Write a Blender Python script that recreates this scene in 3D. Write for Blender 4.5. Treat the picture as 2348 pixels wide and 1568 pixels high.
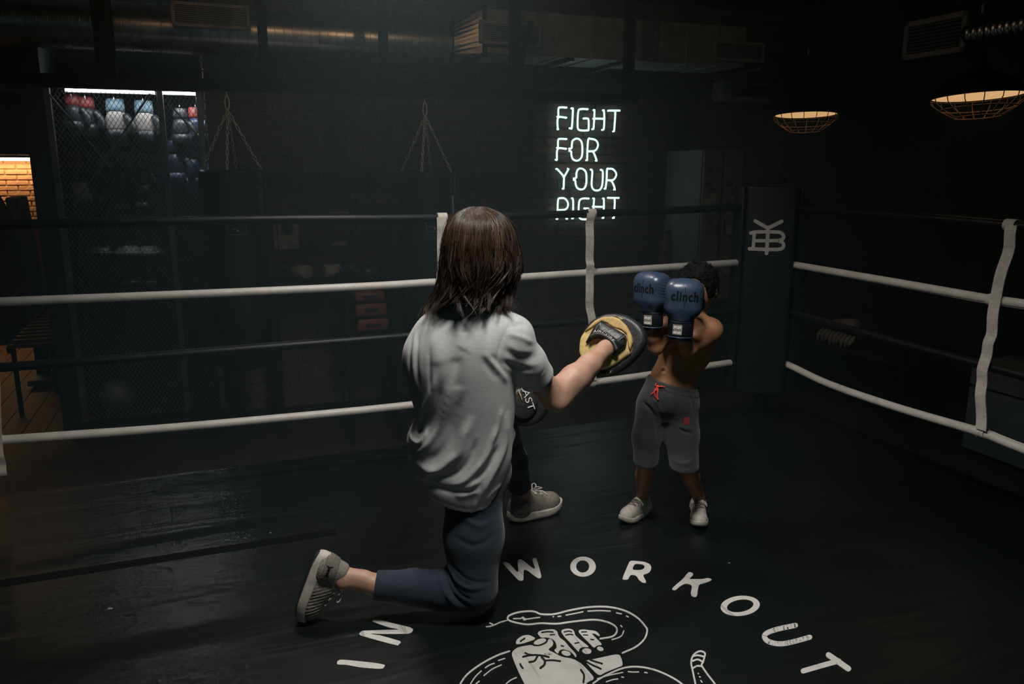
import bpy, bmesh, math, random
import numpy as np
from mathutils import Vector, Matrix
from mathutils.bvhtree import BVHTree

# ------------------------------------------------------------------ camera, world, lights, exposure
for o in list(bpy.data.objects):
    bpy.data.objects.remove(o)
scene = bpy.context.scene
COL = scene.collection
FOC, PCX, PCY, CAMH, PITCH = 1826.0, 1174.0, 784.0, 1.5, math.radians(12.3)

cam_data = bpy.data.cameras.new('camera')
cam_data.sensor_width = 36.0
cam_data.lens = 36.0 * FOC / 2348.0
cam_data.clip_start = 0.05
cam = bpy.data.objects.new('camera', cam_data)
cam.location = (0, 0, CAMH)
cam.rotation_euler = (math.pi / 2 - PITCH, 0, 0)
COL.objects.link(cam)
scene.camera = cam

world = bpy.data.worlds.new('world')
scene.world = world
world.use_nodes = True
world.node_tree.nodes['Background'].inputs[0].default_value = (0.32, 0.85, 0.92, 1)
world.node_tree.nodes['Background'].inputs[1].default_value = 0.027

KEY_POS = Vector((0.24, 1.82, 2.80))
key = bpy.data.lights.new('ring_spot', 'SPOT')
key.energy = 212
key.color = (1.0, 0.97, 0.93)
key.spot_size = math.radians(112)
key.spot_blend = 1.0
key.shadow_soft_size = 0.24
key_ob = bpy.data.objects.new('ring_spot', key)
key_ob.location = KEY_POS
key_ob.rotation_euler = (Vector((0.14, 2.50, 0.3)) - KEY_POS).to_track_quat('-Z', 'Y').to_euler()
COL.objects.link(key_ob)

KEY2_POS = Vector((-0.50, 3.20, 2.82))
key2 = bpy.data.lights.new('ring_spot_b', 'SPOT')
key2.energy = 95
key2.color = (1.0, 0.96, 0.92)
key2.spot_size = math.radians(124)
key2.spot_blend = 1.0
key2.shadow_soft_size = 0.12
key2_ob = bpy.data.objects.new('ring_spot_b', key2)
key2_ob.location = KEY2_POS
key2_ob.rotation_euler = (Vector((-0.1, 3.2, 0.3)) - KEY2_POS).to_track_quat('-Z', 'Y').to_euler()
COL.objects.link(key2_ob)

scene.view_settings.view_transform = 'Standard'
scene.view_settings.look = 'None'
scene.view_settings.gamma = 1
scene.view_settings.use_curve_mapping = False
scene.view_settings.exposure = 0.0
scene.cycles.use_denoising = True
scene.cycles.max_bounces = 5
scene.cycles.diffuse_bounces = 3
scene.cycles.glossy_bounces = 3
scene.cycles.volume_bounces = 0
scene.cycles.sample_clamp_indirect = 2.0
scene.cycles.sample_clamp_direct = 0.0
scene.cycles.use_adaptive_sampling = True
scene.cycles.adaptive_threshold = 0.04
scene.cycles.adaptive_min_samples = 12

random.seed(4)
rng = np.random.default_rng(7)

for nm, loc, en in (('warm_ceiling_bulb', (-1.5, 3.6, 2.80), 1.2), ('warm_ceiling_bulb', (-0.1, 4.1, 2.80), 5.0), ('warm_ceiling_bulb', (-0.8, 3.9, 2.80), 2.5)):
    lt_ = bpy.data.lights.new(nm, 'POINT'); lt_.energy = en; lt_.color = (1.0, 0.91, 0.86) if en > 5 else (1.0, 0.60, 0.30); lt_.shadow_soft_size = 0.03
    ob_ = bpy.data.objects.new(nm, lt_); ob_.location = loc; COL.objects.link(ob_)

# ------------------------------------------------------------------ where things stand
def ray(px, py):
    u = (px - PCX) / FOC; v = (py - PCY) / FOC
    return Vector((u, math.cos(PITCH) - v * math.sin(PITCH), -math.sin(PITCH) - v * math.cos(PITCH)))
CAMP = Vector((0, 0, CAMH))
def at_z(px, py, z=0.0):
    r = ray(px, py); return CAMP + r * ((z - CAMH) / r.z)
def at_y(px, py, y):
    r = ray(px, py); return CAMP + r * (y / r.y)
# the ring and the room share one pair of axes: A runs along the far ropes, N points away through them
KX, KY = 1.52, 4.70
A = Vector((0.9367, 0.3502, 0)); N = Vector((-0.3502, 0.9367, 0))
K = Vector((KX, KY, 0))
def R(s, q, z=0.0):
    return K + A * s + N * q + Vector((0, 0, z))
def on_q(px, py, q):
    r = ray(px, py); t = (R(0, q) - CAMP).dot(N) / r.dot(N); p = CAMP + r * t
    return ((p - K).dot(A), p.z)
def on_s(px, py, s):
    r = ray(px, py); t = (R(s, 0) - CAMP).dot(A) / r.dot(A); p = CAMP + r * t
    return ((p - K).dot(N), p.z)
ROOM = math.atan2(A.y, A.x)
RM = Matrix.Rotation(ROOM, 4, 'Z'); RM.translation = K          # room frame: x = along A, y = along N
FLOOR, CEIL, BACKQ, RIGHTS = -0.40, 2.90, 2.60, 2.12

# ------------------------------------------------------------------ helpers
def tag(o, label=None, cat=None, group=None, kind=None):
    if label: o['label'] = label
    if cat: o['category'] = cat
    if group: o['group'] = group
    if kind: o['kind'] = kind
    return o
def empty(name, loc=(0, 0, 0), rot=(0, 0, 0), label=None, cat=None, group=None, kind=None):
    o = bpy.data.objects.new(name, None); COL.objects.link(o)
    o.location = loc; o.rotation_euler = rot; o.empty_display_size = 0.05
    return tag(o, label, cat, group, kind)
def link(name, me, material=None, parent=None, smooth=False, loc=None, rot=None):
    o = bpy.data.objects.new(name, me); COL.objects.link(o)
    if material is not None and not me.materials: me.materials.append(material)
    if smooth: me.shade_smooth()
    if parent is not None: o.parent = parent
    if loc is not None: o.location = loc
    if rot is not None: o.rotation_euler = rot
    return o
def np_mesh(name, V, Q):
    V = np.asarray(V, dtype=np.float32); Q = np.asarray(Q, dtype=np.int32)
    me = bpy.data.meshes.new(name)
    n = Q.shape[1]
    me.vertices.add(len(V)); me.vertices.foreach_set('co', V.ravel())
    me.loops.add(Q.size); me.loops.foreach_set('vertex_index', Q.ravel())
    me.polygons.add(len(Q)); me.polygons.foreach_set('loop_start', np.arange(len(Q), dtype=np.int32) * n)
    me.polygons.foreach_set('loop_total', np.full(len(Q), n, dtype=np.int32))
    me.update(calc_edges=True); me.validate()
    return me
class MB:
    """collects boxes, tubes, prisms into one mesh"""
    def __init__(s): s.v = []; s.f = []
    def add(s, v, f):
        b = len(s.v); s.v += [tuple(p) for p in v]; s.f += [tuple(i + b for i in q) for q in f]; return s
    def box(s, c, d, M=None):
        x, y, z = d[0] / 2, d[1] / 2, d[2] / 2
        v = [Vector(c) + ((M @ Vector(p)) if M is not None else Vector(p)) for p in
             [(-x, -y, -z), (x, -y, -z), (x, y, -z), (-x, y, -z), (-x, -y, z), (x, -y, z), (x, y, z), (-x, y, z)]]
        return s.add(v, [(0, 3, 2, 1), (4, 5, 6, 7), (0, 1, 5, 4), (1, 2, 6, 5), (2, 3, 7, 6), (3, 0, 4, 7)])
    def bar(s, a, b, w, h=None, up=(0, 0, 1)):
        a, b = Vector(a), Vector(b); h = h or w
        d = (b - a); L = d.length; d.normalize(); u = Vector(up)
        if abs(d.dot(u)) > 0.98: u = Vector((1, 0, 0))
        x = d.cross(u).normalized(); y = x.cross(d)
        M = Matrix((x, d, y)).transposed()
        return s.box((a + b) / 2, (w, L, h), M)
    def tube(s, pts, r, n=8, caps=True, closed=False, flat=1.0):
        pts = [Vector(p) for p in pts]; m = len(pts)
        rr = r if hasattr(r, '__len__') else [r] * m
        prev = None; rings = []
        for i, p in enumerate(pts):
            a = pts[i - 1] if (i > 0 or closed) else p
            b = pts[(i + 1) % m] if (i < m - 1 or closed) else p
            t = (b - a).normalized()
            if prev is None:
                u = Vector((0, 0, 1)) if abs(t.z) < 0.9 else Vector((1, 0, 0))
                x = t.cross(u).normalized()
            else:
                x = (prev - t * prev.dot(t)).normalized()
            prev = x; y = t.cross(x)
            rings.append([p + (x * math.cos(2 * math.pi * k / n) + y * math.sin(2 * math.pi * k / n) * flat) * rr[i] for k in range(n)])
        v = [q for g in rings for q in g]; f = []
        for i in range(m if closed else m - 1):
            j = (i + 1) % m
            for k in range(n):
                f.append((i * n + k, i * n + (k + 1) % n, j * n + (k + 1) % n, j * n + k))
        if caps and not closed:
            f.append(tuple(range(n - 1, -1, -1))); f.append(tuple((m - 1) * n + k for k in range(n)))
        return s.add(v, f)
    def lathe(s, prof, n=24, M=None, caps=True):
        v = []; f = []
        for (r, z) in prof:
            for k in range(n):
                p = Vector((r * math.cos(2 * math.pi * k / n), r * math.sin(2 * math.pi * k / n), z))
                v.append(M @ p if M is not None else p)
        m = len(prof)
        for i in range(m - 1):
            for k in range(n):
                f.append((i * n + k, i * n + (k + 1) % n, (i + 1) * n + (k + 1) % n, (i + 1) * n + k))
        if caps:
            f.append(tuple(range(n - 1, -1, -1))); f.append(tuple((m - 1) * n + k for k in range(n)))
        return s.add(v, f)
    def build(s, name, material, parent=None, smooth=False, bevel=0, loc=None, rot=None, seg=2):
        me = bpy.data.meshes.new(name); me.from_pydata([tuple(p) for p in s.v], [], s.f); me.update()
        if bevel:
            bm = bmesh.new(); bm.from_mesh(me)
            bmesh.ops.bevel(bm, geom=bm.edges[:] , offset=bevel, segments=seg, affect='EDGES', profile=0.5)
            bm.to_mesh(me); bm.free()
        o = link(name, me, material, parent, smooth, loc, rot)
        return o
def copy_under(o, parent, M=None):
    c = o.copy(); COL.objects.link(c); c.parent = parent
    if M is not None: c.matrix_local = M
    return c
def smooth_path(pts, n=8):
    """Catmull-Rom through the points"""
    P = [Vector(p) for p in pts]; out = []
    for i in range(len(P) - 1):
        p0 = P[i - 1] if i else P[0] * 2 - P[1]; p1 = P[i]; p2 = P[i + 1]; p3 = P[i + 2] if i + 2 < len(P) else P[-1] * 2 - P[-2]
        for k in range(n):
            t = k / n
            out.append(0.5 * ((2 * p1) + (p2 - p0) * t + (2 * p0 - 5 * p1 + 4 * p2 - p3) * t * t + (3 * p1 - p0 - 3 * p2 + p3) * t ** 3))
    out.append(P[-1]); return out

# ------------------------------------------------------------------ materials
def mat(name, col, rough=0.6, var=0.0, scale=30.0, bump=0.0, bscale=None, metal=0.0, spec=0.5, col2=None, stretch=None, sheen=0.0, sss=0.0, detail=4.0, bdist=0.01):
    m = bpy.data.materials.new(name); m.use_nodes = True
    nt = m.node_tree; b = nt.nodes['Principled BSDF']
    b.inputs['Base Color'].default_value = (*col, 1); b.inputs['Roughness'].default_value = rough
    b.inputs['Metallic'].default_value = metal; b.inputs['Specular IOR Level'].default_value = spec
    if sheen: b.inputs['Sheen Weight'].default_value = sheen
    if sss:
        b.inputs['Subsurface Weight'].default_value = sss; b.inputs['Subsurface Radius'].default_value = (0.012, 0.005, 0.003); b.inputs['Subsurface Scale'].default_value = 1.0
    tc = nt.nodes.new('ShaderNodeTexCoord'); vec = tc.outputs['Object']
    if stretch:
        mp = nt.nodes.new('ShaderNodeMapping'); mp.inputs['Scale'].default_value = stretch
        nt.links.new(vec, mp.inputs[0]); vec = mp.outputs[0]
    nz = nt.nodes.new('ShaderNodeTexNoise'); nz.inputs['Scale'].default_value = scale; nz.inputs['Detail'].default_value = detail
    nt.links.new(vec, nz.inputs['Vector'])
    if var or col2:
        mx = nt.nodes.new('ShaderNodeMix'); mx.data_type = 'RGBA'
        c2 = col2 or tuple(max(0, c * (1 - var)) for c in col); c1 = col if col2 else tuple(min(1, c * (1 + var)) for c in col)
        mx.inputs[6].default_value = (*c1, 1); mx.inputs[7].default_value = (*c2, 1)
        rp = nt.nodes.new('ShaderNodeValToRGB'); rp.color_ramp.elements[0].position = 0.35; rp.color_ramp.elements[1].position = 0.65
        nt.links.new(nz.outputs['Fac'], rp.inputs[0]); nt.links.new(rp.outputs[0], mx.inputs[0]); nt.links.new(mx.outputs[2], b.inputs['Base Color'])
    if bump:
        n2 = nt.nodes.new('ShaderNodeTexNoise'); n2.inputs['Scale'].default_value = bscale or scale * 3; n2.inputs['Detail'].default_value = 5
        nt.links.new(vec, n2.inputs['Vector'])
        bp = nt.nodes.new('ShaderNodeBump'); bp.inputs['Strength'].default_value = bump; bp.inputs['Distance'].default_value = bdist
        nt.links.new(n2.outputs['Fac'], bp.inputs['Height']); nt.links.new(bp.outputs[0], b.inputs['Normal'])
    return m
def glow(name, col, strength):
    m = bpy.data.materials.new(name); m.use_nodes = True
    b = m.node_tree.nodes['Principled BSDF']; b.inputs['Base Color'].default_value = (*col, 1)
    b.inputs['Emission Color'].default_value = (*col, 1); b.inputs['Emission Strength'].default_value = strength
    return m
M_ = {}
M_['black_paint'] = mat('black_paint', (0.012, 0.014, 0.015), 0.55, 0.2, 20)
M_['black_steel'] = mat('black_steel', (0.006, 0.008, 0.009), 0.75, 0.2, 12, bump=0.05, spec=0.15)
M_['brick'] = mat('brick', (0.15, 0.088, 0.068), 0.9, scale=9, col2=(0.088, 0.062, 0.055), bump=0.6, bscale=60)
M_['brick_b'] = mat('brick_b', (0.12, 0.09, 0.078), 0.9, scale=9, col2=(0.074, 0.06, 0.056), bump=0.6, bscale=60)
M_['brick_c'] = mat('brick_c', (0.19, 0.092, 0.068), 0.9, scale=9, col2=(0.11, 0.066, 0.056), bump=0.6, bscale=60)
M_['mortar'] = mat('mortar', (0.13, 0.12, 0.11), 0.95, 0.2, 20, bump=0.5, bscale=90)
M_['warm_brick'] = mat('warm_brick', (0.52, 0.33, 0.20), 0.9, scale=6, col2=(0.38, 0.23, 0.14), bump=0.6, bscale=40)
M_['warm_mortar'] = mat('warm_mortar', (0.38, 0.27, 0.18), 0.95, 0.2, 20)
M_['dark_wall'] = mat('dark_wall', (0.016, 0.030, 0.034), 0.9, 0.25, 4)
M_['ceiling'] = mat('ceiling', (0.030, 0.034, 0.038), 0.95, 0.25, 3)
M_['wood'] = mat('wood', (0.22, 0.14, 0.075), 0.6, scale=6, col2=(0.13, 0.08, 0.045), stretch=(1, 0.1, 1), bump=0.2, bscale=40)
M_['dark_floor'] = mat('dark_floor', (0.022, 0.017, 0.013), 0.6, 0.3, 5)
M_['white_vinyl'] = mat('white_vinyl', (0.62, 0.59, 0.53), 0.42, 0.08, 14, bump=0.12, bscale=30)
M_['strap_web'] = mat('strap_web', (0.60, 0.565, 0.49), 0.8, 0.12, 40, bump=0.12, bscale=300, bdist=0.003)
M_['black_vinyl'] = mat('black_vinyl', (0.005, 0.0075, 0.008), 0.45, 0.2, 14, bump=0.12, bscale=30, spec=0.3)
M_['galv'] = mat('galv', (0.50, 0.50, 0.50), 0.32, 0.25, 9, bump=0.08, metal=1.0)
M_['duct_paint'] = mat('duct_paint', (0.36, 0.34, 0.34), 0.5, 0.15, 9, metal=0.25)
M_['vent_white'] = mat('vent_white', (0.33, 0.31, 0.30), 0.6, 0.1, 20)
M_['chain'] = mat('chain', (0.80, 0.77, 0.72), 0.45, 0.2, 60, metal=0.55)
M_['leather_black'] = mat('leather_black', (0.010, 0.011, 0.012), 0.30, 0.2, 20, bump=0.15, bscale=140)
M_['print_white'] = mat('print_white', (0.58, 0.56, 0.51), 0.6, 0.1, 25)
M_['grey_cab'] = mat('grey_cab', (0.17, 0.18, 0.185), 0.5, 0.1, 6)
M_['grey_pale'] = mat('grey_pale', (0.38, 0.36, 0.34), 0.7, 0.15, 20)
M_['red_dark'] = mat('red_dark', (0.16, 0.030, 0.025), 0.5, 0.2, 12)
M_['grey_teal'] = mat('grey_teal', (0.10, 0.14, 0.15), 0.6, 0.15, 8)
M_['rivet'] = mat('rivet', (0.7, 0.68, 0.62), 0.25, metal=1.0)

# ------------------------------------------------------------------ the room
def room_box(name, s0, s1, q0, q1, z0, z1, material, kind='structure', label=None, cat=None, parent=None):
    mb = MB(); mb.box(((s0 + s1) / 2, (q0 + q1) / 2, (z0 + z1) / 2), (s1 - s0, q1 - q0, z1 - z0))
    o = mb.build(name, material, parent)
    if parent is None: o.matrix_world = RM
    return tag(o, label, cat, kind=kind)

door_s, door_z = on_q(147, 965, BACKQ)          # right-hand foot of the doorway
post_s, _ = on_q(190, 955, BACKQ)
cage_l = post_s; cage_r, _ = on_q(486, 560, BACKQ)
FARQ = 6.2
room_box('ceiling', -9.5, RIGHTS + 0.3, -4.2, FARQ + 0.6, CEIL, CEIL + 0.15, M_['ceiling'], label='dark painted ceiling above the boxing ring', cat='ceiling')
floor_ob = room_box('floor', -9.5, RIGHTS + 0.3, -4.2, FARQ + 0.6, FLOOR - 0.15, FLOOR - 0.02, M_['dark_floor'], label='dark wooden floor around the raised boxing ring', cat='floor')
# boards seen through and in front of the doorway
bme = MB().box((0, 0, 0), (0.150, 3.5, 0.02)).build('floor_plank', M_['wood'], floor_ob, bevel=0.002, seg=1)
bme.location = (-8.6, 4.32, FLOOR - 0.010)
for i in range(1, 30):
    c = copy_under(bme, floor_ob); c.location = (-8.6 + 0.155 * i, 4.32 + random.uniform(-.004, .004), FLOOR - 0.010 + random.uniform(-0.002, 0))
# brick walls: individual bricks where they show, the rest joined
def brick_wall(name, s0, s1, z0, z1, q, bl, bh, mort, mats, wallmat, keep, label, thick=0.2):
    w = room_box(name, s0, s1, q, q + thick, z0, z1, wallmat, label=label, cat='wall')
    cells = []
    nrow = int((z1 - z0) / bh)
    for r in range(nrow):
        off = (r % 2) * bl / 2
        nc = int((s1 - s0) / bl) + 2
        for c in range(nc):
            a = s0 + c * bl - off; b = a + bl
            a = max(a, s0); b = min(b, s1)
            if b - a < 0.04: continue
            cells.append(((a + b) / 2, z0 + (r + .5) * bh, b - a - mort, bh - mort))
    cx, cz = keep
    cells.sort(key=lambda c: ((c[0] - cx) / 1.4) ** 2 + (c[1] - cz) ** 2)
    shared = {}
    def brick_me(wd, ht, v):
        k = (round(wd, 3), v)
        if k not in shared:
            rr = random.Random(hash(k))
            j = [rr.uniform(0, 0.004) for _ in range(8)]
            e = 0.005
            x, z = wd / 2, ht / 2
            vs = [(-x, 0.01, -z), (x, 0.01, -z), (x, 0.01, z), (-x, 0.01, z),
                  (-x + e, -0.010 - j[0], -z + e), (x - e, -0.010 - j[1], -z + e), (x - e, -0.010 - j[2], z - e), (-x + e, -0.010 - j[3], z - e)]
            fs = [(4, 5, 6, 7), (0, 1, 5, 4), (1, 2, 6, 5), (2, 3, 7, 6), (3, 0, 4, 7)]
            me = bpy.data.meshes.new('brick'); me.from_pydata(vs, [], fs); me.materials.append(mats[v % len(mats)])
            shared[k] = (me, vs, fs)
        return shared[k]
    for (x, z, wd, ht) in cells[:300]:
        me, _, _ = brick_me(wd, ht, random.randrange(7))
        o = bpy.data.objects.new('brick', me); COL.objects.link(o); o.parent = w
        o.location = (x, q - random.uniform(0, 0.004), z)
    if len(cells) > 300:
        mb = MB()
        for (x, z, wd, ht) in cells[300:]:
            _, vs, fs = brick_me(wd, ht, random.randrange(7))
            mb.add([(a + x, b + q, c + z) for a, b, c in vs], fs)
        o = mb.build('bricks_beyond', mats[0], w); o['kind'] = 'stuff'
    return w
sg_s, sg_z = on_q(1345, 330, BACKQ)
wall_back = brick_wall('wall_back', cage_r + 0.02, RIGHTS + 0.05, FLOOR, CEIL, BACKQ, 0.235, 0.072, 0.010,
    [M_['brick'], M_['brick_b'], M_['brick_c']], M_['mortar'], (sg_s, sg_z - 0.1), 'dark brick wall behind the neon lettering')
wall_right = room_box('wall_right', RIGHTS, RIGHTS + 0.2, -4.2, BACKQ + 0.2, FLOOR, CEIL, M_['dark_wall'], label='dark plain wall beyond the corner pad', cat='wall')
room_box('wall_partition', door_s, cage_l, BACKQ - 0.05, BACKQ + 0.9, FLOOR, CEIL, M_['dark_wall'], label='dark pier between the doorway and the gear cage', cat='wall')
room_box('wall_lintel', -9.5, door_s, BACKQ, BACKQ + 0.15, on_q(30, 205, BACKQ)[1], CEIL, M_['dark_wall'], label='dark wall strip above the doorway', cat='wall')
room_box('wall_alcove', cage_l, cage_r + 0.02, BACKQ + 0.85, BACKQ + 0.95, FLOOR, CEIL, mat('alcove_blue', (0.020, 0.030, 0.045), 0.9, 0.2, 4), label='dark back wall inside the gear cage', cat='wall')
room_box('wall_alcove_side', cage_r + 0.02, cage_r + 0.12, BACKQ + 0.2, BACKQ + 0.95, FLOOR, CEIL, M_['black_paint'], label='black side wall inside the gear cage', cat='wall')
fs, fz = on_q(31, 366, FARQ)
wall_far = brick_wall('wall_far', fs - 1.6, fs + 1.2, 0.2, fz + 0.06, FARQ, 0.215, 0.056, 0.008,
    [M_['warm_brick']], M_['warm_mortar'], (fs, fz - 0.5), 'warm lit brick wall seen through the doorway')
room_box('wall_far_side', fs - 3.2, fs + 3.2, FARQ + 0.2, FARQ + 0.3, FLOOR, CEIL, M_['dark_wall'], label='dark wall behind the warm lit bricks', cat='wall')
room_box('wall_left', -9.5, -9.3, -4.2, FARQ + 0.6, FLOOR, CEIL, M_['dark_wall'], label='dark wall at the far end past the doorway', cat='wall')

# ------------------------------------------------------------------ the ring
APR_A, APR_B = 0.27, 0.40
def nodes_canvas():
    m = mat('canvas', (0.0014, 0.0050, 0.0049), 0.37, scale=2.2, col2=(0.0026, 0.0048, 0.0046), bump=0.0, spec=0.7)
    nt = m.node_tree; b = nt.nodes['Principled BSDF']
    tc = nt.nodes['Texture Coordinate']
    # long soft wrinkles, fine creases and scuffs
    w = nt.nodes.new('ShaderNodeTexNoise'); w.inputs['Scale'].default_value = 2.6; w.inputs['Detail'].default_value = 2; w.inputs['Distortion'].default_value = 0.8
    mp = nt.nodes.new('ShaderNodeMapping'); mp.inputs['Rotation'].default_value = (0, 0, 0.8); mp.inputs['Scale'].default_value = (0.55, 2.4, 1)
    nt.links.new(tc.outputs['Object'], mp.inputs[0]); nt.links.new(mp.outputs[0], w.inputs['Vector'])
    f = nt.nodes.new('ShaderNodeTexNoise'); f.inputs['Scale'].default_value = 24; f.inputs['Detail'].default_value = 6
    nt.links.new(tc.outputs['Object'], f.inputs['Vector'])
    b1 = nt.nodes.new('ShaderNodeBump'); b1.inputs['Strength'].default_value = 0.35; b1.inputs['Distance'].default_value = 0.03
    nt.links.new(w.outputs['Fac'], b1.inputs['Height'])
    b2 = nt.nodes.new('ShaderNodeBump'); b2.inputs['Strength'].default_value = 0.13; b2.inputs['Distance'].default_value = 0.004
    nt.links.new(f.outputs['Fac'], b2.inputs['Height']); nt.links.new(b1.outputs[0], b2.inputs['Normal'])
    nt.links.new(b2.outputs[0], b.inputs['Normal'])
    return m
M_['canvas'] = nodes_canvas()
M_['apron'] = mat('apron', (0.020, 0.017, 0.015), 0.75, 0.2, 6)
ring = empty('ring_platform', R(-2.5, -2.5, FLOOR), (0, 0, ROOM), 'black canvas floor of the raised boxing ring with white painted lettering', 'boxing ring')
rM = Matrix.Translation((-2.5, -2.5, FLOOR))
def ring_pt(p):                      # world point -> ring_platform local
    d = Vector(p) - R(-2.5, -2.5, FLOOR); return Vector((d.dot(A), d.dot(N), d.z))
RS0, RQ0 = -5.4, -5.4
def ring_box(name, s0, s1, q0, q1, z0, z1, m, bevel=0):
    mb = MB(); mb.box(((s0 + s1) / 2 + 2.5, (q0 + q1) / 2 + 2.5, (z0 + z1) / 2 - FLOOR), (s1 - s0, q1 - q0, z1 - z0))
    return mb.build(name, m, ring, bevel=bevel)
ring_box('canvas', RS0, APR_B, RQ0, APR_A, -0.05, 0.0, M_['canvas'], 0.012)
ring_box('skirt', RS0 + .03, APR_B - .03, RQ0 + .03, APR_A - .03, FLOOR, -0.05, M_['apron'])
M_['tape'] = mat('tape', (0.003, 0.004, 0.0045), 0.9, 0.2, 30, spec=0.1)
tq0 = ring_pt(at_z(250, 1302)).y; tq1 = ring_pt(at_z(580, 1246)).y
tq = (tq0 + tq1) / 2
MB().box((-1.55, tq, 0.4008), (2.75, 0.055, 0.0016)).build('tape_strip', M_['tape'], ring)

# ropes: A ropes hang in the plane q = 0, B ropes in s = 0
def rope(pts, plane, black, label, seed):
    P = []
    for (x, y) in pts:
        if plane == 'A': s, z = on_q(x, y, 0.0); P.append(R(s, 0, z))
        else: q, z = on_s(x, y, 0.0); P.append(R(0, q, z))
    # carry on past the picture edge, level
    d = (P[0] - P[1]) if plane == 'A' else (P[-1] - P[-2]); d.normalize()
    if plane == 'A': P = [P[0] + d * 2.4, P[0] + d * 1.2] + P + [R(-0.035, 0, P[-1].z)]
    else: P = [R(0, -0.035, P[0].z)] + P + [P[-1] + d * 1.2, P[-1] + d * 2.4]
    path = smooth_path(P, 10)
    m = M_['black_vinyl'] if black else M_['white_vinyl']
    root = empty('ring_rope', path[0], label=label, cat='rope', group='ropes around the ring')
    L = [p - path[0] for p in path]
    MB().tube(L, 0.0195, 16).build('sleeve', m, root, smooth=True)
    # overlapping sleeve edge that twists slowly round the rope
    rr = random.Random(seed); a0 = rr.uniform(2.6, 4.2); seam = []
    for i, p in enumerate(L):
        t = (L[min(i + 1, len(L) - 1)] - L[max(i - 1, 0)]).normalized()
        x = t.cross(Vector((0, 0, 1))).normalized(); y = x.cross(t)
        a = a0 + 1.2 * math.sin(i * 0.055 + seed)
        seam.append(p + (x * math.cos(a) + y * math.sin(a)) * 0.0190)
    MB().tube(seam, 0.0028, 6).build('sleeve_seam', m, root, smooth=True)
    return root
rope([(0, 515), (600, 503), (1000, 499), (1430, 487), (1690, 476)], 'A', True, 'topmost black rope on the far side of the ring', 1)
rope([(0, 692), (500, 672), (850, 656), (980, 648), (1172, 637), (1480, 616), (1690, 602)], 'A', False, 'upper white rope on the far side, crossing behind the kneeling man', 2)
rope([(0, 843), (300, 821), (600, 797), (900, 773), (1240, 744), (1690, 714)], 'A', True, 'lower black rope on the far side, between the two white ones', 3)
rope([(0, 1010), (300, 988), (600, 962), (945, 928), (1355, 877), (1480, 860), (1690, 829)], 'A', False, 'lowest white rope on the far side of the ring', 4)
rope([(1830, 478), (2090, 497), (2348, 519)], 'B', True, 'topmost black rope running from the corner pad past the hanging lamps', 5)
rope([(1815, 606), (2040, 645), (2260, 684), (2348, 697)], 'B', False, 'upper white rope running from the corner pad along the dark wall', 6)
rope([(1812, 716), (1925, 748), (2050, 783), (2348, 862)], 'B', True, 'lower black rope running from the corner pad along the dark wall', 7)
rope([(1806, 836), (1900, 880), (2050, 932), (2250, 992), (2348, 1030)], 'B', False, 'lowest white rope running from the corner pad along the dark wall', 8)

# flat webbing straps that hold the ropes apart
def strap(pts, plane, width, label, loops):
    """pts: picture points down the strap (on the rope plane, just proud of the ropes)"""
    P = []
    off = -0.026
    for (x, y) in pts:
        if plane == 'A': s, z = on_q(x, y, off); P.append(R(s, off, z))
        else: q, z = on_s(x, y, off); P.append(R(off, q, z))
    root = empty('rope_spacer_strap', P[-1], label=label, cat='strap', group='webbing straps tying the ropes together')
    side = A if plane == 'A' else -N
    nrm = -N if plane == 'A' else -A
    path = smooth_path(P, 6); path = [p - P[-1] for p in path]
    v = []; f = []
    for i, p in enumerate(path):
        wob = 0.0035 * math.sin(i * 0.9)
        t = 0.0035
        for sx, sn in ((-1, 0), (1, 0), (1, 1), (-1, 1)):
            v.append(p + side * (sx * width / 2) + nrm * (sn * t + wob))
    n = len(path)
    for i in range(n - 1):
        for k in range(4):
            f.append((i * 4 + k, i * 4 + (k + 1) % 4, i * 4 + 4 + (k + 1) % 4, i * 4 + 4 + k))
    f += [(0, 1, 2, 3), tuple((n - 1) * 4 + k for k in (3, 2, 1, 0))]
    MB().add(v, f).build('webbing', M_['strap_web'], root, smooth=False)
    for (x, y) in loops:
        if plane == 'A': s, z = on_q(x, y, 0); c = R(s, 0, z)
        else: q, z = on_s(x, y, 0); c = R(0, q, z)
        c = c - P[-1]
        prof = [(0.0215, -width / 2), (0.0245, -width / 2), (0.0245, width / 2), (0.0215, width / 2), (0.0215, -width / 2)]
        M = Matrix.Identity(4)
        ax = side
        up = Vector((0, 0, 1)); x_ = ax.cross(up).normalized()
        M = Matrix((x_, up.cross(Vector((0,0,0))) if False else ax.cross(x_), ax)).transposed().to_4x4(); M.translation = c
        MB().lathe(prof, 20, M, caps=False).build('loop', M_['strap_web'], root, smooth=False)
        MB().box(c + nrm * 0.0250 - Vector((0, 0, 0.018)), (0.002, 0.002, 0.002)).build('stitch', M_['strap_web'], root)
    return root
strap([(1012, 498), (1013, 560), (1011, 640), (1006, 720), (1004, 780), (1001, 850), (998, 918)], 'A', 0.048, 'off-white webbing strap on the far ropes, half hidden by the man\'s hair', [(1013, 499), (1005, 921)])
strap([(1355, 488), (1352, 520), (1352, 590), (1353, 620), (1351, 690), (1357, 735), (1362, 800), (1358, 872)], 'A', 0.046, 'off-white webbing strap on the far ropes below the neon lettering', [(1355, 489), (1354, 624), (1355, 877)])
strap([(2320, 516), (2311, 580), (2285, 670), (2275, 755), (2266, 795), (2254, 850), (2250, 900), (2250, 985)], 'B', 0.05, 'off-white webbing strap on the ropes beside the dark wall', [(2320, 516), (2280, 688), (2250, 990)])
strap([(-35, 700), (-14, 850), (-8, 1010), (0, 1060), (4, 1090)], 'A', 0.042, 'off-white webbing strap tail hanging below the lowest rope at the picture edge', [(-6, 1010)])

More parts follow.
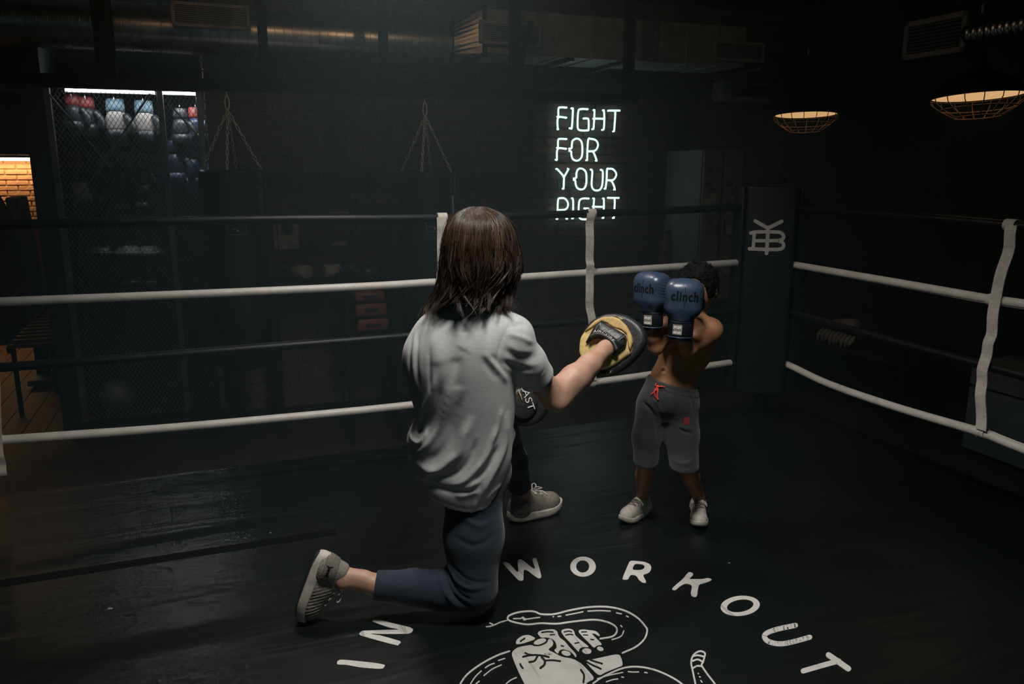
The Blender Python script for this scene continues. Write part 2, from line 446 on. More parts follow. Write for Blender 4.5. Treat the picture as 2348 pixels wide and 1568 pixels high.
# corner post and pad
post = empty('corner_post', R(0.07, 0.07, 0.0), (0, 0, ROOM), 'dark steel corner post standing behind the padded ring corner', 'post')
MB().lathe([(0.05, 0), (0.05, 1.44), (0.035, 1.46)], 20).build('pole', M_['black_steel'], post, smooth=True)
MB().box((0, 0, 0.01), (0.2, 0.2, 0.02)).build('base_plate', M_['black_steel'], post, bevel=0.003)
pad_top = at_y(1765, 425, 4.50); pad_bot = at_y(1748, 905, 4.50)
pc = (pad_top + pad_bot) / 2; ph = pad_top.z - pad_bot.z
pn = Vector((-0.33, -0.944, 0)).normalized()
pad = empty('corner_pad', (pc.x, pc.y, pad_bot.z), (0, 0, math.atan2(pn.x, -pn.y)), 'tall black padded corner cushion with white painted monogram', 'corner pad')
MB().box((0, 0.045, ph / 2), (0.272, 0.085, ph)).build('cushion', M_['black_vinyl'], pad, bevel=0.018, seg=3, smooth=True)
for sx in (-1, 1):
    MB().box((0.172 * sx, 0.085, ph / 2), (0.075, 0.05, ph - 0.02), Matrix.Rotation(0.55 * sx, 3, 'Z')).build('side_flap', M_['black_vinyl'], pad, bevel=0.01, smooth=True)
padM_inv = (Matrix.Translation((pc.x, pc.y, pad_bot.z)) @ Matrix.Rotation(math.atan2(pn.x, -pn.y), 4, 'Z')).inverted()
def stroke2d(pts, w, closed=False, n=6):
    """outline polygon quads of a thick 2-D polyline with round ends; returns list of polygons"""
    polys = []
    P = [Vector((p[0], p[1])) for p in pts]
    if closed: P.append(P[0])
    for a, b in zip(P[:-1], P[1:]):
        d = b - a
        if d.length < 1e-9: continue
        d.normalize(); nn = Vector((-d.y, d.x)) * w / 2
        polys.append([a + nn, a - nn, b - nn, b + nn])
    for p in P:
        polys.append([p + Vector((math.cos(2 * math.pi * k / 8), math.sin(2 * math.pi * k / 8))) * w / 2 for k in range(8)])
    return polys
def smooth2(pts, n=5):
    return [Vector((p.x, p.y)) for p in smooth_path([(x, y, 0) for x, y in pts], n)]
def clean_union(polys, to3, up, thick=0.0012):
    """flat prisms for many overlapping 2-D polygons"""
    mb = MB()
    for i, pl in enumerate(polys):
        lo = [to3(p) for p in pl]; hi = [p + up * (thick + (i % 7) * 4e-6) for p in lo]
        n = len(lo)
        nrm = Vector((0, 0, 0))
        for a in range(n): nrm += hi[a].cross(hi[(a + 1) % n])
        order = list(range(n, 2 * n))
        if nrm.dot(up) < 0: order.reverse()
        mb.add(lo + hi, [tuple(order)] + [(a, (a + 1) % n, n + (a + 1) % n, n + a) for a in range(n)])
    return mb
def zz(pts, ox, oy, sc): return [(ox + x / sc, oy + y / sc) for x, y in pts]
em = []
for w, pts in [(22, [(527, 487), (605, 532)]), (22, [(686, 490), (605, 530)]), (22, [(605, 525), (600, 600), (595, 682)]),
               (21, [(500, 560), (540, 553), (640, 553), (680, 558), (697, 578), (690, 597), (660, 605)]),
               (20, [(528, 606), (660, 605)]), (21, [(660, 605), (692, 618), (696, 640), (675, 656), (600, 658), (492, 654)]), (20, [(522, 560), (515, 650)])]:
    em += stroke2d(smooth2(zz(pts, 1530, 320, 2.6133)) if len(pts) > 2 else [Vector(p) for p in zz(pts, 1530, 320, 2.6133)], w / 2.6133)
pad_plane_p = Vector((pc.x, pc.y, 0)) + pn * 0.0
def to_pad(p):
    # front face of the cushion: local y = 0.0025
    r = ray(p.x, p.y); p0 = Vector((pc.x, pc.y, 0)) + pn * -0.0025
    t = (p0 - CAMP).dot(pn) / r.dot(pn); return padM_inv @ (CAMP + r * t)
clean_union(em, to_pad, Vector((0, -1, 0)), 0.0015).build('monogram', M_['print_white'], pad)
# ------------------------------------------------------------------ painting on the canvas
M_['paint'] = mat('paint', (0.60, 0.585, 0.545), 0.62, scale=18, col2=(0.52, 0.505, 0.47), bump=0.1, detail=8)
def scratches(m):
    nt = m.node_tree; b = nt.nodes['Principled BSDF']; tc = nt.nodes['Texture Coordinate']
    src = b.inputs['Base Color'].links[0].from_socket
    for k, (rot, sc) in enumerate([(0.4, 26), (1.3, 34), (2.3, 22)]):
        mp = nt.nodes.new('ShaderNodeMapping'); mp.inputs['Rotation'].default_value = (0, 0, rot); mp.inputs['Scale'].default_value = (sc, sc * 0.04, 1)
        nt.links.new(tc.outputs['Object'], mp.inputs[0])
        nz = nt.nodes.new('ShaderNodeTexNoise'); nz.inputs['Scale'].default_value = 1.6; nz.inputs['Detail'].default_value = 3
        nt.links.new(mp.outputs[0], nz.inputs['Vector'])
        rp = nt.nodes.new('ShaderNodeValToRGB'); e = rp.color_ramp.elements
        e[0].position = 0.655; e[0].color = (0, 0, 0, 1); e[1].position = 0.70; e[1].color = (0.45, 0.45, 0.45, 1)
        nt.links.new(nz.outputs['Fac'], rp.inputs[0])
        mx = nt.nodes.new('ShaderNodeMix'); mx.data_type = 'RGBA'; mx.inputs[7].default_value = (0.16, 0.15, 0.14, 1)
        nt.links.new(rp.outputs[0], mx.inputs[0]); nt.links.new(src, mx.inputs[6]); src = mx.outputs[2]
    nt.links.new(src, b.inputs['Base Color'])
scratches(M_['paint'])
M_['print_black'] = mat('print_black', (0.008, 0.010, 0.011), 0.5)
def to_floor(p, z=0.0003): return ring_pt(at_z(p[0], p[1], z))
UPZ = Vector((0, 0, 1))
def chaikin(P, n=2):
    for _ in range(n if len(P) < 30 else 0):
        P = [q for a, b in zip(P, P[1:] + P[:1]) for q in ((a[0] * .8 + b[0] * .2, a[1] * .8 + b[1] * .2), (a[0] * .2 + b[0] * .8, a[1] * .2 + b[1] * .8))]
    return P
def floor_poly(name, outline, holes=(), thick=0.0014, material=None):
    """a painted shape: outline in picture points laid on the canvas, with holes"""
    bm = bmesh.new(); loops = []
    for ring_pts in [chaikin(outline)] + [chaikin(h_) for h_ in holes]:
        vs = [bm.verts.new(to_floor(p)) for p in ring_pts]
        loops += [bm.edges.new((vs[i], vs[(i + 1) % len(vs)])) for i in range(len(vs))]
    bmesh.ops.triangle_fill(bm, use_beauty=True, edges=loops, normal=(0, 0, 1))
    ext = bmesh.ops.extrude_face_region(bm, geom=bm.faces[:])
    bmesh.ops.translate(bm, vec=(0, 0, thick), verts=[g for g in ext['geom'] if isinstance(g, bmesh.types.BMVert)])
    bmesh.ops.recalc_face_normals(bm, faces=bm.faces[:])
    me = bpy.data.meshes.new(name); bm.to_mesh(me); bm.free()
    return link(name, me, material or M_['paint'], ring)
def floor_strokes(name, strokes, thick=0.0014, material=None, split=True):
    polys = []
    for w, pts in strokes:
        q = smooth2(pts, 5) if len(pts) > 2 else [Vector(p) for p in pts]
        polys += stroke2d(q, w)
        if split:
            clean_union(polys, lambda p: to_floor(p), UPZ, thick).build(name, material or M_['paint'], ring); polys = []
    if polys: clean_union(polys, lambda p: to_floor(p), UPZ, thick).build(name, material or M_['paint'], ring)
def ell2(cx, cy, rx, ry, rot=0, n=36):
    return [(cx + rx * math.cos(t) * math.cos(rot) - ry * math.sin(t) * math.sin(rot), cy + rx * math.cos(t) * math.sin(rot) + ry * math.sin(t) * math.cos(rot)) for t in [2 * math.pi * k / n for k in range(n)]]
f7 = lambda pts: zz(pts, 1000, 1240, 2.348)
floor_poly('letter_w', f7([(352, 117), (388, 114), (445, 181), (438, 112), (447, 101), (462, 101), (538, 163), (516, 101), (524, 94), (541, 93), (568, 194), (562, 202), (545, 202), (471, 144), (471, 210), (464, 215), (450, 216), (440, 210)]))
floor_poly('letter_o', f7(ell2(791, 140, 69, 54)), [f7(ell2(789, 139, 35, 33))])
floor_poly('letter_r', f7([(1001, 206), (1038, 118), (1048, 107), (1120, 113), (1150, 126), (1160, 143), (1154, 165), (1138, 177), (1112, 184), (1131, 220), (1128, 228), (1110, 226), (1092, 212), (1077, 187), (1046, 183), (1034, 210), (1010, 210)]),
           [f7([(1069, 124), (1112, 127), (1124, 138), (1118, 152), (1098, 159), (1054, 157)])])
floor_poly('letter_k', f7([(1266, 262), (1288, 240), (1330, 205), (1355, 172), (1366, 168), (1384, 176), (1383, 187), (1360, 207), (1408, 207), (1440, 206), (1460, 200), (1485, 207), (1478, 217), (1440, 230), (1416, 236), (1409, 262), (1405, 298), (1395, 305), (1375, 298), (1370, 284), (1380, 240), (1344, 229), (1312, 246), (1288, 269)]))
floor_poly('letter_o', f7(ell2(1637, 351, 106, 54, -0.09)), [f7(ell2(1637, 351, 72, 33, -0.17))])
floor_strokes('letter_u', split=False, strokes=[(27 / 2.348, f7([(1935, 456), (1840, 476), (1782, 497), (1767, 518), (1790, 543), (1850, 556), (1920, 545), (2012, 520)]))])
floor_strokes('letter_t', split=False, strokes=[(28 / 2.348, f7([(1976, 702), (2080, 672), (2168, 648)])), (30 / 2.348, f7([(2112, 615), (2160, 648), (2220, 690)]))])
f5 = lambda pts: zz(pts, 700, 1380, 5.87)
floor_poly('letter_n', f5([(900, 265), (915, 245), (945, 235), (990, 240), (1180, 290), (1410, 345), (1445, 365), (1450, 382), (1435, 410), (1400, 427), (1360, 432), (1100, 434), (890, 430), (890, 438), (1000, 452), (1130, 487), (1275, 530), (1287, 548), (1245, 590), (1100, 555), (900, 500), (745, 455), (725, 435), (735, 415), (770, 390), (900, 386), (1130, 378), (1268, 376), (1230, 365), (1140, 350), (1040, 318)]))
floor_poly('letter_i', f5([(425, 835), (432, 800), (470, 779), (600, 788), (950, 825), (1065, 848), (1075, 860), (1045, 903), (950, 903), (730, 885), (560, 850), (440, 847)]))
fs_ = lambda pts: zz(pts, 1020, 1370, 3.354)
w1 = 13 / 3.354
floor_strokes('snake_outline', [(w1, fs_(p)) for p in [
    [(481, 162), (495, 140), (560, 116), (650, 106), (700, 113), (740, 129), (840, 129), (960, 100), (1100, 76), (1250, 73), (1380, 101), (1480, 156), (1540, 221), (1556, 255), (1535, 320), (1470, 380), (1366, 428)],
    [(481, 162), (500, 180), (560, 197), (640, 208), (740, 199), (860, 203), (980, 187), (1140, 172), (1240, 187), (1305, 218), (1324, 258), (1290, 300), (1195, 318)],
    [(497, 414), (400, 448), (280, 512), (175, 590), (120, 664), (92, 740), (100, 830)],
    [(1140, 662), (1230, 604), (1370, 545), (1480, 534), (1600, 554), (1720, 602), (1820, 664), (1890, 740), (1900, 830)],
    [(1930, 680), (1905, 560), (1894, 500), (1908, 450), (1935, 425), (1968, 414), (2000, 430), (1995, 465), (1985, 500), (1976, 525), (2020, 592), (2085, 680), (2110, 760)],
    [(1912, 452), (1945, 446), (1990, 455)], [(1900, 492), (1945, 478), (1985, 497)], [(1908, 545), (1940, 528), (1976, 530)]]])
w2 = 9 / 3.354
floor_strokes('snake_marking', [(w2, fs_(p)) for p in [
    [(481, 176), (430, 190), (390, 208), (350, 222), (318, 226)], [(375, 212), (362, 205), (345, 197)],
    [(527, 164), (585, 162), (600, 152), (622, 167), (680, 160), (730, 154)], [(600, 155), (606, 172), (622, 172)],
    [(932, 137), (1000, 124), (1062, 111)], [(1100, 106), (1190, 102), (1272, 106)], [(1320, 119), (1358, 127)], [(1396, 143), (1411, 151)], [(870, 147), (893, 145)], [(832, 149), (836, 149)],
    [(1353, 217), (1362, 227)], [(1376, 257), (1362, 292), (1330, 312), (1286, 325)],
    [(460, 470), (412, 486)], [(380, 507), (345, 520), (311, 542)], [(434, 520), (365, 552), (300, 602)], [(280, 566), (235, 610), (198, 664)], [(550, 617), (510, 635), (472, 664)], [(265, 645), (240, 664)],
    [(1172, 626), (1260, 600), (1368, 578)], [(1410, 572), (1450, 575), (1490, 574)], [(1536, 577), (1556, 581)], [(1242, 650), (1290, 634), (1330, 628)], [(1360, 612), (1374, 616)],
    [(1948, 585), (1950, 588)], [(1958, 610), (1964, 614)], [(1968, 640), (1978, 652)]]])
floor_poly('painted_hand', fs_([(513, 445), (521, 414), (560, 385), (620, 372), (665, 366), (690, 378), (745, 373), (788, 350), (792, 325), (815, 318), (836, 348), (828, 375), (790, 402), (850, 432), (900, 459), (985, 472), (1045, 505), (1105, 565), (1155, 627), (1090, 655), (1040, 740), (1030, 860), (730, 860), (660, 740), (610, 664), (560, 560)]))
for o_, h_ in [([(545, 350), (555, 322), (600, 293), (650, 289), (695, 312), (690, 325), (640, 342), (600, 355), (552, 362)], ()),
               ([(712, 280), (722, 262), (765, 250), (835, 245), (864, 260), (872, 290), (885, 312), (920, 335), (960, 385), (1000, 425), (1015, 452), (1003, 464), (992, 440), (950, 408), (905, 398), (880, 410), (870, 438), (838, 408), (860, 390), (858, 365), (845, 335), (815, 316), (780, 308), (740, 312)], ()),
               ([(893, 265), (903, 248), (950, 239), (985, 248), (998, 270), (1000, 290), (1035, 322), (1100, 372), (1108, 385), (1060, 382), (1035, 395), (1030, 424), (1000, 390), (965, 350), (920, 305)], ()),
               ([(1025, 265), (1035, 250), (1070, 246), (1100, 252), (1155, 257), (1178, 272), (1195, 296), (1180, 298), (1155, 280), (1128, 278), (1160, 310), (1215, 366), (1170, 370), (1148, 392), (1110, 352), (1062, 305)], ()),
               (ell2(932, 430, 36, 19, 0.25, 20), ()), (ell2(1092, 414, 36, 22, 0.1, 20), ()), (ell2(1195, 396, 26, 16, 0.3, 20), ()), (ell2(731, 342, 50, 22, -0.3, 20), ()),
               ([(760, 435), (800, 420), (828, 436), (822, 445), (780, 447)], ()),
               ([(1160, 472), (1340, 432), (1362, 480), (1369, 525), (1330, 540), (1240, 575), (1185, 606), (1110, 530), (1075, 488), (1115, 481)], ())]:
    floor_poly('painted_finger' if len(o_) > 9 and len(o_) != 20 else 'painted_nail' if len(o_) == 20 else 'painted_patch', fs_(o_))
floor_strokes('painted_crease', [(w / 3.354, fs_(p)) for w, p in [
    (14, [(600, 460), (650, 448), (705, 446), (760, 452), (800, 462)]), (13, [(618, 429), (640, 440), (668, 445)]), (15, [(650, 500), (690, 490), (712, 455)]), (17, [(735, 546), (765, 520), (768, 490), (745, 462)]),
    (13, [(770, 488), (830, 486), (888, 493)]), (14, [(580, 515), (588, 532), (600, 547)]), (16, [(1046, 560), (1070, 600), (1066, 655)]),
    (13, [(1078, 490), (1130, 520), (1200, 552)]), (13, [(1120, 484), (1170, 500), (1210, 512)]), (10, [(745, 272), (790, 266), (832, 268)]), (8, [(810, 290), (845, 288)]),
    (9, [(918, 268), (950, 262), (975, 266)]), (9, [(930, 292), (960, 286), (984, 290)]), (8, [(1052, 268), (1090, 267)]), (7, [(1065, 290), (1100, 293)]), (9, [(1000, 355), (1030, 350)]), (9, [(1122, 325), (1145, 328)]), (10, [(895, 374), (912, 378)]),
    (12, [(582, 340), (598, 328), (614, 318)]), (10, [(680, 366), (720, 372), (770, 352), (790, 330)])]], thick=0.0024, material=M_['print_black'])
# specks of litter lying on the canvas
for k, (x, y, r_) in enumerate([(252, 1396, 0.008), (620, 1222, 0.004), (1672, 1291, 0.004), (1158, 1304, 0.003)]):
    p = at_z(x, y)
    mb = MB(); mb.add([(-r_, -r_ * .4, 0), (r_, -r_ * .2, 0), (r_ * 1.1, r_ * .5, 0), (-r_ * .6, r_ * .6, 0), (-r_ * .5, 0, r_ * .6), (r_ * .6, r_ * .1, r_ * .5)], [(0, 1, 5, 4), (1, 2, 5), (2, 3, 4, 5), (3, 0, 4), (0, 3, 2, 1)])
    o = mb.build('paper_scrap', M_['vent_white'], loc=(p.x, p.y, 0.0005))
    tag(o, ['pale paper scrap on the black canvas in the open corner', 'tiny pale fleck on the canvas at the end of the tape strip', 'tiny pale fleck on the canvas beyond the painted letter K', 'tiny pale fleck on the canvas beside the kneeling knee'][k], 'scrap', 'litter on the canvas')

# ------------------------------------------------------------------ neon lettering
M_['neon'] = glow('neon', (0.62, 0.94, 0.86), 1.45)
M_['neon_back'] = M_['black_steel']
SQ = BACKQ - 0.060
neon_s, neon_z = on_q(1345, 370, SQ)
neon = empty('neon_sign', R(neon_s, SQ, neon_z), (0, 0, ROOM), 'lit white neon sign reading fight for your right on the brick wall', 'neon sign')
nz_ = lambda pts: zz(pts, 1150, 200, 4.9)
LET = {
 'f': [[(730, 228), (665, 226), (640, 240), (638, 330)], [(728, 342), (636, 342), (632, 465), (638, 470)]],
 'i': [[(795, 236), (802, 255), (790, 450), (775, 460)]],
 'g': [[(968, 246), (890, 246), (862, 275), (855, 440), (880, 482), (965, 484), (978, 470), (978, 370), (965, 352), (932, 350)]],
 'h': [[(1045, 255), (1042, 340), (1035, 455), (1030, 470)], [(1150, 258), (1155, 340), (1150, 460), (1140, 478)], [(1042, 352), (1155, 354)]],
 't': [[(1208, 262), (1330, 262)], [(1272, 262), (1278, 300), (1265, 495)]],
 'f2': [[(730, 582), (660, 580), (636, 595), (634, 680)], [(725, 691), (632, 692), (622, 810), (618, 815)]],
 'o2': [[(770, 690), (788, 680), (790, 640), (800, 600), (840, 577), (880, 590), (905, 640), (905, 760), (880, 810), (840, 825), (800, 805), (785, 760), (783, 725), (772, 715)]],
 'r2': [[(962, 820), (965, 700), (975, 585), (1000, 580), (1050, 590), (1080, 625), (1080, 670), (1050, 712), (985, 720)], [(1030, 722), (1050, 770), (1070, 825)]],
 'y3': [[(625, 918), (695, 1000), (700, 1060), (697, 1140)], [(755, 915), (705, 1005)]],
 'o3': [[(822, 1025), (840, 1012), (842, 965), (858, 925), (890, 912), (930, 930), (952, 975), (952, 1080), (930, 1135), (890, 1148), (850, 1130), (832, 1085), (830, 1055), (822, 1042)]],
 'u3': [[(1012, 925), (1020, 960), (1012, 1090), (1030, 1145), (1070, 1160), (1110, 1145), (1132, 1090), (1138, 960), (1125, 928)]],
 'r3': [[(1168, 1140), (1180, 1040), (1185, 925), (1200, 916), (1250, 920), (1285, 960), (1285, 1000), (1255, 1040), (1195, 1045)], [(1235, 1050), (1260, 1100), (1275, 1150)]],
 'r4': [[(628, 1480), (630, 1360), (636, 1262), (660, 1246), (710, 1250), (745, 1295), (742, 1345), (710, 1375), (640, 1380)], [(690, 1385), (720, 1440), (738, 1478)]],
 'i4': [[(800, 1248), (805, 1300), (803, 1475)]],
 'g4': [[(980, 1250), (905, 1252), (872, 1290), (868, 1430), (890, 1478), (960, 1482), (985, 1460), (982, 1370), (940, 1362)]],
 'h4': [[(1040, 1250), (1035, 1330), (1032, 1475)], [(1150, 1250), (1150, 1340), (1145, 1470)], [(1036, 1342), (1148, 1344)]],
 't4': [[(1205, 1243), (1320, 1243)], [(1268, 1243), (1272, 1300), (1262, 1470)]],
}
nMi = (Matrix.Translation(R(neon_s, SQ, neon_z)) @ Matrix.Rotation(ROOM, 4, 'Z')).inverted()
def to_neon(x, y):
    s, z = on_q(x, y, SQ); return nMi @ R(s, SQ, z)
for k, strokes in LET.items():
    mb = MB()
    for st in strokes:
        P = [to_neon(*p) for p in nz_(st)]
        P = smooth_path(P, 5) if len(P) > 2 else P
        # bent electrode ends run back to the wall
        e0 = P[0] + Vector((0, 0.022, 0)); e1 = P[-1] + Vector((0, 0.022, 0))
        mb.tube([e0] + P + [e1], 0.0085, 8)
    o = mb.build('glass_tube', M_['neon'], neon, smooth=True)
for x, y in [(640, 300), (975, 430), (1150, 400), (790, 640), (905, 790), (1080, 650), (700, 1100), (952, 1060), (1285, 985), (800, 1400), (1150, 1400)]:
    p = to_neon(*nz_([(x, y)])[0])
    MB().tube([p + Vector((0, 0.004, 0)), p + Vector((0, 0.048, 0))], 0.004, 6).build('standoff', M_['black_steel'], neon)
hk = to_neon(*nz_([(1066, 236)])[0])
MB().tube([hk + Vector((0, 0.02, -0.03)), hk + Vector((0, 0.02, 0.08))], 0.007, 6).build('hanger', M_['black_steel'], neon)

# ------------------------------------------------------------------ steel rig under the ceiling that carries the bags
BQ = 1.49
rig_z = on_q(974, 222, BQ)[1]
sL = -6.2; sR = on_q(1462, 230, BQ)[0]
rig = empty('bag_rig', R(on_q(880, 225, BQ)[0], BQ, CEIL), (0, 0, ROOM), 'black steel bag rig hung from the ceiling across the room', 'bag rig')
s0r = on_q(880, 225, BQ)[0]
def rigp(s, z, dq=0): return Vector((s - s0r, dq, z - CEIL))
MB().bar(rigp(sL, rig_z + 0.03), rigp(sR, rig_z + 0.03), 0.06, 0.065).build('crossbar', M_['black_steel'], rig, bevel=0.003)
for (x, y, w) in [(240, 100, 0.10), (605, 130, 0.055), (880, 130, 0.055), (1180, 130, 0.065), (1442, 130, 0.065)]:
    s = on_q(x, y, BQ)[0]
    MB().bar(rigp(s, rig_z + 0.06), rigp(s, CEIL), w, w).build('hanger_post', M_['black_steel'], rig, bevel=0.003)
b0 = on_q(1186, 205, BQ)[0]; b1, bz = on_q(1225, 45, BQ)
MB().bar(rigp(b0, rig_z + 0.06, 0.06), rigp(b1, bz, 0.06), 0.035, 0.035).build('brace', M_['black_steel'], rig, bevel=0.002)

# ------------------------------------------------------------------ heavy bags on chains
def link_mesh():
    pts = []
    for k in range(14):
        t = 2 * math.pi * k / 14
        pts.append((0.0075 * math.cos(t), 0, 0.012 * math.sin(t) + (0.007 if math.sin(t) > 0 else -0.007 if math.sin(t) < -1e-6 else 0)))
    mb = MB().tube(pts, 0.0028, 6, closed=True)
    me = bpy.data.meshes.new('chain_link'); me.from_pydata([tuple(p) for p in mb.v], [], mb.f); me.materials.append(M_['chain']); me.shade_smooth(); return me
LINK = link_mesh()
def heavy_bag(px, py_hook, py_rim, rad, label, shine, yaw):
    s, zt = on_q(px, py_hook, BQ); zr = on_q(px, py_rim, BQ)[1]
    length = 1.25
    o = empty('heavy_bag', R(s, BQ, zr - length), (0, 0, ROOM + yaw), label, 'punching bag', 'black heavy bags on chains')
    Lz = length
    prof = [(0.02, 0), (rad * .9, 0.006), (rad, 0.03), (rad * 1.01, Lz * .35), (rad, Lz - 0.05), (rad * .985, Lz - 0.01), (rad * .96, Lz), (rad * .9, Lz - 0.012), (0.02, Lz - 0.03)]
    body = MB().lathe(prof, 40).build('bag_body', M_['leather_black'], o, smooth=True)
    MB().lathe([(rad * 1.005, Lz - 0.10), (rad * 1.015, Lz - 0.098), (rad * 1.012, Lz - 0.012), (rad * 0.985, Lz + 0.003), (rad * 0.95, Lz - 0.002)], 40, caps=False).build('rim_band', M_['leather_black'], o, smooth=True)
    apex = Vector((0, 0, zt - (zr - length) - 0.10))
    # snap hook at the top
    mb = MB().tube([apex + Vector((0.013 * math.cos(t) * (1.0 - .25 * math.sin(t)), 0, 0.045 + 0.042 * math.sin(t))) for t in [2 * math.pi * k / 20 for k in range(20)]], 0.0042, 6, closed=True)
    mb.build('snap_hook', M_['chain'], o, smooth=True)
    MB().tube([apex + Vector((0, 0, 0.083)), apex + Vector((0, 0, 0.12))], 0.005, 6).build('eye_bolt', M_['chain'], o)
    for k in range(4):
        t = math.pi / 4 + k * math.pi / 2 + 0.35
        foot = Vector((rad * 0.93 * math.cos(t), rad * 0.93 * math.sin(t), Lz - 0.0))
        ch = bpy.data.objects.new('chain', None); COL.objects.link(ch); ch.parent = o; ch.empty_display_size = 0.02
        d = foot - apex; n = max(6, int(d.length / 0.031)); dn = d.normalized()
        base = dn.to_track_quat('Z', 'Y').to_matrix().to_4x4()
        for i in range(n):
            m = base @ Matrix.Rotation(math.pi / 2 * (i % 2) + 0.3, 4, 'Z'); m.translation = apex + d * ((i + .5) / n)
            lo = bpy.data.objects.new('chain_link', LINK); COL.objects.link(lo); lo.parent = ch; lo.matrix_local = m
        MB().tube([foot + Vector((0.012 * math.cos(a), 0, -0.012 + 0.014 * math.sin(a))) for a in [2 * math.pi * j / 12 for j in range(12)]], 0.003, 6, closed=True).build('d_ring', M_['chain'], o, smooth=True)
        # leather tab and rivets under each ring
        tn = Vector((math.cos(t), math.sin(t), 0)); tt = Vector((-math.sin(t), math.cos(t), 0))
        MB().box(tn * (rad * 1.012) + Vector((0, 0, Lz - 0.075)), (0.012, 0.055, 0.15), Matrix.Rotation(t, 3, 'Z')).build('tab', M_['leather_black'], o, bevel=0.004)
        for dx, dz in ((-0.016, -0.055), (0.016, -0.055), (0, -0.035), (0, -0.08), (-0.016, -0.115), (0.016, -0.115)):
            mbr = MB().lathe([(0.0045, 0), (0.0035, 0.002), (0.0, 0.003)], 8, caps=False)
            p = tn * (rad * 1.012 + 0.006) + tt * dx + Vector((0, 0, Lz + dz))
            rv = mbr.build('rivet', M_['rivet'], o, smooth=True); rv.matrix_local = Matrix.Translation(p) @ tn.to_track_quat('Z', 'Y').to_matrix().to_4x4()
    # sewn label: outlined box with a small mark, curved with the bag
    ang0 = -math.pi / 2 - yaw
    def onbag(u, z, r_=1.012):
        a = ang0 + u / rad; return Vector((rad * r_ * math.cos(a), rad * r_ * math.sin(a), Lz - z))
    fr = [(-0.055, 0.275), (0, 0.275), (0.055, 0.275), (0.055, 0.33), (0.055, 0.385), (0, 0.385), (-0.055, 0.385), (-0.055, 0.33)]
    MB().tube([onbag(u, z) for u, z in fr], 0.0012, 5, closed=True).build('label_border', M_['grey_pale'], o)
    for u0, u1, z0, z1 in [(-0.02, 0.02, 0.300, 0.304), (-0.012, 0.014, 0.308, 0.313), (-0.03, 0.0, 0.35, 0.353), (-0.004, 0.010, 0.357, 0.366)]:
        MB().add([onbag(u0, z0), onbag(u1, z0), onbag(u1, z1), onbag(u0, z1)], [(0, 1, 2, 3)]).build('label_mark', M_['grey_pale'], o)
    return o
heavy_bag(519, 213, 390, 0.19, 'black heavy bag on chains in front of the gear cage', 1, 0.25)
heavy_bag(974, 230, 395, 0.185, 'black heavy bag on chains behind the kneeling man\'s head', 0, 0.0)

# ------------------------------------------------------------------ air ducts
DQ = 2.10
dz_ = on_q(300, 62, DQ)[1]; drad = 0.150
ds0, ds1 = -6.4, on_q(1028, 74, DQ)[0]
duct = empty('spiral_duct', R(ds1, DQ, dz_), (0, 0, ROOM), 'round ribbed metal air duct running under the ceiling', 'air duct')
L_ = ds1 - ds0; nseg = int(L_ / 0.058); nn = 40
mb = MB(); st = L_ / nseg
for i in range(nseg):
    x = -L_ + i * st; rr_ = drad + 0.0010 * math.sin(i * 1.7)
    for (xa, ra), (xb, rb2) in (((0, 0), (st * .84, 0)), ((st * .84, 0), (st * .87, .0045)), ((st * .87, .0045), (st * .97, .0045)), ((st * .97, .0045), (st, 0))):
        v = []
        for xx, r2 in ((xa, ra), (xb, rb2)):
            for k in range(nn):
                a = 2 * math.pi * k / nn; v.append((x + xx - 0.030 * k / nn, (rr_ + r2) * math.cos(a), (rr_ + r2) * math.sin(a)))
        mb.add(v, [(k, (k + 1) % nn, nn + (k + 1) % nn, nn + k) for k in range(nn - 1)])
mb.build('duct_tube', M_['galv'], duct, smooth=True)
# square transition and flat duct
rd_s0, rd_z1 = on_q(1082, 33, DQ); _, rd_z0 = on_q(1082, 122, DQ - 0.22)
rd_s1 = on_q(1660, 130, DQ)[0]
rdc = (rd_z0 + rd_z1) / 2
hh = (rd_z1 - rd_z0) / 2
tr = empty('duct_transition', R(ds1, DQ, dz_), (0, 0, ROOM), 'flared sheet metal joint between the round duct and the flat duct', 'air duct')
v = []; nn = 32
for k in range(nn):
    a = 2 * math.pi * k / nn; v.append((0, drad * math.cos(a) * .98, drad * math.sin(a) * .98))
for k in range(nn):
    a = 2 * math.pi * k / nn; m_ = max(abs(math.cos(a)), abs(math.sin(a))); v.append((rd_s0 - ds1, 0.25 * math.cos(a) / m_, rdc - dz_ + hh * math.sin(a) / m_))
MB().add(v, [(k, (k + 1) % nn, nn + (k + 1) % nn, nn + k) for k in range(nn)]).build('flare', M_['galv'], tr)
MB().box((rd_s0 - ds1 + 0.012, 0, rdc - dz_), (0.03, 0.54, hh * 2 + 0.04)).build('flange', M_['black_steel'], tr, bevel=0.003)
fd = empty('flat_duct', R(rd_s0, DQ, rdc), (0, 0, ROOM), 'flat rectangular grey air duct above the neon sign', 'air duct')
LL = rd_s1 - rd_s0
npan = 8
for i in range(npan):
    w = LL / npan
    MB().box((0.03 + w * (i + .5), 0, 0), (w - 0.004, 0.50, hh * 2)).build('duct_panel', M_['duct_paint'], fd, bevel=0.004)
    if i: MB().box((0.03 + w * i, 0, 0), (0.010, 0.515, hh * 2 + 0.015)).build('duct_joint', M_['duct_paint'], fd, bevel=0.002)
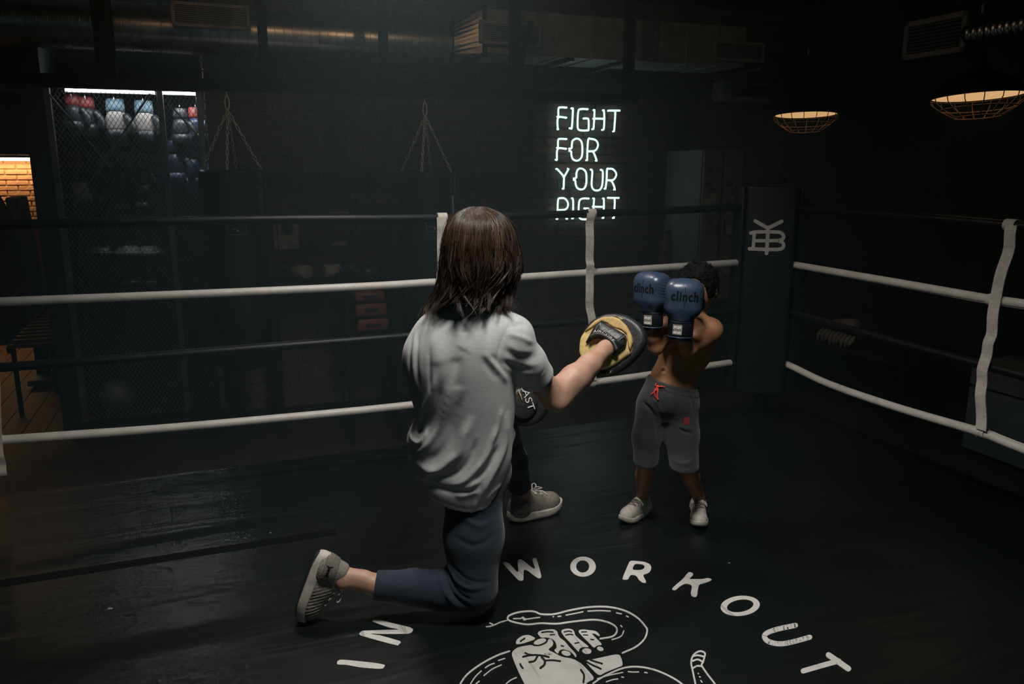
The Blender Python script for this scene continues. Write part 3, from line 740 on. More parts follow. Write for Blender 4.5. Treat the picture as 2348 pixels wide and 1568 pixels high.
for (x, y) in ((1275, 150), (1395, 158), (1690, 175)):
    s = on_q(x, y, DQ)[0]
    br = empty('duct_bracket', R(s, DQ - 0.3, rd_z0 - 0.03), (0, 0, ROOM), ['perforated steel bracket under the middle of the flat duct', 'perforated steel bracket under the flat duct beside the hanger post', 'perforated steel bracket near the end of the flat duct'][[1275, 1395, 1690].index(x)], 'bracket', 'brackets under the flat duct')
    MB().bar((0, 0, 0), (-0.0, 0.75, 0), 0.03, 0.004).build('flange', M_['galv'], br)
    MB().bar((0.015, 0, 0.015), (0.015, 0.75, 0.015), 0.004, 0.03).build('web', M_['galv'], br)
    for k in range(10):
        MB().box((-0.002, 0.05 + 0.07 * k, -0.0025), (0.010, 0.03, 0.002)).build('slot', M_['black_paint'], br)
def grille(name, corners_px, plane_fn, place_fn, normal_rot, label, nsl, depth, rows_=None):
    (x0, y0), (x1, y1) = corners_px
    a0, zt = plane_fn(x0, y0); a1, zb = plane_fn(x1, y1)
    w = abs(a1 - a0); h = zt - zb
    o = empty(name, place_fn((a0 + a1) / 2, zb), (0, 0, normal_rot), label, 'air vent', 'pale metal air vents')
    fw = min(w, h) * 0.14
    MB().box((0, depth / 2, h / 2), (w * .92, depth, h * .86)).build('box', M_['galv'], o, bevel=0.004)
    for (c, d) in (((0, -0.008, h - fw / 2), (w, 0.018, fw)), ((0, -0.008, fw / 2), (w, 0.018, fw)), ((-w / 2 + fw / 2, -0.008, h / 2), (fw, 0.018, h)), ((w / 2 - fw / 2, -0.008, h / 2), (fw, 0.018, h))):
        MB().box(c, d).build('frame_side', M_['vent_white'], o, bevel=0.003)
    MB().box((0, 0.0, h / 2), (w - fw, 0.004, h - fw)).build('back_plate', M_['black_paint'], o)
    ih = h - 2 * fw
    for i in range(nsl):
        z = fw + ih * (i + .5) / nsl
        MB().box((0, -0.008, z), (w - 2 * fw, 0.010, 0.003), Matrix.Rotation(0.5, 3, 'X')).build('louver', M_['vent_white'], o)
    nv = int((w - 2 * fw) / 0.03)
    for i in range(nv):
        MB().box((-w / 2 + fw + (w - 2 * fw) * (i + .5) / nv, -0.004, h / 2), (0.0025, 0.004, ih)).build('fin', M_['grey_cab'], o)
    return o
GQ = DQ - 0.17
grille('air_vent', ((390, 2), (574, 70)), lambda x, y: on_q(x, y, GQ - .1), lambda s, z: R(s, GQ - .1, z), ROOM, 'pale air vent hung on the round duct above the gear cage', 9, 0.12)
grille('air_vent', ((1098, 45), (1240, 108)), lambda x, y: on_q(x, y, DQ - 0.30), lambda s, z: R(s, DQ - 0.30, z), ROOM, 'pale air vent on the flat duct behind the hanger post', 8, 0.08)
grille('air_vent', ((1638, 92), (1750, 144)), lambda x, y: on_q(x, y, DQ - 0.28), lambda s, z: R(s, DQ - 0.28, z), ROOM, 'pale air vent at the end of the flat duct', 8, 0.10)
WS = RIGHTS - 0.10
grille('air_vent', ((2076, 76), (2216, 92)), lambda x, y: (on_s(x, y, WS)[0], on_s(x, y, WS)[1] + (0.075 if x < 2100 else -0.075)), lambda q, z: R(WS, q, z), ROOM - math.pi / 2, 'pale air vent high on the dark wall beside the hanging lamps', 8, 0.08)
q0, z0 = on_s(2225, 78, WS)
sd = empty('small_duct', R(RIGHTS - 0.12, q0, z0), (0, 0, ROOM), 'thin ribbed metal duct leading from the vent on the dark wall', 'air duct')
rows = []
for i in range(24):
    rows += [(0.07, -i * 0.05), (0.07, -i * 0.05 - 0.03), (0.075, -i * 0.05 - 0.035), (0.075, -i * 0.05 - 0.045)]
MB().lathe(rows, 20, Matrix.Rotation(math.pi / 2, 4, 'X') @ Matrix.Rotation(math.pi, 4, 'X')).build('duct_tube', M_['galv'], sd, smooth=True)

# wall-mounted cooling unit with its bracket
aq = BACKQ - 0.16
a_s0, a_z1 = on_q(1652, 182, aq); a_s1, a_z0 = on_q(1768, 236, aq)
ac = empty('air_conditioner', R((a_s0 + a_s1) / 2, BACKQ - 0.015, a_z0), (0, 0, ROOM), 'grey wall air conditioner between the flat duct and the tall cabinet', 'air conditioner')
aw, ah = a_s1 - a_s0, a_z1 - a_z0
MB().box((0, -0.08, ah / 2), (aw, 0.16, ah)).build('casing', M_['vent_white'], ac, bevel=0.03, seg=3, smooth=True)
MB().box((0.04, -0.163, ah / 2), (aw * .74, 0.008, ah * .55)).build('front_panel', M_['black_paint'], ac, bevel=0.003)
for i in range(3): MB().box((-aw / 2 + 0.05 + i * 0.04, -0.1625, ah / 2), (0.012, 0.006, ah * .8)).build('louver', M_['grey_cab'], ac, bevel=0.002)
ab = empty('wall_bracket', R(a_s0, BACKQ - 0.02, a_z1 + 0.03), (0, 0, ROOM), 'perforated steel rail on the brick above the air conditioner', 'bracket')
MB().bar((-0.05, 0, 0), (aw * 1.05, 0, 0.0), 0.02, 0.035).build('rail', M_['galv'], ab)
for k in range(8): MB().box((k * aw / 8, -0.011, 0), (0.02, 0.002, 0.01)).build('slot', M_['black_paint'], ab)

# ------------------------------------------------------------------ hanging lamps with wire baskets
M_['lamp_disc'] = glow('lamp_disc', (1.0, 0.60, 0.27), 0.62)
M_['wire'] = mat('wire', (0.16, 0.09, 0.045), 0.5, 0.2, 30, metal=0.4)
def lamp(px, py_c, py_b, wid_px, y, label, roll=0.0):
    c = at_y(px, py_c, y); r = wid_px / 2 / FOC * (y * math.cos(PITCH)) * 1.02; zb = at_y(px, py_b, y).z
    dep = c.z - zb
    o = empty('pendant_lamp', (c.x, c.y, zb), (-0.062, roll, 0.0), label, 'lamp', 'hanging lamps with wire baskets')
    MB().lathe([(r * 1.0, dep), (r * .98, dep + 0.012), (r * .75, dep + 0.075), (r * .35, dep + 0.12), (0.035, dep + 0.15), (0.03, dep + 0.22), (0.012, dep + 0.23)], 40, caps=False).build('shade', M_['black_steel'], o, smooth=True)
    MB().lathe([(r * .97, dep + 0.006), (r * .6, dep + 0.008), (0.001, dep + 0.009)], 40, caps=False).build('glowing_diffuser', M_['lamp_disc'], o)
    MB().tube([(0, 0, dep + 0.22), (-(CEIL - zb) * math.sin(roll), -(CEIL - zb) * 0.062, CEIL - zb)], 0.004, 6).build('cord', M_['black_steel'], o)
    MB().tube([(0, 0, dep + 0.42), (0, 0, dep + 0.46)], 0.009, 8).build('cord_grip', M_['rivet'], o)
    rb = r * 0.50
    for rr, z in ((r, dep), (r * .80, dep * .42), (rb, 0.0)):
        MB().tube([(rr * math.cos(t), rr * math.sin(t), z) for t in [2 * math.pi * k / 40 for k in range(40)]], 0.0032, 6, closed=True).build('basket_ring', M_['wire'], o, smooth=True)
    for k in range(16):
        t = 2 * math.pi * k / 16; cs, sn = math.cos(t), math.sin(t)
        MB().tube([(r * cs, r * sn, dep), (r * .97 * cs, r * .97 * sn, dep * .74), (r * .80 * cs, r * .80 * sn, dep * .42), (rb * cs, rb * sn, 0)], 0.0026, 5).build('basket_rib', M_['wire'], o, smooth=True)
    lt = bpy.data.lights.new('lamp_bulb', 'AREA'); lt.shape = 'DISK'; lt.size = r * 1.6; lt.energy = 0.07; lt.color = (1, .62, .3)
    lo = bpy.data.objects.new('lamp_bulb', lt); COL.objects.link(lo); lo.parent = o; lo.location = (0, 0, dep - 0.004)
    return o
lamp(1848, 264, 301, 136, 6.0, 'smaller hanging lamp with wire basket, farther from the camera')
lamp(2246, 222, 268, 190, 4.35, 'larger hanging lamp with wire basket at the picture edge', -0.03)

# ------------------------------------------------------------------ tall cabinet in the corner
cq = BACKQ - 0.62
c_sl, c_zt = on_q(1612, 343, cq); c_sr, _ = on_q(1706, 345, cq)
c_zb = on_q(1650, 690, cq)[1]
cb = empty('tall_cabinet', R((c_sl + c_sr) / 2, cq + 0.29, FLOOR), (0, 0, ROOM), 'tall grey metal cabinet with stickered doors behind the ring corner', 'cabinet')
cw = c_sr - c_sl; z0 = c_zb - FLOOR; z1 = c_zt - FLOOR
MB().box((0, 0, (z0 + z1) / 2), (cw, 0.56, z1 - z0)).build('body', M_['grey_cab'], cb, bevel=0.006)
MB().box((0, 0, z0 / 2), (cw * .98, 0.54, z0)).build('plinth', M_['black_paint'], cb, bevel=0.004)
for sx in (-1, 1):
    d = MB().box((0, -0.012, 0), (cw * .44, 0.02, z1 - z0 - 0.04)).build('door', M_['grey_cab'], cb, bevel=0.004); d.location = (sx * cw * .255, -0.28, (z0 + z1) / 2)
    MB().box((-sx * cw * .17, -0.03, 0), (0.012, 0.02, 0.12)).build('handle', M_['black_steel'], d, bevel=0.003)
    for k in range(7):
        rr = random.Random(k * 3 + sx)
        MB().box((rr.uniform(-.12, .12) * cw, -0.0228, rr.uniform(-.5, .48) * (z1 - z0 - .2)), (rr.uniform(.03, .07), 0.001, rr.uniform(.03, .07)), Matrix.Rotation(rr.uniform(-.6, .6), 3, 'Y')).build('sticker', [M_['black_paint'], M_['red_dark'], M_['grey_pale']][k % 3], d)
MB().box((0, -0.283, (z0 + z1) / 2), (0.03, 0.012, z1 - z0 - 0.02)).build('centre_strip', M_['black_paint'], cb)
# red cylinder beside the cabinet
ex_s, ex_z = on_q(1527, 590, BACKQ - 0.16)
ex = empty('fire_extinguisher', R(ex_s, BACKQ - 0.16, FLOOR), (0, 0, ROOM), 'dark red fire extinguisher on a stand left of the tall cabinet', 'extinguisher')
hb = ex_z - FLOOR
MB().lathe([(0.05, hb - 0.22), (0.062, hb - 0.20), (0.062, hb + 0.12), (0.05, hb + 0.17), (0.02, hb + 0.19), (0.02, hb + 0.22)], 20).build('tank', M_['red_dark'], ex, smooth=True)
MB().bar((-0.02, 0, hb + 0.225), (0.05, -0.02, hb + 0.24), 0.015, 0.02).build('lever', M_['black_steel'], ex)
MB().tube(smooth_path([(0.02, 0, hb + 0.21), (0.07, -0.02, hb + 0.15), (0.066, -0.02, hb - 0.02), (0.062, -0.03, hb - .12)], 5), 0.007, 8).build('hose', M_['black_steel'], ex, smooth=True)
MB().box((0, 0, (hb - 0.22) / 2), (0.16, 0.16, hb - 0.22)).build('stand', M_['black_steel'], ex, bevel=0.004)
# ------------------------------------------------------------------ gear cage on the far side
CQ = BACKQ - 0.02
def cg(x, y, q=CQ): return on_q(x, y, q)
cage = empty('gear_cage', R((cage_l + cage_r) / 2, CQ, FLOOR), (0, 0, ROOM), 'black wire mesh gear cage with boxing equipment hung inside', 'cage')
cmid = (cage_l + cage_r) / 2
def cl(s, z, dq=0): return Vector((s - cmid, dq, z - FLOOR))
top_z = cg(300, 205)[1]
mid_s = cg(366, 215)[0]
M_['frame_grey'] = mat('frame_grey', (0.24, 0.25, 0.26), 0.4, 0.2, 12, metal=0.5)
for s in (cage_l + 0.02, mid_s, cage_r - 0.01):
    MB().bar(cl(s, FLOOR), cl(s, top_z), 0.04, 0.04).build('upright', M_['frame_grey'], cage, bevel=0.003)
MB().bar(cl(cage_l, top_z + 0.02), cl(cage_r, top_z + 0.02), 0.05, 0.05).build('top_rail', M_['black_steel'], cage, bevel=0.003)
MB().bar(cl(cage_l, FLOOR + 0.03), cl(cage_r, FLOOR + 0.03), 0.05, 0.05).build('bottom_rail', M_['black_steel'], cage, bevel=0.003)
M_['mesh_wire'] = mat('mesh_wire', (0.30, 0.29, 0.28), 0.5, metal=0.3)
def mesh_panel(s0, s1, z0, z1, dq):
    mb = MB(); px_, pz = 0.030, 0.046; k = pz / px_
    w, h = s1 - s0, z1 - z0
    def seg(a, b):
        mb.bar(cl(*a, dq), cl(*b, dq), 0.0026, 0.0026)
    n = int((w + h / k) / px_) + 2
    for i in range(-2, n + 1):
        for sg in (1, -1):
            # z = z0 + sg*k*(s - c)
            c = s0 + i * px_ - (h / k if sg > 0 else 0)
            pts = []
            for s in (s0, s1):
                z = z0 + k * (s - c) if sg > 0 else z0 + k * (c - s)
                if z0 <= z <= z1: pts.append((s, z))
            for z in (z0, z1):
                s = c + (z - z0) / k if sg > 0 else c - (z - z0) / k
                if s0 < s < s1: pts.append((s, z))
            if len(pts) >= 2:
                a, b = pts[0], max(pts[1:], key=lambda p: abs(p[0] - pts[0][0]))
                if abs(a[0] - b[0]) > 1e-3: seg(a, b)
    o = mb.build('wire_mesh', M_['mesh_wire'], cage); o['kind'] = 'stuff'
mesh_panel(cage_l + 0.04, mid_s - 0.02, FLOOR + .05, top_z, 0.0)
mesh_panel(mid_s + 0.02, cage_r - 0.03, FLOOR + .05, top_z, 0.0)
# diagonal stiffeners of the doors
for a, b in (((112, 215), (250, 380)), ((345, 215), (170, 470)), ((385, 235), (470, 330))):
    MB().bar(cl(*cg(*a), -0.012), cl(*cg(*b), -0.012), 0.012, 0.012).build('stiffener', M_['frame_grey'], cage)
# light strips inside the top of the cage
M_['strip_cool'] = glow('strip_cool', (0.90, 0.97, 1.0), 14.0)
M_['strip_cool_b'] = glow('strip_cool_b', (0.92, 0.97, 1.0), 75.0)
def strip(x0, x1, y0, y1, label, energy, glowm=None):
    s0, z0 = cg(x0, y0, CQ + 0.10); s1, z1 = cg(x1, y1, CQ + 0.10)
    o = empty('strip_light', R((s0 + s1) / 2, CQ + 0.10, z0), (0, 0, ROOM), label, 'light', 'cool strip lights in the cage')
    MB().box((0, 0, 0), (s1 - s0, 0.03, 0.022)).build('tube', glowm or M_['strip_cool'], o, bevel=0.004)
    MB().box((0, 0.028, 0.0), (s1 - s0 + 0.02, 0.02, 0.04)).build('housing', M_['vent_white'], o, bevel=0.003)
    lt = bpy.data.lights.new('strip_glow', 'AREA'); lt.shape = 'RECTANGLE'; lt.size = s1 - s0; lt.size_y = 0.04; lt.energy = energy; lt.color = (.80, .95, 1)
    lo = bpy.data.objects.new('strip_glow', lt); COL.objects.link(lo); lo.parent = o; lo.location = (0, 0.0, -0.02)
strip(150, 352, 204, 210, 'long thin cool strip light inside the cage top', 0.5)
strip(376, 446, 210, 213, 'short bright cool strip light beside the cage upright', 0.05, M_['strip_cool_b'])
# equipment hung on hooks: head guards and gloves
def hung_gear(x, y, q, sc, cols, label, hook=True):
    s, z = on_q(x, y, q)
    o = empty('boxing_glove', R(s, q, z), (0, 0, ROOM), label, 'boxing glove', 'gear hung in the cage')
    cuff, palm, fist = cols
    # hangs fist down: cuff at the top
    MB().lathe([(0.040 * sc, 0.0), (0.052 * sc, -0.005), (0.056 * sc, -0.06 * sc), (0.054 * sc, -0.085 * sc)], 20, Matrix.Diagonal((1, .62, 1, 1))).build('cuff', cuff, o, smooth=True)
    MB().lathe([(0.050 * sc, -0.08 * sc), (0.062 * sc, -0.12 * sc), (0.078 * sc, -0.18 * sc), (0.076 * sc, -0.205 * sc)], 20, Matrix.Diagonal((1, .7, 1, 1))).build('palm', palm, o, smooth=True)
    MB().lathe([(0.076 * sc, -0.19 * sc), (0.084 * sc, -0.23 * sc), (0.080 * sc, -0.28 * sc), (0.058 * sc, -0.32 * sc), (0.002, -0.335 * sc)], 20, Matrix.Diagonal((1, .85, 1, 1))).build('fist', fist, o, smooth=True)
    MB().tube(smooth_path([(0.055 * sc, -0.02, -0.10 * sc), (0.090 * sc, -0.045 * sc, -0.17 * sc), (0.080 * sc, -0.055 * sc, -0.24 * sc)], 4), [0.022 * sc, .024 * sc, .026 * sc, .027 * sc, .028 * sc, .027 * sc, .026 * sc, .024 * sc, .016 * sc], 12).build('thumb', fist, o, smooth=True)
    if hook:
        MB().tube(smooth_path([(0, 0, 0.03), (0, -0.03, 0.02), (0, -0.035, -0.02), (0, -0.03, -0.05)], 4), 0.004, 6).build('hook', M_['rivet'], o, smooth=True)
    return o
MB_ = M_
M_['gear_blue'] = mat('gear_blue', (0.14, 0.22, 0.28), 0.5, 0.15, 20)
M_['gear_white'] = mat('gear_white', (0.34, 0.31, 0.29), 0.6, 0.15, 20)
M_['gear_red'] = mat('gear_red', (0.22, 0.028, 0.028), 0.5, 0.15, 20)
M_['gear_black'] = mat('gear_black', (0.02, 0.022, 0.028), 0.4, 0.15, 20)
M_['gear_navy'] = mat('gear_navy', (0.010, 0.024, 0.075), 0.4, 0.15, 20)
GQ2 = CQ + 0.22
hung_gear(164, 215, GQ2, 1.0, (M_['gear_red'], M_['gear_black'], M_['gear_black']), 'black glove with red cuff in the cage, nearest the doorway')
hung_gear(196, 222, GQ2, 1.0, (M_['gear_red'], M_['gear_black'], M_['gear_black']), 'second black glove with red cuff in the cage')
hung_gear(262, 226, GQ2, 1.15, (M_['gear_blue'], M_['gear_white'], M_['gear_black']), 'white boxing glove with pale blue cuff in the cage middle')
hung_gear(328, 230, GQ2, 1.15, (M_['gear_blue'], M_['gear_white'], M_['gear_black']), 'white boxing glove with pale blue cuff beside the cage upright')
hung_gear(412, 248, GQ2, 1.0, (M_['gear_black'], M_['gear_black'], M_['gear_black']), 'black glove below the short strip light in the cage')
hung_gear(448, 246, GQ2, 1.0, (M_['gear_red'], M_['gear_navy'], M_['gear_navy']), 'navy glove with red cuff beside the heavy bag chains')
hung_gear(398, 322, GQ2, 1.25, (M_['gear_navy'], M_['gear_navy'], M_['gear_navy']), 'dark blue glove hanging lower in the cage')
hung_gear(440, 334, GQ2, 1.25, (M_['gear_navy'], M_['gear_navy'], M_['gear_navy']), 'dark blue glove hanging behind the heavy bag rim')
for k, (x, y) in enumerate([(166, 310), (218, 330), (184, 392), (270, 360), (322, 365), (208, 400), (318, 405)]):
    hung_gear(x, y, GQ2 + 0.1, 1.0, (M_['gear_black'], M_['grey_pale'] if k % 3 == 2 else M_['gear_black'], M_['gear_black']),
        ['small black glove under the two red-cuffed gloves', 'black glove under the second red-cuffed glove', 'black glove low on the cage side near the doorway', 'black glove below the middle white glove', 'black glove below the white glove at the upright', 'black glove in the lower row of the cage, under the diagonal', 'black glove lowest beside the cage upright'][k])
# shelf with shoes and guards behind the lower mesh
sh = empty('cage_shelf', R(cmid, CQ + 0.4, FLOOR), (0, 0, ROOM), 'black two-tier shelf inside the lower half of the cage', 'shelf')
for zz_ in (on_q(300, 600, CQ + .3)[1], on_q(300, 665, CQ + .3)[1]):
    MB().box((0, 0, zz_ - FLOOR), (cage_r - cage_l - 0.1, 0.3, 0.02)).build('shelf_board', M_['black_paint'], sh, bevel=0.003)
for sx in (-1, 1): MB().box((sx * (cage_r - cage_l - .12) / 2, 0, 0.55), (0.03, 0.3, 1.1)).build('side', M_['black_paint'], sh)
def pad_gear(x, y, q, label, m, sx=0.11, sz=0.09):
    s, z = on_q(x, y, q)
    o = empty('head_guard', R(s, q, z), (0, 0, ROOM + 0.3), label, 'head guard', 'guards on the cage shelf')
    MB().lathe([(sx * .55, 0), (sx * .95, sz * .25), (sx, sz * .6), (sx * .85, sz), (sx * .55, sz * 1.2), (0.01, sz * 1.25)], 20).build('padding', m, o, smooth=True)
    MB().tube([(sx * 1.0 * math.cos(t), sx * 1.0 * math.sin(t), sz * .62) for t in [math.pi + 0.3 + k * (math.pi - .6) / 10 for k in range(11)]], 0.02, 8).build('brow_pad', m, o, smooth=True)
    MB().tube([(sx * .9 * math.cos(t), sx * .9 * math.sin(t), sz * .12) for t in [math.pi + 0.1 + k * (math.pi - .2) / 10 for k in range(11)]], 0.018, 8).build('chin_strap', M_['gear_black'], o, smooth=True)
pad_gear(235, 596, CQ + .3, 'dark padded head guard on the upper cage shelf nearest the doorway', M_['gear_black'])
pad_gear(300, 596, CQ + .3, 'pale-banded head guard in the middle of the upper cage shelf', M_['grey_cab'])
pad_gear(345, 596, CQ + .3, 'pale-banded head guard on the upper cage shelf beside the upright', M_['grey_cab'])
pad_gear(305, 662, CQ + .3, 'dark head guard in the middle of the lower cage shelf', M_['gear_black'])
pad_gear(350, 662, CQ + .3, 'dark head guard on the lower cage shelf beside the upright', M_['gear_black'])
gb = pad_gear
s_, z_ = on_q(255, 790, CQ + .3)
ball = empty('medicine_ball', R(s_, CQ + .33, FLOOR), label='grey medicine ball on the floor inside the cage', cat='ball')
rb_ = 0.14
MB().lathe([(rb_ * math.sin(math.pi * k / 14) + 1e-4, rb_ - rb_ * math.cos(math.pi * k / 14)) for k in range(15)], 24).build('ball_shell', M_['grey_cab'], ball, smooth=True)
MB().tube([(rb_ * 1.0 * math.cos(t), 0, rb_ + rb_ * 1.0 * math.sin(t)) for t in [2 * math.pi * k / 24 for k in range(24)]], 0.003, 6, closed=True).build('ball_seam', M_['black_paint'], ball)

# ------------------------------------------------------------------ room beyond the doorway
M_['strip_warm'] = glow('strip_warm', (1.0, 0.68, 0.36), 5.0)
ws, wz = on_q(20, 365, FARQ - 0.10); we, _ = on_q(62, 365, FARQ - 0.10)
wl = empty('strip_light', R(ws - 0.35, FARQ - 0.10, wz), (0, 0, ROOM), 'warm orange strip light on the brick wall through the doorway', 'light')
ww = we - ws + 1.2
MB().box((0, 0, 0), (ww, 0.03, 0.035)).build('tube', M_['strip_warm'], wl, bevel=0.005)
MB().box((0, 0.02, 0.028), (ww + 0.02, 0.07, 0.022)).build('housing', M_['black_steel'], wl, bevel=0.003)
lt = bpy.data.lights.new('strip_glow', 'AREA'); lt.shape = 'RECTANGLE'; lt.size = ww; lt.size_y = 0.05; lt.energy = 9; lt.color = (1, .58, .26)
lo = bpy.data.objects.new('strip_glow', lt); COL.objects.link(lo); lo.parent = wl; lo.location = (0, -0.03, -0.03)
lo.rotation_euler = (0.15, 0, 0)
for nm_, (s_q, q_q, z_q), en_ in (('back_room_fill', (ws + 0.3, BACKQ + 1.3, 2.6), 3.0),):  # added warm fill, out of view, to brighten the steps, machine and bag
    lt = bpy.data.lights.new(nm_, 'POINT'); lt.energy = en_; lt.color = (1, .66, .36); lt.shadow_soft_size = 0.08
    lo = bpy.data.objects.new(nm_, lt); COL.objects.link(lo); lo.location = R(s_q, q_q, z_q)
# dark red teardrop bag in the doorway
tq_ = BACKQ + 1.0
ts, tz = on_q(-12, 560, tq_)
tb = empty('teardrop_bag', R(ts, tq_, on_q(10, 682, tq_)[1]), (0, 0, ROOM), 'dark red teardrop punching bag hanging in the doorway', 'punching bag')
zb0 = on_q(10, 682, tq_)[1]; tw = on_q(70, 600, tq_)[0] - ts
th_ = on_q(0, 395, tq_)[1] - zb0
MB().lathe([(0.01, 0), (tw * .55, 0.02), (tw * .9, 0.12), (tw, 0.26), (tw * .93, 0.45), (tw * .68, th_ * .62), (tw * .35, th_ * .82), (0.03, th_)], 32).build('bag_body', mat('bag_red', (0.10, 0.016, 0.013), 0.35, 0.2, 14), tb, smooth=True)
MB().tube([(0, 0, th_), (0, 0, CEIL - zb0)], 0.008, 6).build('hanging_strap', M_['black_steel'], tb)
# grey panel with oval badge, leaning behind it
pq_ = BACKQ + 1.6
p0s, p0z = on_q(30, 450, pq_); p1s, p1z = on_q(108, 680, pq_)
pnl = empty('grey_machine', R((p0s + p1s) / 2 - .02, pq_, FLOOR), (0, 0, ROOM), 'tall grey-green gym machine with an oval badge in the doorway', 'gym machine')
pw = p1s - p0s
MB().box((0, 0, (p0z - FLOOR) * .62), (pw * .8, 0.25, (p0z - FLOOR) * .76), Matrix.Rotation(-0.06, 3, 'Y')).build('shroud', M_['grey_teal'], pnl, bevel=0.02, smooth=True)
MB().box((0, 0, 0.06), (pw, 0.6, 0.05)).build('foot_rail', M_['grey_teal'], pnl, bevel=0.01)
MB().box((0, 0, 0.25), (0.1, 0.1, 0.36)).build('column', M_['black_steel'], pnl, bevel=0.005)
bs, bz = on_q(48, 468, pq_ - .14)
MB().lathe([(0.001, 0.0), (0.022, 0.0), (0.022, 0.004)], 20, Matrix.Translation((bs - (p0s + p1s) / 2 + .02, -0.137, bz - FLOOR)) @ Matrix.Rotation(math.pi / 2, 4, 'X') @ Matrix.Diagonal((1, 1.7, 1, 1))).build('badge', M_['vent_white'], pnl)
os_, oz_ = on_q(83, 545, pq_ + 0.6)
rp_ = empty('red_post', R(os_, pq_ + 0.6, FLOOR), (0, 0, ROOM), 'narrow orange-red post beside the grey gym machine', 'post')
MB().box((0, 0, (oz_ + .1 - FLOOR) / 2), (0.07, 0.07, oz_ + .1 - FLOOR)).build('shaft', mat('orange_red', (0.45, 0.10, 0.04), 0.5, 0.1, 10), rp_, bevel=0.006)
MB().box((0, 0, 0.01), (0.2, 0.2, 0.02)).build('foot', M_['black_steel'], rp_)
# slatted wooden steps
st = empty('slatted_steps', R(on_q(60, 800, BACKQ + .5)[0], BACKQ + .5, FLOOR), (0, 0, ROOM), 'pale wooden slats rising like steps inside the doorway', 'steps')
sM = (Matrix.Translation(st.location) @ Matrix.Rotation(ROOM, 4, 'Z')).inverted()
for i in range(12):
    t = i / 11
    y = 795 - 90 * t ** 0.85; xl = 22 + 88 * t; xr = 117 - 6 * t
    qq = BACKQ + .45 + 0.75 * t
    sa, za = on_q(xl, y, qq); sb, zb = on_q(xr + 6, y - 1, qq)
    a = sM @ R(sa, qq, za); b = sM @ R(sb, qq, za)
    MB().bar(a, b, 0.05, 0.028 - 0.010 * t).build('slat', M_['wood'], st, bevel=0.003)
for (xa, ya, qa, xb, yb, qb) in ((20, 805, BACKQ + .45, 112, 702, BACKQ + 1.2), (100, 800, BACKQ + .45, 122, 740, BACKQ + 1.0)):
    sa, za = on_q(xa, ya, qa); sb, zb = on_q(xb, yb, qb)
    MB().bar(sM @ R(sa, qa, za), sM @ R(sb, qb, zb), 0.03, 0.05).build('stringer', M_['black_steel'], st, bevel=0.003)
for t in (0.05, 0.95):
    xm, ym, qm = 112 * t + 25 * (1 - t), 800 - 90 * t, BACKQ + .48 + .7 * t
    sm, zm = on_q(xm, ym, qm)
    MB().bar(sM @ R(sm, qm, FLOOR), sM @ R(sm, qm, zm - .02), 0.03).build('leg', M_['black_steel'], st)

# ------------------------------------------------------------------ things along the brick wall
wq = BACKQ - 0.03
def wall_thing(name, x0, y0, x1, y1, dep, m, label, cat, q=None, bevel=0.003):
    qq = (BACKQ - 0.012 - dep) if q is None else q
    s0, z1 = on_q(x0, y0, qq); s1, z0 = on_q(x1, y1, qq)
    o = empty(name, R((s0 + s1) / 2, qq + dep, z0), (0, 0, ROOM), label, cat)
    return o, s1 - s0, z1 - z0
o, w, h = wall_thing('metal_panel', 625, 515, 688, 571, 0.05, None, 'pale square panel with a dark round disc on the brick wall', 'panel')
MB().box((w * .09, -0.025, h / 2), (w * .80, 0.05, h)).build('plate', M_['grey_pale'], o, bevel=0.003)
MB().box((-w * .42, -0.02, h / 2), (w * .14, 0.04, h * .96)).build('edge_strip', M_['grey_pale'], o, bevel=0.003)
MB().lathe([(0.001, 0), (w * .24, 0), (w * .24, 0.01)], 24, Matrix.Translation((w * .05, -0.05, h * .84)) @ Matrix.Rotation(math.pi / 2, 4, 'X')).build('disc', M_['black_paint'], o)
o, w, h = wall_thing('control_box', 690, 545, 800, 571, 0.06, None, 'dark flat control box with a pale label on the brick wall', 'box')
MB().box((0, -0.03, h / 2), (w, 0.06, h)).build('case', M_['dark_wall'], o, bevel=0.004)
MB().box((w * .27, -0.0605, h * .46), (w * .26, 0.002, h * .34)).build('label_plate', M_['grey_pale'], o)
MB().box((w * .44, -0.0605, h * .46), (w * .07, 0.002, h * .34)).build('label_plate', M_['grey_pale'], o)
o, w, h = wall_thing('wall_shelf', 755, 486, 800, 490, 0.12, None, 'short pale ledge on the brick wall above the control box', 'ledge')
MB().box((0, -0.06, h / 2), (w, 0.12, h)).build('board', M_['grey_pale'], o, bevel=0.002)
for sx in (-1, 1): MB().bar((sx * w * .35, 0, -0.06), (sx * w * .35, -0.08, 0), 0.01).build('brace', M_['black_steel'], o)
o, w, h = wall_thing('picture_frame', 818, 458, 906, 580, 0.03, None, 'dark framed board on the brick wall behind the second heavy bag', 'picture frame')
MB().box((0, -0.008, h / 2), (w, 0.016, h)).build('board', mat('board_brown', (0.035, 0.022, 0.020), 0.7, 0.2, 12), o)
for c, d in (((0, -0.015, h - .012), (w, 0.03, .024)), ((0, -0.015, .012), (w, 0.03, .024)), ((-w / 2 + .012, -0.015, h / 2), (.024, 0.03, h)), ((w / 2 - .012, -0.015, h / 2), (.024, 0.03, h))):
    MB().box(c, d).build('frame_side', M_['red_dark'], o, bevel=0.002)
# conduit up the wall
cs, _ = on_q(798, 300, BACKQ - 0.02)
cd = empty('wall_conduit', R(cs, BACKQ - 0.025, FLOOR), (0, 0, ROOM), 'thin grey conduit running up the brick wall between the bags', 'conduit')
MB().tube([(0, 0, 0.6), (0, 0, CEIL - FLOOR)], 0.010, 10).build('pipe', M_['grey_teal'], cd, smooth=True)
for z in (0.9, 1.7, 2.5): MB().box((0, 0.005, z), (0.05, 0.01, 0.02)).build('clip', M_['grey_teal'], cd)
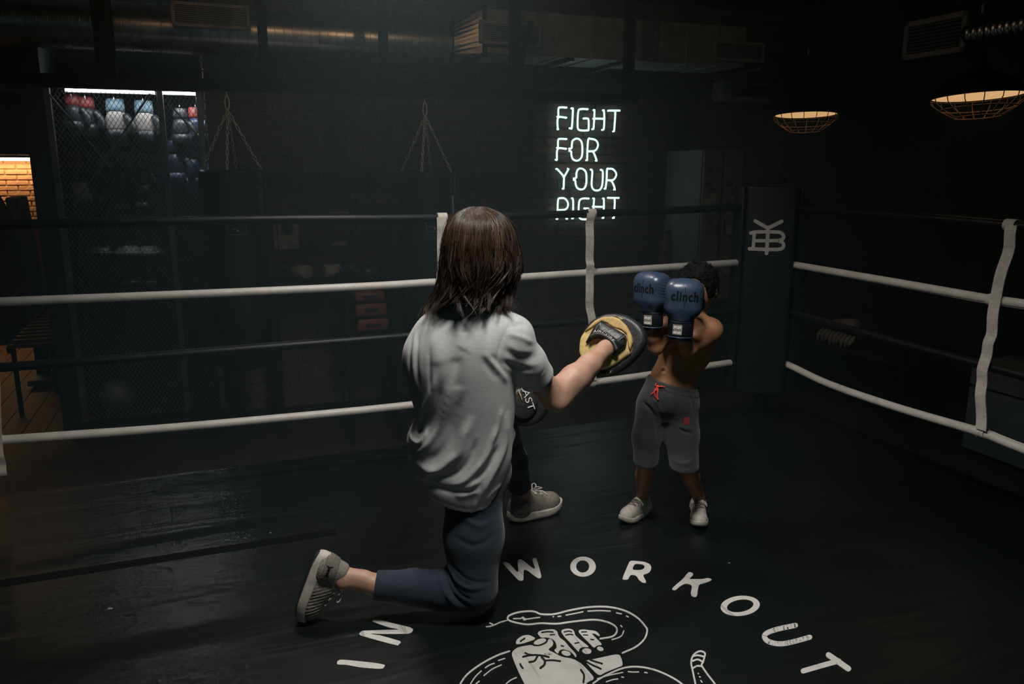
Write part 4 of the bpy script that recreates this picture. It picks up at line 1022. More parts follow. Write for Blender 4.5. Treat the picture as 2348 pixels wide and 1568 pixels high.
# bench with gloves and bags on it
bq = BACKQ - 0.45
b0, bz = on_q(600, 652, bq); b1, _ = on_q(920, 640, bq)
bench = empty('gym_bench', R((b0 + b1) / 2, bq + .1, FLOOR), (0, 0, ROOM), 'long dark bench along the brick wall behind the ropes', 'bench')
bh = bz - FLOOR; bw = b1 - b0
MB().box((0, 0, bh - 0.025), (bw, 0.4, 0.05)).build('seat', M_['black_paint'], bench, bevel=0.006)
for sx in (-1, 1):
    for sy in (-1, 1): MB().box((sx * (bw / 2 - .08), sy * .15, (bh - .05) / 2), (0.05, 0.05, bh - .05)).build('leg', M_['black_steel'], bench)
def bench_glove(x, y, label, m, m2, rz):
    s, z = on_q(x, y, bq)
    o = empty('boxing_glove', R(s, bq, bz), (0, 0, rz), label, 'boxing glove', 'gloves on the bench')
    Mh = Matrix.Translation((0, 0, 0.075)) @ Matrix.Rotation(math.pi / 2, 4, 'Y') @ Matrix.Diagonal((0.85, 1, 1, 1))
    MB().lathe([(0.002, 0.30), (0.05, 0.29), (0.078, 0.24), (0.082, 0.18), (0.065, 0.11)], 20, Mh, caps=False).build('fist', m, o, smooth=True)
    MB().lathe([(0.064, 0.115), (0.058, 0.06), (0.060, 0.0), (0.05, -0.005)], 20, Mh).build('cuff', m2, o, smooth=True)
    MB().tube(smooth_path([(0.10, -0.06, 0.08), (0.17, -0.09, 0.09), (0.24, -0.075, 0.09)], 4), [.02, .022, .025, .027, .028, .027, .025, .022, .014], 10).build('thumb', m, o, smooth=True)
bench_glove(705, 628, 'dark glove with pale marks at the doorway end of the bench', M_['gear_black'], M_['grey_pale'], 2.6)
bench_glove(745, 640, 'dark glove with a striped pale cuff in the middle of the bench', M_['gear_black'], M_['grey_pale'], 0.5)
bench_glove(800, 628, 'dark glove tipped on the bench under the framed board', M_['gear_black'], M_['grey_cab'], -0.7)
# red padded blocks below
rq = BACKQ - 1.08
M_['block_red'] = mat('block_red', (0.14, 0.030, 0.028), 0.6, 0.2, 14)
for k, (x0, y0, x1, y1) in enumerate([(815, 672, 884, 690), (816, 696, 888, 724), (820, 733, 892, 757)]):
    s0, z1 = on_q(x0, y0, rq); s1, z0 = on_q(x1, y1, rq)
    o = empty('padded_block', R((s0 + s1) / 2, rq + .2, z0), (0, 0, ROOM), ['dark red padded block on top of its stack below the bench', 'dark red padded block in the middle of its stack', 'dark red padded block lowest of the three in the stack'][k], 'padded block', 'dark red padded blocks')
    MB().box((0, 0, (z1 - z0) / 2), (s1 - s0, 0.4, z1 - z0)).build('cover', M_['block_red'], o, bevel=0.015, smooth=True)
    MB().bar((-0.05, -0.203, (z1 - z0) * .5), (0.05, -0.203, (z1 - z0) * .5), 0.006, 0.02).build('pull_strap', M_['black_paint'], o)
s0, zt = on_q(812, 760, rq); s1, _ = on_q(896, 760, rq)
o = empty('block_stand', R((s0 + s1) / 2, rq + .2, FLOOR), (0, 0, ROOM), 'black frame stand holding the dark red padded blocks', 'stand')
zs = [on_q(820, y, rq)[1] - FLOOR for y in (758, 725.5, 691.5)]
for z in zs: MB().box((0, 0, z - 0.006), (s1 - s0 + 0.06, 0.42, 0.010)).build('shelf_board', M_['black_steel'], o)
for sx in (-1, 1):
    for sy in (-1, 1): MB().box((sx * ((s1 - s0) / 2 + .04), sy * .19, (zs[2] + .15) / 2), (0.025, 0.025, zs[2] + .15)).build('leg', M_['black_steel'], o)

# ------------------------------------------------------------------ along the dark right wall
sq_ = RIGHTS - 0.30
q0, z0 = on_s(1945, 760, sq_)
rk = empty('storage_rack', R(RIGHTS - 0.24, q0, FLOOR), (0, 0, ROOM - math.pi / 2), 'black storage rack standing along the dark wall', 'rack')
rzz = on_s(1945, 790, sq_)[1] - FLOOR; rz2 = on_s(1945, 754, sq_)[1] - FLOOR
for z in (0.15, rzz, ): MB().box((0, 0, z - 0.012), (1.5, 0.42, 0.024)).build('shelf_board', M_['black_paint'], rk, bevel=0.003)
for sx in (-1, 1):
    for sy in (-1, 1): MB().box((sx * .72, sy * .19, rzz * .65), (0.04, 0.04, rzz * 1.3)).build('leg', M_['black_steel'], rk)
q1, z1 = on_s(1962, 738, sq_)
hw = empty('cloth_bundle', R(sq_, q0, rzz + FLOOR), (0, 0, ROOM - math.pi / 2), 'pale rolled cloth bundle with hanging fringe on the wall rack', 'cloth bundle')
MB().lathe([(0.004, -0.17), (0.035, -0.11), (0.062, 0.0), (0.075, 0.08), (0.055, 0.12), (0.005, 0.125)], 20, Matrix.Translation((-0.03, 0, 0.075 + 0.09)) @ Matrix.Rotation(math.pi / 2, 4, 'Y') @ Matrix.Diagonal((0.8, 1, 1, 1))).build('roll', M_['gear_white'], hw, smooth=True)
MB().box((0, 0, 0.05), (0.3, 0.14, 0.07)).build('wrap_base', M_['black_paint'], hw, bevel=0.01)
for k in range(9):
    x = -0.20 + 0.045 * k
    MB().tube(smooth_path([(x, -0.08, 0.10), (x + .004, -0.125, 0.06), (x + random.uniform(-.01, .01), -0.13, 0.0 + 0.01 * (k % 3))], 4), [.014, .016, .018, .018, .017, .016, .014, .012, .008], 8).build('fringe_tassel', M_['gear_white'], hw, smooth=True)
s_q, s_z = on_s(2320, 868, RIGHTS - 0.42)
bx_ = empty('equipment_case', R(RIGHTS - 0.22, s_q - 0.1, FLOOR), (0, 0, ROOM - math.pi / 2), 'dark grey equipment case on the floor by the dark wall at the picture edge', 'case')
bhh = on_s(2320, 848, RIGHTS - 0.42)[1] - FLOOR
MB().box((0, 0, bhh * .36), (0.8, 0.4, bhh * .70)).build('lower_shell', M_['grey_teal'], bx_, bevel=0.01, smooth=True)
MB().box((0, 0, bhh * .865), (0.8, 0.4, bhh * .27)).build('lid', M_['grey_cab'], bx_, bevel=0.01, smooth=True)
MB().lathe([(0.001, 0), (0.03, 0), (0.03, 0.01)], 16, Matrix.Translation((0.06, -0.202, bhh * .85)) @ Matrix.Rotation(math.pi / 2, 4, 'X')).build('latch', M_['black_steel'], bx_)
# ------------------------------------------------------------------ soft-blended solids
def smin(a, b, k):
    h = np.maximum(k - np.abs(a - b), 0) / k
    return np.minimum(a, b) - h * h * k * 0.25
class Field:
    """a signed distance grid that shapes are blended into, then turned into one mesh"""
    def __init__(s, lo, hi, h):
        s.h = h; s.lo = np.array(lo, dtype=np.float64)
        s.n = np.ceil((np.array(hi) - s.lo) / h).astype(int) + 1
        s.ax = [(s.lo[i] + h * np.arange(s.n[i])).astype(np.float32) for i in range(3)]
        s.d = np.full(tuple(s.n), 1.0, dtype=np.float32)
    def blk(s, lo, hi):
        sl = []
        for i in range(3):
            a = int(max(0, math.floor((lo[i] - s.lo[i]) / s.h))); b = int(min(s.n[i], math.ceil((hi[i] - s.lo[i]) / s.h) + 1))
            if b <= a: return None, None
            sl.append(slice(a, b))
        return tuple(sl), (s.ax[0][sl[0]][:, None, None], s.ax[1][sl[1]][None, :, None], s.ax[2][sl[2]][None, None, :])
    def put(s, f, lo, hi, k, cut=False):
        pad = k + 4 * s.h
        sl, g = s.blk(np.array(lo) - pad, np.array(hi) + pad)
        if sl is None: return s
        v = f(*g).astype(np.float32)
        if cut: s.d[sl] = -smin(-s.d[sl], v, k)
        else: s.d[sl] = smin(s.d[sl], v, k)
        return s
    def cone(s, a, b, ra, rb, k=0.02, cut=False):
        a = np.array(a, dtype=np.float32); b = np.array(b, dtype=np.float32); ba = b - a; L2 = float(ba @ ba) + 1e-12
        def f(X, Y, Z):
            px, py, pz = X - a[0], Y - a[1], Z - a[2]
            t = np.clip((px * ba[0] + py * ba[1] + pz * ba[2]) / L2, 0, 1)
            return np.sqrt((px - t * ba[0]) ** 2 + (py - t * ba[1]) ** 2 + (pz - t * ba[2]) ** 2) - (ra + (rb - ra) * t)
        r = max(ra, rb)
        return s.put(f, np.minimum(a, b) - r, np.maximum(a, b) + r, k, cut)
    def chain(s, pts, rad, k=0.02, cut=False):
        for i in range(len(pts) - 1): s.cone(pts[i], pts[i + 1], rad[i], rad[i + 1], k, cut)
        return s
    def ell(s, c, r, M=None, k=0.02, cut=False):
        c = np.array(c, dtype=np.float32); r = np.array(r, dtype=np.float32)
        Mi = np.eye(3, dtype=np.float32) if M is None else np.array(M.to_3x3().transposed(), dtype=np.float32)
        def f(X, Y, Z):
            x, y, z = X - c[0], Y - c[1], Z - c[2]
            q = [Mi[i, 0] * x + Mi[i, 1] * y + Mi[i, 2] * z for i in range(3)]
            k0 = np.sqrt((q[0] / r[0]) ** 2 + (q[1] / r[1]) ** 2 + (q[2] / r[2]) ** 2) + 1e-9
            k1 = np.sqrt((q[0] / r[0] ** 2) ** 2 + (q[1] / r[1] ** 2) ** 2 + (q[2] / r[2] ** 2) ** 2) + 1e-9
            return k0 * (k0 - 1) / k1
        R_ = float(r.max())
        return s.put(f, c - R_, c + R_, k, cut)
    def rbox(s, c, half, rad, M=None, k=0.01, cut=False):
        c = np.array(c, dtype=np.float32); hf = np.array(half, dtype=np.float32)
        Mi = np.eye(3, dtype=np.float32) if M is None else np.array(M.to_3x3().transposed(), dtype=np.float32)
        def f(X, Y, Z):
            x, y, z = X - c[0], Y - c[1], Z - c[2]
            q = [np.abs(Mi[i, 0] * x + Mi[i, 1] * y + Mi[i, 2] * z) - hf[i] for i in range(3)]
            o = np.sqrt(sum(np.maximum(t, 0) ** 2 for t in q))
            return o + np.minimum(np.maximum(np.maximum(q[0], q[1]), q[2]), 0) - rad
        R_ = float(np.linalg.norm(hf)) + rad
        return s.put(f, c - R_, c + R_, k, cut)
    def mesh(s, relax=1):
        d = s.d; ins = d < 0
        n0, n1, n2 = d.shape
        cnt = np.zeros((n0 - 1, n1 - 1, n2 - 1), dtype=np.int8)
        for a in (0, 1):
            for b in (0, 1):
                for c in (0, 1): cnt += ins[a:n0 - 1 + a, b:n1 - 1 + b, c:n2 - 1 + c]
        act = (cnt > 0) & (cnt < 8)
        I, J, K_ = np.nonzero(act)
        idx = np.full(act.shape, -1, dtype=np.int32); idx[I, J, K_] = np.arange(len(I))
        acc = np.zeros((len(I), 3)); num = np.zeros(len(I))
        cs = [(a, b, c) for a in (0, 1) for b in (0, 1) for c in (0, 1)]
        for p in cs:
            for ax in range(3):
                if p[ax]: continue
                q = list(p); q[ax] = 1
                da = d[I + p[0], J + p[1], K_ + p[2]]; db = d[I + q[0], J + q[1], K_ + q[2]]
                m = (da < 0) != (db < 0)
                t = np.where(m, da / np.where(m, da - db, 1), 0)
                for i in range(3): acc[:, i] += np.where(m, p[i] + (t if i == ax else 0), 0)
                num += m
        V = s.lo + s.h * (np.stack([I, J, K_], 1) + acc / num[:, None])
        Q = []
        for ax in range(3):
            u, v = (ax + 1) % 3, (ax + 2) % 3
            sl0 = [slice(None)] * 3; sl1 = [slice(None)] * 3
            sl0[ax] = slice(0, d.shape[ax] - 1); sl1[ax] = slice(1, d.shape[ax])
            diff = ins[tuple(sl0)] != ins[tuple(sl1)]
            P = np.stack(np.nonzero(diff), 1)
            ok = (P[:, u] > 0) & (P[:, v] > 0) & (P[:, u] < d.shape[u] - 1) & (P[:, v] < d.shape[v] - 1)
            P = P[ok]
            eu = np.zeros(3, int); eu[u] = 1; ev = np.zeros(3, int); ev[v] = 1
            g = lambda p: idx[p[:, 0], p[:, 1], p[:, 2]]
            q = np.stack([g(P), g(P - eu), g(P - eu - ev), g(P - ev)], 1)
            fl = ins[P[:, 0], P[:, 1], P[:, 2]]
            q[~fl] = q[~fl][:, ::-1]
            Q.append(q[:, ::-1])
        Q = np.concatenate(Q); Q = Q[(Q >= 0).all(1)]
        a_, b_, c_ = V[Q[:, 0]], V[Q[:, 1]], V[Q[:, 2]]
        if np.einsum('ij,ij->i', a_, np.cross(b_, c_)).sum() < 0 and False: Q = Q[:, ::-1].copy()
        # faces must look outwards: compare with the gradient of the field
        nv = np.cross(V[Q[:, 2]] - V[Q[:, 0]], V[Q[:, 3]] - V[Q[:, 1]])
        ctr = V[Q].mean(1); g0 = np.clip(((ctr + nv / (np.linalg.norm(nv, axis=1, keepdims=True) + 1e-12) * 1.5 * s.h - s.lo) / s.h).round().astype(int), 0, np.array(d.shape) - 1)
        if (d[g0[:, 0], g0[:, 1], g0[:, 2]] < 0).mean() > .5: Q = Q[:, ::-1].copy()
        for _ in range(relax): V = relax_mesh(V, Q, 0.5)
        return V, Q
def relax_mesh(V, Q, w):
    acc = np.zeros_like(V); num = np.zeros(len(V))
    for i in range(4):
        a, b = Q[:, i], Q[:, (i + 1) % 4]
        for c in range(3):
            acc[:, c] += np.bincount(a, V[b, c], len(V)) + np.bincount(b, V[a, c], len(V))
        num += np.bincount(a, minlength=len(V)) + np.bincount(b, minlength=len(V))
    return V + w * (acc / np.maximum(num, 1)[:, None] - V)
def vnormals(V, Q):
    n = np.cross(V[Q[:, 2]] - V[Q[:, 0]], V[Q[:, 3]] - V[Q[:, 1]])
    N_ = np.zeros_like(V)
    for i in range(4):
        for c in range(3): N_[:, c] += np.bincount(Q[:, i], n[:, c], len(V))
    return N_ / (np.linalg.norm(N_, axis=1, keepdims=True) + 1e-12)
def line_dist(P, line):
    """distance from 2-D points to a polyline and how far along (0..1) the nearest spot is"""
    best = np.full(len(P), 1e9); where = np.zeros(len(P))
    L = np.array(line, dtype=float); seg = np.linalg.norm(L[1:] - L[:-1], axis=1); tot = seg.sum(); run = 0
    for a, b, l in zip(L[:-1], L[1:], seg):
        ba = b - a; t = np.clip(((P - a) @ ba) / (l * l + 1e-12), 0, 1)
        dd = np.linalg.norm(P - a - t[:, None] * ba, axis=1); m = dd < best
        best[m] = dd[m]; where[m] = (run + t[m] * l) / tot; run += l
    return best, where
def ridges(P, lst):
    out = np.zeros(len(P))
    for (line, w, amp) in lst:
        L = np.array(smooth2(line, 4)) if len(line) > 2 else np.array(line)
        d_, t = line_dist(P, L)
        out += amp * np.exp(-(d_ / w) ** 2) * np.clip(np.minimum(t, 1 - t) * 5 + 0.25, 0, 1)
    return out
def body_ob(name, V, Q, material, parent, origin, sub=0):
    o = link(name, np_mesh(name, V - np.array(origin), Q), material, parent, True)
    return o
def v3(p): return np.array(tuple(p), dtype=float)
def loft_f(zs, cx, cy, rx, ry, rot=0.0, pw=2.0):
    """stacked ellipses: centre and radii change with height"""
    zs, cx, cy, rx, ry = [np.array(t, dtype=np.float32) for t in (zs, cx, cy, rx, ry)]
    o = np.argsort(zs); zs, cx, cy, rx, ry = zs[o], cx[o], cy[o], rx[o], ry[o]
    # smooth the profile
    zz_ = np.linspace(zs[0], zs[-1], 80)
    prof = []
    for a in (cx, cy, rx, ry):
        y = np.interp(zz_, zs, a)
        for _ in range(6): y[1:-1] = (y[:-2] + 2 * y[1:-1] + y[2:]) / 4
        prof.append(y)
    c_, s_ = math.cos(rot), math.sin(rot)
    def f(X, Y, Z):
        Cx, Cy, Rx, Ry = [np.interp(Z, zz_, p).astype(np.float32) for p in prof]
        x, y = X - Cx, Y - Cy
        u = (x * c_ + y * s_) / Rx; v = (-x * s_ + y * c_) / Ry
        if pw == 2.0: kk = np.sqrt(u * u + v * v)
        else: kk = (np.abs(u) ** pw + np.abs(v) ** pw) ** (1 / pw)
        side = (kk - 1) * np.minimum(Rx, Ry)
        cap = np.maximum(zs[0] - Z, Z - zs[-1])
        return np.maximum(side, cap)
    lo = (float((cx - rx).min()) - .1, float((cy - ry).min()) - .1, float(zs[0])); hi = (float((cx + rx).max()) + .1, float((cy + ry).max()) + .1, float(zs[-1]))
    return f, lo, hi

# ------------------------------------------------------------------ cloth, skin and hair materials
M_['tee'] = mat('tee', (0.42, 0.425, 0.42), 0.9, 0.05, 150, bump=0.06, bscale=300, sheen=0.15, stretch=(0.4, 0.4, 1.6), bdist=0.002)
M_['navy_trouser'] = mat('navy_trouser', (0.0075, 0.0185, 0.031), 0.85, 0.22, 320, bump=0.1, bscale=400, sheen=0.15, bdist=0.003)
M_['skin_light'] = mat('skin_light', (0.45, 0.275, 0.195), 0.52, 0.10, 26, bump=0.06, bscale=240, sss=0.12, col2=(0.39, 0.215, 0.150), bdist=0.003)
M_['skin_brown'] = mat('skin_brown', (0.34, 0.165, 0.085), 0.48, 0.10, 22, bump=0.05, bscale=240, sss=0.08, col2=(0.28, 0.125, 0.065), bdist=0.003)
def hair_mat():
    m = mat('hair_brown', (0.05, 0.03, 0.02), 0.34, spec=0.55); nt = m.node_tree; b = nt.nodes['Principled BSDF']
    at_ = nt.nodes.new('ShaderNodeAttribute'); at_.attribute_name = 'tone'
    rp = nt.nodes.new('ShaderNodeValToRGB'); e = rp.color_ramp.elements
    e[0].color = (0.016, 0.010, 0.008, 1); e[1].color = (0.115, 0.066, 0.040, 1); x_ = e.new(0.6); x_.color = (0.040, 0.024, 0.016, 1)
    nt.links.new(at_.outputs['Fac'], rp.inputs[0]); nt.links.new(rp.outputs[0], b.inputs['Base Color'])
    return m
M_['hair_brown'] = hair_mat()
M_['hair_black'] = mat('hair_black', (0.007, 0.006, 0.006), 0.85, 0.2, 80, bump=0.8, bscale=160, spec=0.2)
M_['shoe_grey'] = mat('shoe_grey', (0.20, 0.18, 0.155), 0.85, 0.15, 90, bump=0.25, bscale=180)
M_['shoe_grey_b'] = mat('shoe_grey_b', (0.13, 0.115, 0.10), 0.85, 0.15, 90, bump=0.25, bscale=180)
M_['sole_white'] = mat('sole_white', (0.56, 0.52, 0.46), 0.6, scale=24, col2=(0.40, 0.36, 0.31), bump=0.1, bscale=60)
M_['sock_white'] = mat('sock_white', (0.55, 0.53, 0.49), 0.9, 0.1, 120, bump=0.3, bscale=260)
M_['sole_dark'] = mat('sole_dark', (0.035, 0.033, 0.032), 0.7, 0.2, 40)
M_['mark_black'] = mat('mark_black', (0.004, 0.004, 0.005), 0.7, spec=0.2)
M_['pants_grey'] = mat('pants_grey', (0.027, 0.027, 0.029), 0.92, 0.30, 340, bump=0.15, bscale=420, sheen=0.15, bdist=0.003)
M_['red_cord'] = mat('red_cord', (0.55, 0.045, 0.025), 0.7, 0.1, 80)
M_['eye_white'] = mat('eye_white', (0.7, 0.68, 0.65), 0.25)

# ------------------------------------------------------------------ where the raised mitt is
mc = at_y(1402, 792, 2.868)
mn = Vector((-0.36, -0.86, 0.36)).normalized()            # back of the mitt
mx = Vector((0, 0, 1)).cross(mn).normalized() ; my = mn.cross(mx)
MM = Matrix((mx, my, mn)).transposed().to_4x4(); MM.translation = mc
MMi = MM.inverted()
def mp(px, py, lift=0.0):
    r = ray(px, py); p0 = mc + mn * lift; t = (p0 - CAMP).dot(mn) / r.dot(mn); q = MMi @ (CAMP + r * t); return (q.x, q.y)
def mp3(px, py, lift): x, y = mp(px, py, lift); return MM @ Vector((x, y, lift))

# ------------------------------------------------------------------ where the man's shoes are
def shoe_frame(toe_dir, up_dir, pos):
    x = toe_dir.normalized(); z = (up_dir - x * up_dir.dot(x)).normalized(); y = z.cross(x)
    M = Matrix((x, y, z)).transposed().to_4x4(); M.translation = pos; return M
def foot_pts(M, L):
    sc = L / 0.29
    return [M @ Vector(q) for q in ((-L * .235, 0, 0.125 * sc), (-L * .245, 0, 0.065 * sc), (-L * .02, 0, 0.052 * sc), (L * .28, 0, 0.045 * sc))]
Mk = shoe_frame(Vector((-0.36, -0.05, -0.93)), Vector((0.93, 0.10, -0.36)), at_y(704, 1345, 2.435) + Vector((-0.008, 0, 0.012)))
toeL, heelL = at_z(1287, 1166), at_z(1163, 1200)
dL = (toeL - heelL); Mf = shoe_frame(dL, Vector((0, 0, 1)), heelL + dL * .5 + Vector((0, 0, 0.004)))
ftR = foot_pts(Mk, 0.262); ftL = foot_pts(Mf, dL.length * .97)

# ------------------------------------------------------------------ the kneeling man
man_o = (-0.14, 2.50, 0.0)
man = empty('person', man_o, label='kneeling person in a grey t-shirt and navy joggers holding up a yellow focus mitt', cat='person')
P_ = at_y
shR = P_(1178, 775, 2.49); elb = P_(1270, 906, 2.62); wrs = mp3(1388, 800, 0.036); hnd = mp3(1407, 779, 0.012)
shL = Vector((-0.265, 2.56, 0.955)); elL = Vector((-0.20, 2.84, 0.76)); wrL = Vector((-0.03, 2.935, 0.70)); hdL = Vector((0.03, 2.945, 0.70))
hip_c = Vector((-0.135, 2.53, 0.50))
hipR = Vector((-0.13, 2.53, 0.46)); kneeR = Vector((-0.135, 2.475, 0.085)); ankR = (P_(795, 1329, 2.45) + ftR[0]) / 2
hipL = Vector((-0.12, 2.62, 0.46)); kneeL = Vector((-0.055, 2.99, 0.51)); ankL = ftL[0]
headc = Vector((-0.100, 2.525, 1.245)); FD = Vector((math.sin(0.6), math.cos(0.6), 0)); FS = Vector((FD.y, -FD.x, 0))
f = Field((-0.80, 2.28, -0.01), (0.50, 3.40, 1.40), 0.0075)
# trunk, neck and head
f.ell((-0.13, 2.525, 0.88), (0.145, 0.09, 0.18), k=0.04).ell((-0.135, 2.52, 0.62), (0.115, 0.08, 0.16), k=0.05).ell(hip_c + Vector((0, .02, 0)), (0.115, 0.08, 0.09), k=0.04)
f.cone((-0.12, 2.52, 1.02), headc - Vector((0, 0, 0.06)), 0.062, 0.055, 0.05)
f.ell(headc, (0.078, 0.095, 0.112), Matrix.Rotation(-0.6, 3, 'Z'), 0.02).ell(headc + FD * 0.035 - Vector((0, 0, 0.06)), (0.055, 0.065, 0.058), Matrix.Rotation(-0.6, 3, 'Z'), 0.03)
f.cone(headc + FD * 0.092 + Vector((0, 0, 0.01)), headc + FD * 0.113 - Vector((0, 0, 0.025)), 0.010, 0.015, 0.012)
for sx in (-1, 1):
    f.ell(headc + FS * (0.078 * sx) - Vector((0, 0, 0.008)), (0.012, 0.02, 0.032), Matrix.Rotation(-0.6, 3, 'Z'), 0.008)
    f.ell(headc + FD * 0.092 + FS * (0.032 * sx) + Vector((0, 0, 0.012)), (0.016, 0.012, 0.010), None, 0.006, cut=True)
f.cone(headc + FD * 0.096 + FS * 0.022 - Vector((0, 0, 0.055)), headc + FD * 0.096 - FS * 0.022 - Vector((0, 0, 0.055)), 0.008, 0.008, 0.008)
# right arm: upper arm, elbow, forearm muscle, wrist
um = P_(1216, 848, 2.555)
f.chain([Vector((-0.02, 2.50, 0.985)), shR, um, elb], [0.052, 0.048, 0.046, 0.044], 0.02)
tip = P_(1281, 926, 2.60)
f.cone(elb, tip, 0.036, 0.030, 0.02)
fm = P_(1316, 868, 2.68); f2 = P_(1352, 836, 2.74)
f.chain([elb, fm, f2, wrs, hnd], [0.046, 0.0455, 0.0375, 0.0275, 0.0235], 0.025)
f.cone(P_(1290, 893, 2.65), P_(1330, 872, 2.69), 0.034, 0.026, 0.03).cone(P_(1290, 918, 2.62), P_(1350, 868, 2.72), 0.026, 0.018, 0.02)
# hands (inside the mitts): palm and five bent fingers each
def hand(f, w, h, across, down, sc=1.0):
    d = (h - w).normalized(); a = across.normalized(); n = d.cross(a).normalized()
    c = h + d * 0.02 * sc
    f.cone(w, h, 0.026 * sc, 0.030 * sc, 0.02)
    for i, (o, l) in enumerate(((-0.033, .88), (-0.011, 1.0), (0.011, .94), (0.032, .74))):
        k0 = h + a * o * sc; k1 = k0 + d * 0.045 * sc; k2 = k1 + (d * 0.7 + n * down * .7) * 0.036 * l * sc; k3 = k2 + (d * 0.2 + n * down) * 0.026 * l * sc
        f.chain([h + a * o * .5 * sc, k0, k1, k2, k3], [0.015 * sc, 0.0135 * sc, 0.0095 * sc, 0.0085 * sc, 0.0075 * sc], 0.006)
    f.chain([w + d * .02 - a * .02 * sc, w + d * 0.045 * sc - a * 0.045 * sc, w + d * .075 * sc - a * 0.055 * sc + n * down * .012], [0.015 * sc, 0.0125 * sc, 0.009 * sc], 0.006)
# left arm
f.chain([Vector((-0.22, 2.52, 0.985)), shL, elL, wrL], [0.052, 0.052, 0.043, 0.028], 0.03)
f.cone(elL, (elL + wrL) / 2, 0.043, 0.036, 0.02)
hand(f, wrs, hnd, mx * .8 - my * .6, -1, .42)
hand(f, wrL, hdL, Vector((0, .2, 1)), 1, .6)
# legs
f.chain([hipR, kneeR + Vector((0, 0.01, 0.02))], [0.088, 0.055], 0.03)
f.chain([kneeR, P_(960, 1350, 2.46), P_(865, 1341, 2.455), ankR], [0.050, 0.042, 0.0365, 0.032], 0.012)
f.cone(P_(835, 1322, 2.45), P_(775, 1313, 2.445), 0.022, 0.016, 0.02)      # tendon
f.ell(P_(782, 1340, 2.425), (0.016, 0.016, 0.018), None, 0.02)                 # ankle bone
ftd = Vector((-0.34, -0.06, -0.94)).normalized(); ftu = Vector((0.94, 0.06, -0.34)).normalized()
f.chain([ankR] + ftR, [0.032, 0.0315, 0.030, 0.026, 0.020], 0.012)
f.chain([hipL, kneeL, ankL], [0.074, 0.055, 0.0315], 0.03)
f.cone(kneeL + (ankL - kneeL) * .3 + Vector((-.01, -.03, 0)), ankL, 0.044, 0.032, 0.03)
f.chain(ftL, [0.0315, 0.031, 0.026, 0.020], 0.012)
V, Q = f.mesh(2)
body_ob('body', V, Q, M_['skin_light'], man, man_o)
for sx in (-1, 1):
    c = headc + FD * 0.084 + FS * (0.032 * sx) + Vector((0, 0, 0.012)) - Vector(man_o)
    MB().lathe([(0.0115 * math.sin(math.pi * k / 8) + 1e-4, -0.0115 * math.cos(math.pi * k / 8)) for k in range(9)], 12, Matrix.Translation(c)).build('eye', M_['eye_white'], man, smooth=True)

# ---- t-shirt
TY = 2.50
rows_px = [(686, 1040, 1112), (700, 1004, 1142), (718, 978, 1172), (738, 957, 1193), (768, 938, 1190), (800, 922, 1186), (840, 920, 1182), (870, 929, 1181), (918, 942, 1181), (950, 953, 1180), (980, 944, 1176), (1006, 929, 1174), (1054, 933, 1172), (1080, 946, 1168), (1108, 956, 1159), (1135, 959, 1153), (1160, 968, 1148), (1186, 978, 1138)]
zs, cx, cy, rx, ry = [], [], [], [], []
depth_r = {686: .055, 700: .07, 718: .088, 738: .105, 768: .125, 800: .135, 840: .14, 870: .14, 918: .139, 950: .137, 980: .136, 1006: .137, 1054: .140, 1080: .145, 1108: .145, 1135: .143, 1160: .14, 1186: .135}
ROT = -0.30
for y, a, b in rows_px:
    pa, pb = at_y(a, y, TY), at_y(b, y, TY)
    zs.append((pa.z + pb.z) / 2); cx.append((pa.x + pb.x) / 2); cy.append(TY + 0.012 + 0.035 * max(0, min(1, (0.95 - zs[-1]) / 0.5)))
    w = (pb.x - pa.x) / 2; d_ = min(depth_r[y], w * .98); ry.append(d_)
    rx.append(math.sqrt(max((w * w - (d_ * math.sin(ROT)) ** 2) / math.cos(ROT) ** 2, (w * .9) ** 2)))
shirt = Field((-0.42, 2.28, 0.33), (0.22, 2.86, 1.14), 0.0055)
fn, lo, hi = loft_f(zs, cx, cy, rx, ry, ROT, 2.25)
shirt.put(fn, lo, hi, 0.01)
# shoulders and sleeves
sl0 = P_(1172, 786, 2.485); sl1 = P_(1233, 868, 2.565)
shirt.cone(P_(1120, 752, 2.50), P_(1180, 768, 2.485), 0.055, 0.060, 0.04)
shirt.cone(sl0, P_(1206, 830, 2.52), 0.068, 0.064, 0.03).cone(P_(1206, 830, 2.52), sl1, 0.064, 0.0615, 0.02)
slL1 = shL + (elL - shL) * 0.62
shirt.cone(shL + Vector((0.03, 0, 0)), slL1, 0.068, 0.066, 0.04)
# flat cut at the sleeve ends, hollow inside sleeve and hem
ax = (sl1 - sl0).normalized()
def plane_cut(p, n, lo, hi):
    p = v3(p); n = v3(n)
    shirt.put(lambda X, Y, Z: -((X - p[0]) * n[0] + (Y - p[1]) * n[1] + (Z - p[2]) * n[2]), lo, hi, 0.004, cut=True)
ax2 = (P_(1232, 872, 2.565) - P_(1180, 800, 2.49)).normalized()
plane_cut(sl1, ax2, (0.05, 2.36, 0.60), (0.22, 2.75, 0.92))
axL = (elL - shL).normalized(); plane_cut(slL1, axL, (-0.4, slL1.y - .02, 0.6), (-0.12, 2.86, 0.95))
shirt.cone(sl1 - ax2 * 0.045, sl1 + ax2 * 0.05, 0.050, 0.0560, 0.006, cut=True)
shirt.cone(slL1 - axL * 0.045, slL1 + axL * 0.05, 0.050, 0.058, 0.006, cut=True)
hemz = np.array([[at_y(x, y, 2.40).x, at_y(x, y, 2.40).z] for x, y in [(955, 1128), (968, 1148), (990, 1160), (1035, 1174), (1080, 1182), (1118, 1178), (1145, 1165), (1165, 1150)]])
def hemcut(X, Y, Z):
    zc = np.interp(X, hemz[:, 0], hemz[:, 1]) - (Y - 2.40) * 0.02
    return Z - zc + 0 * Y
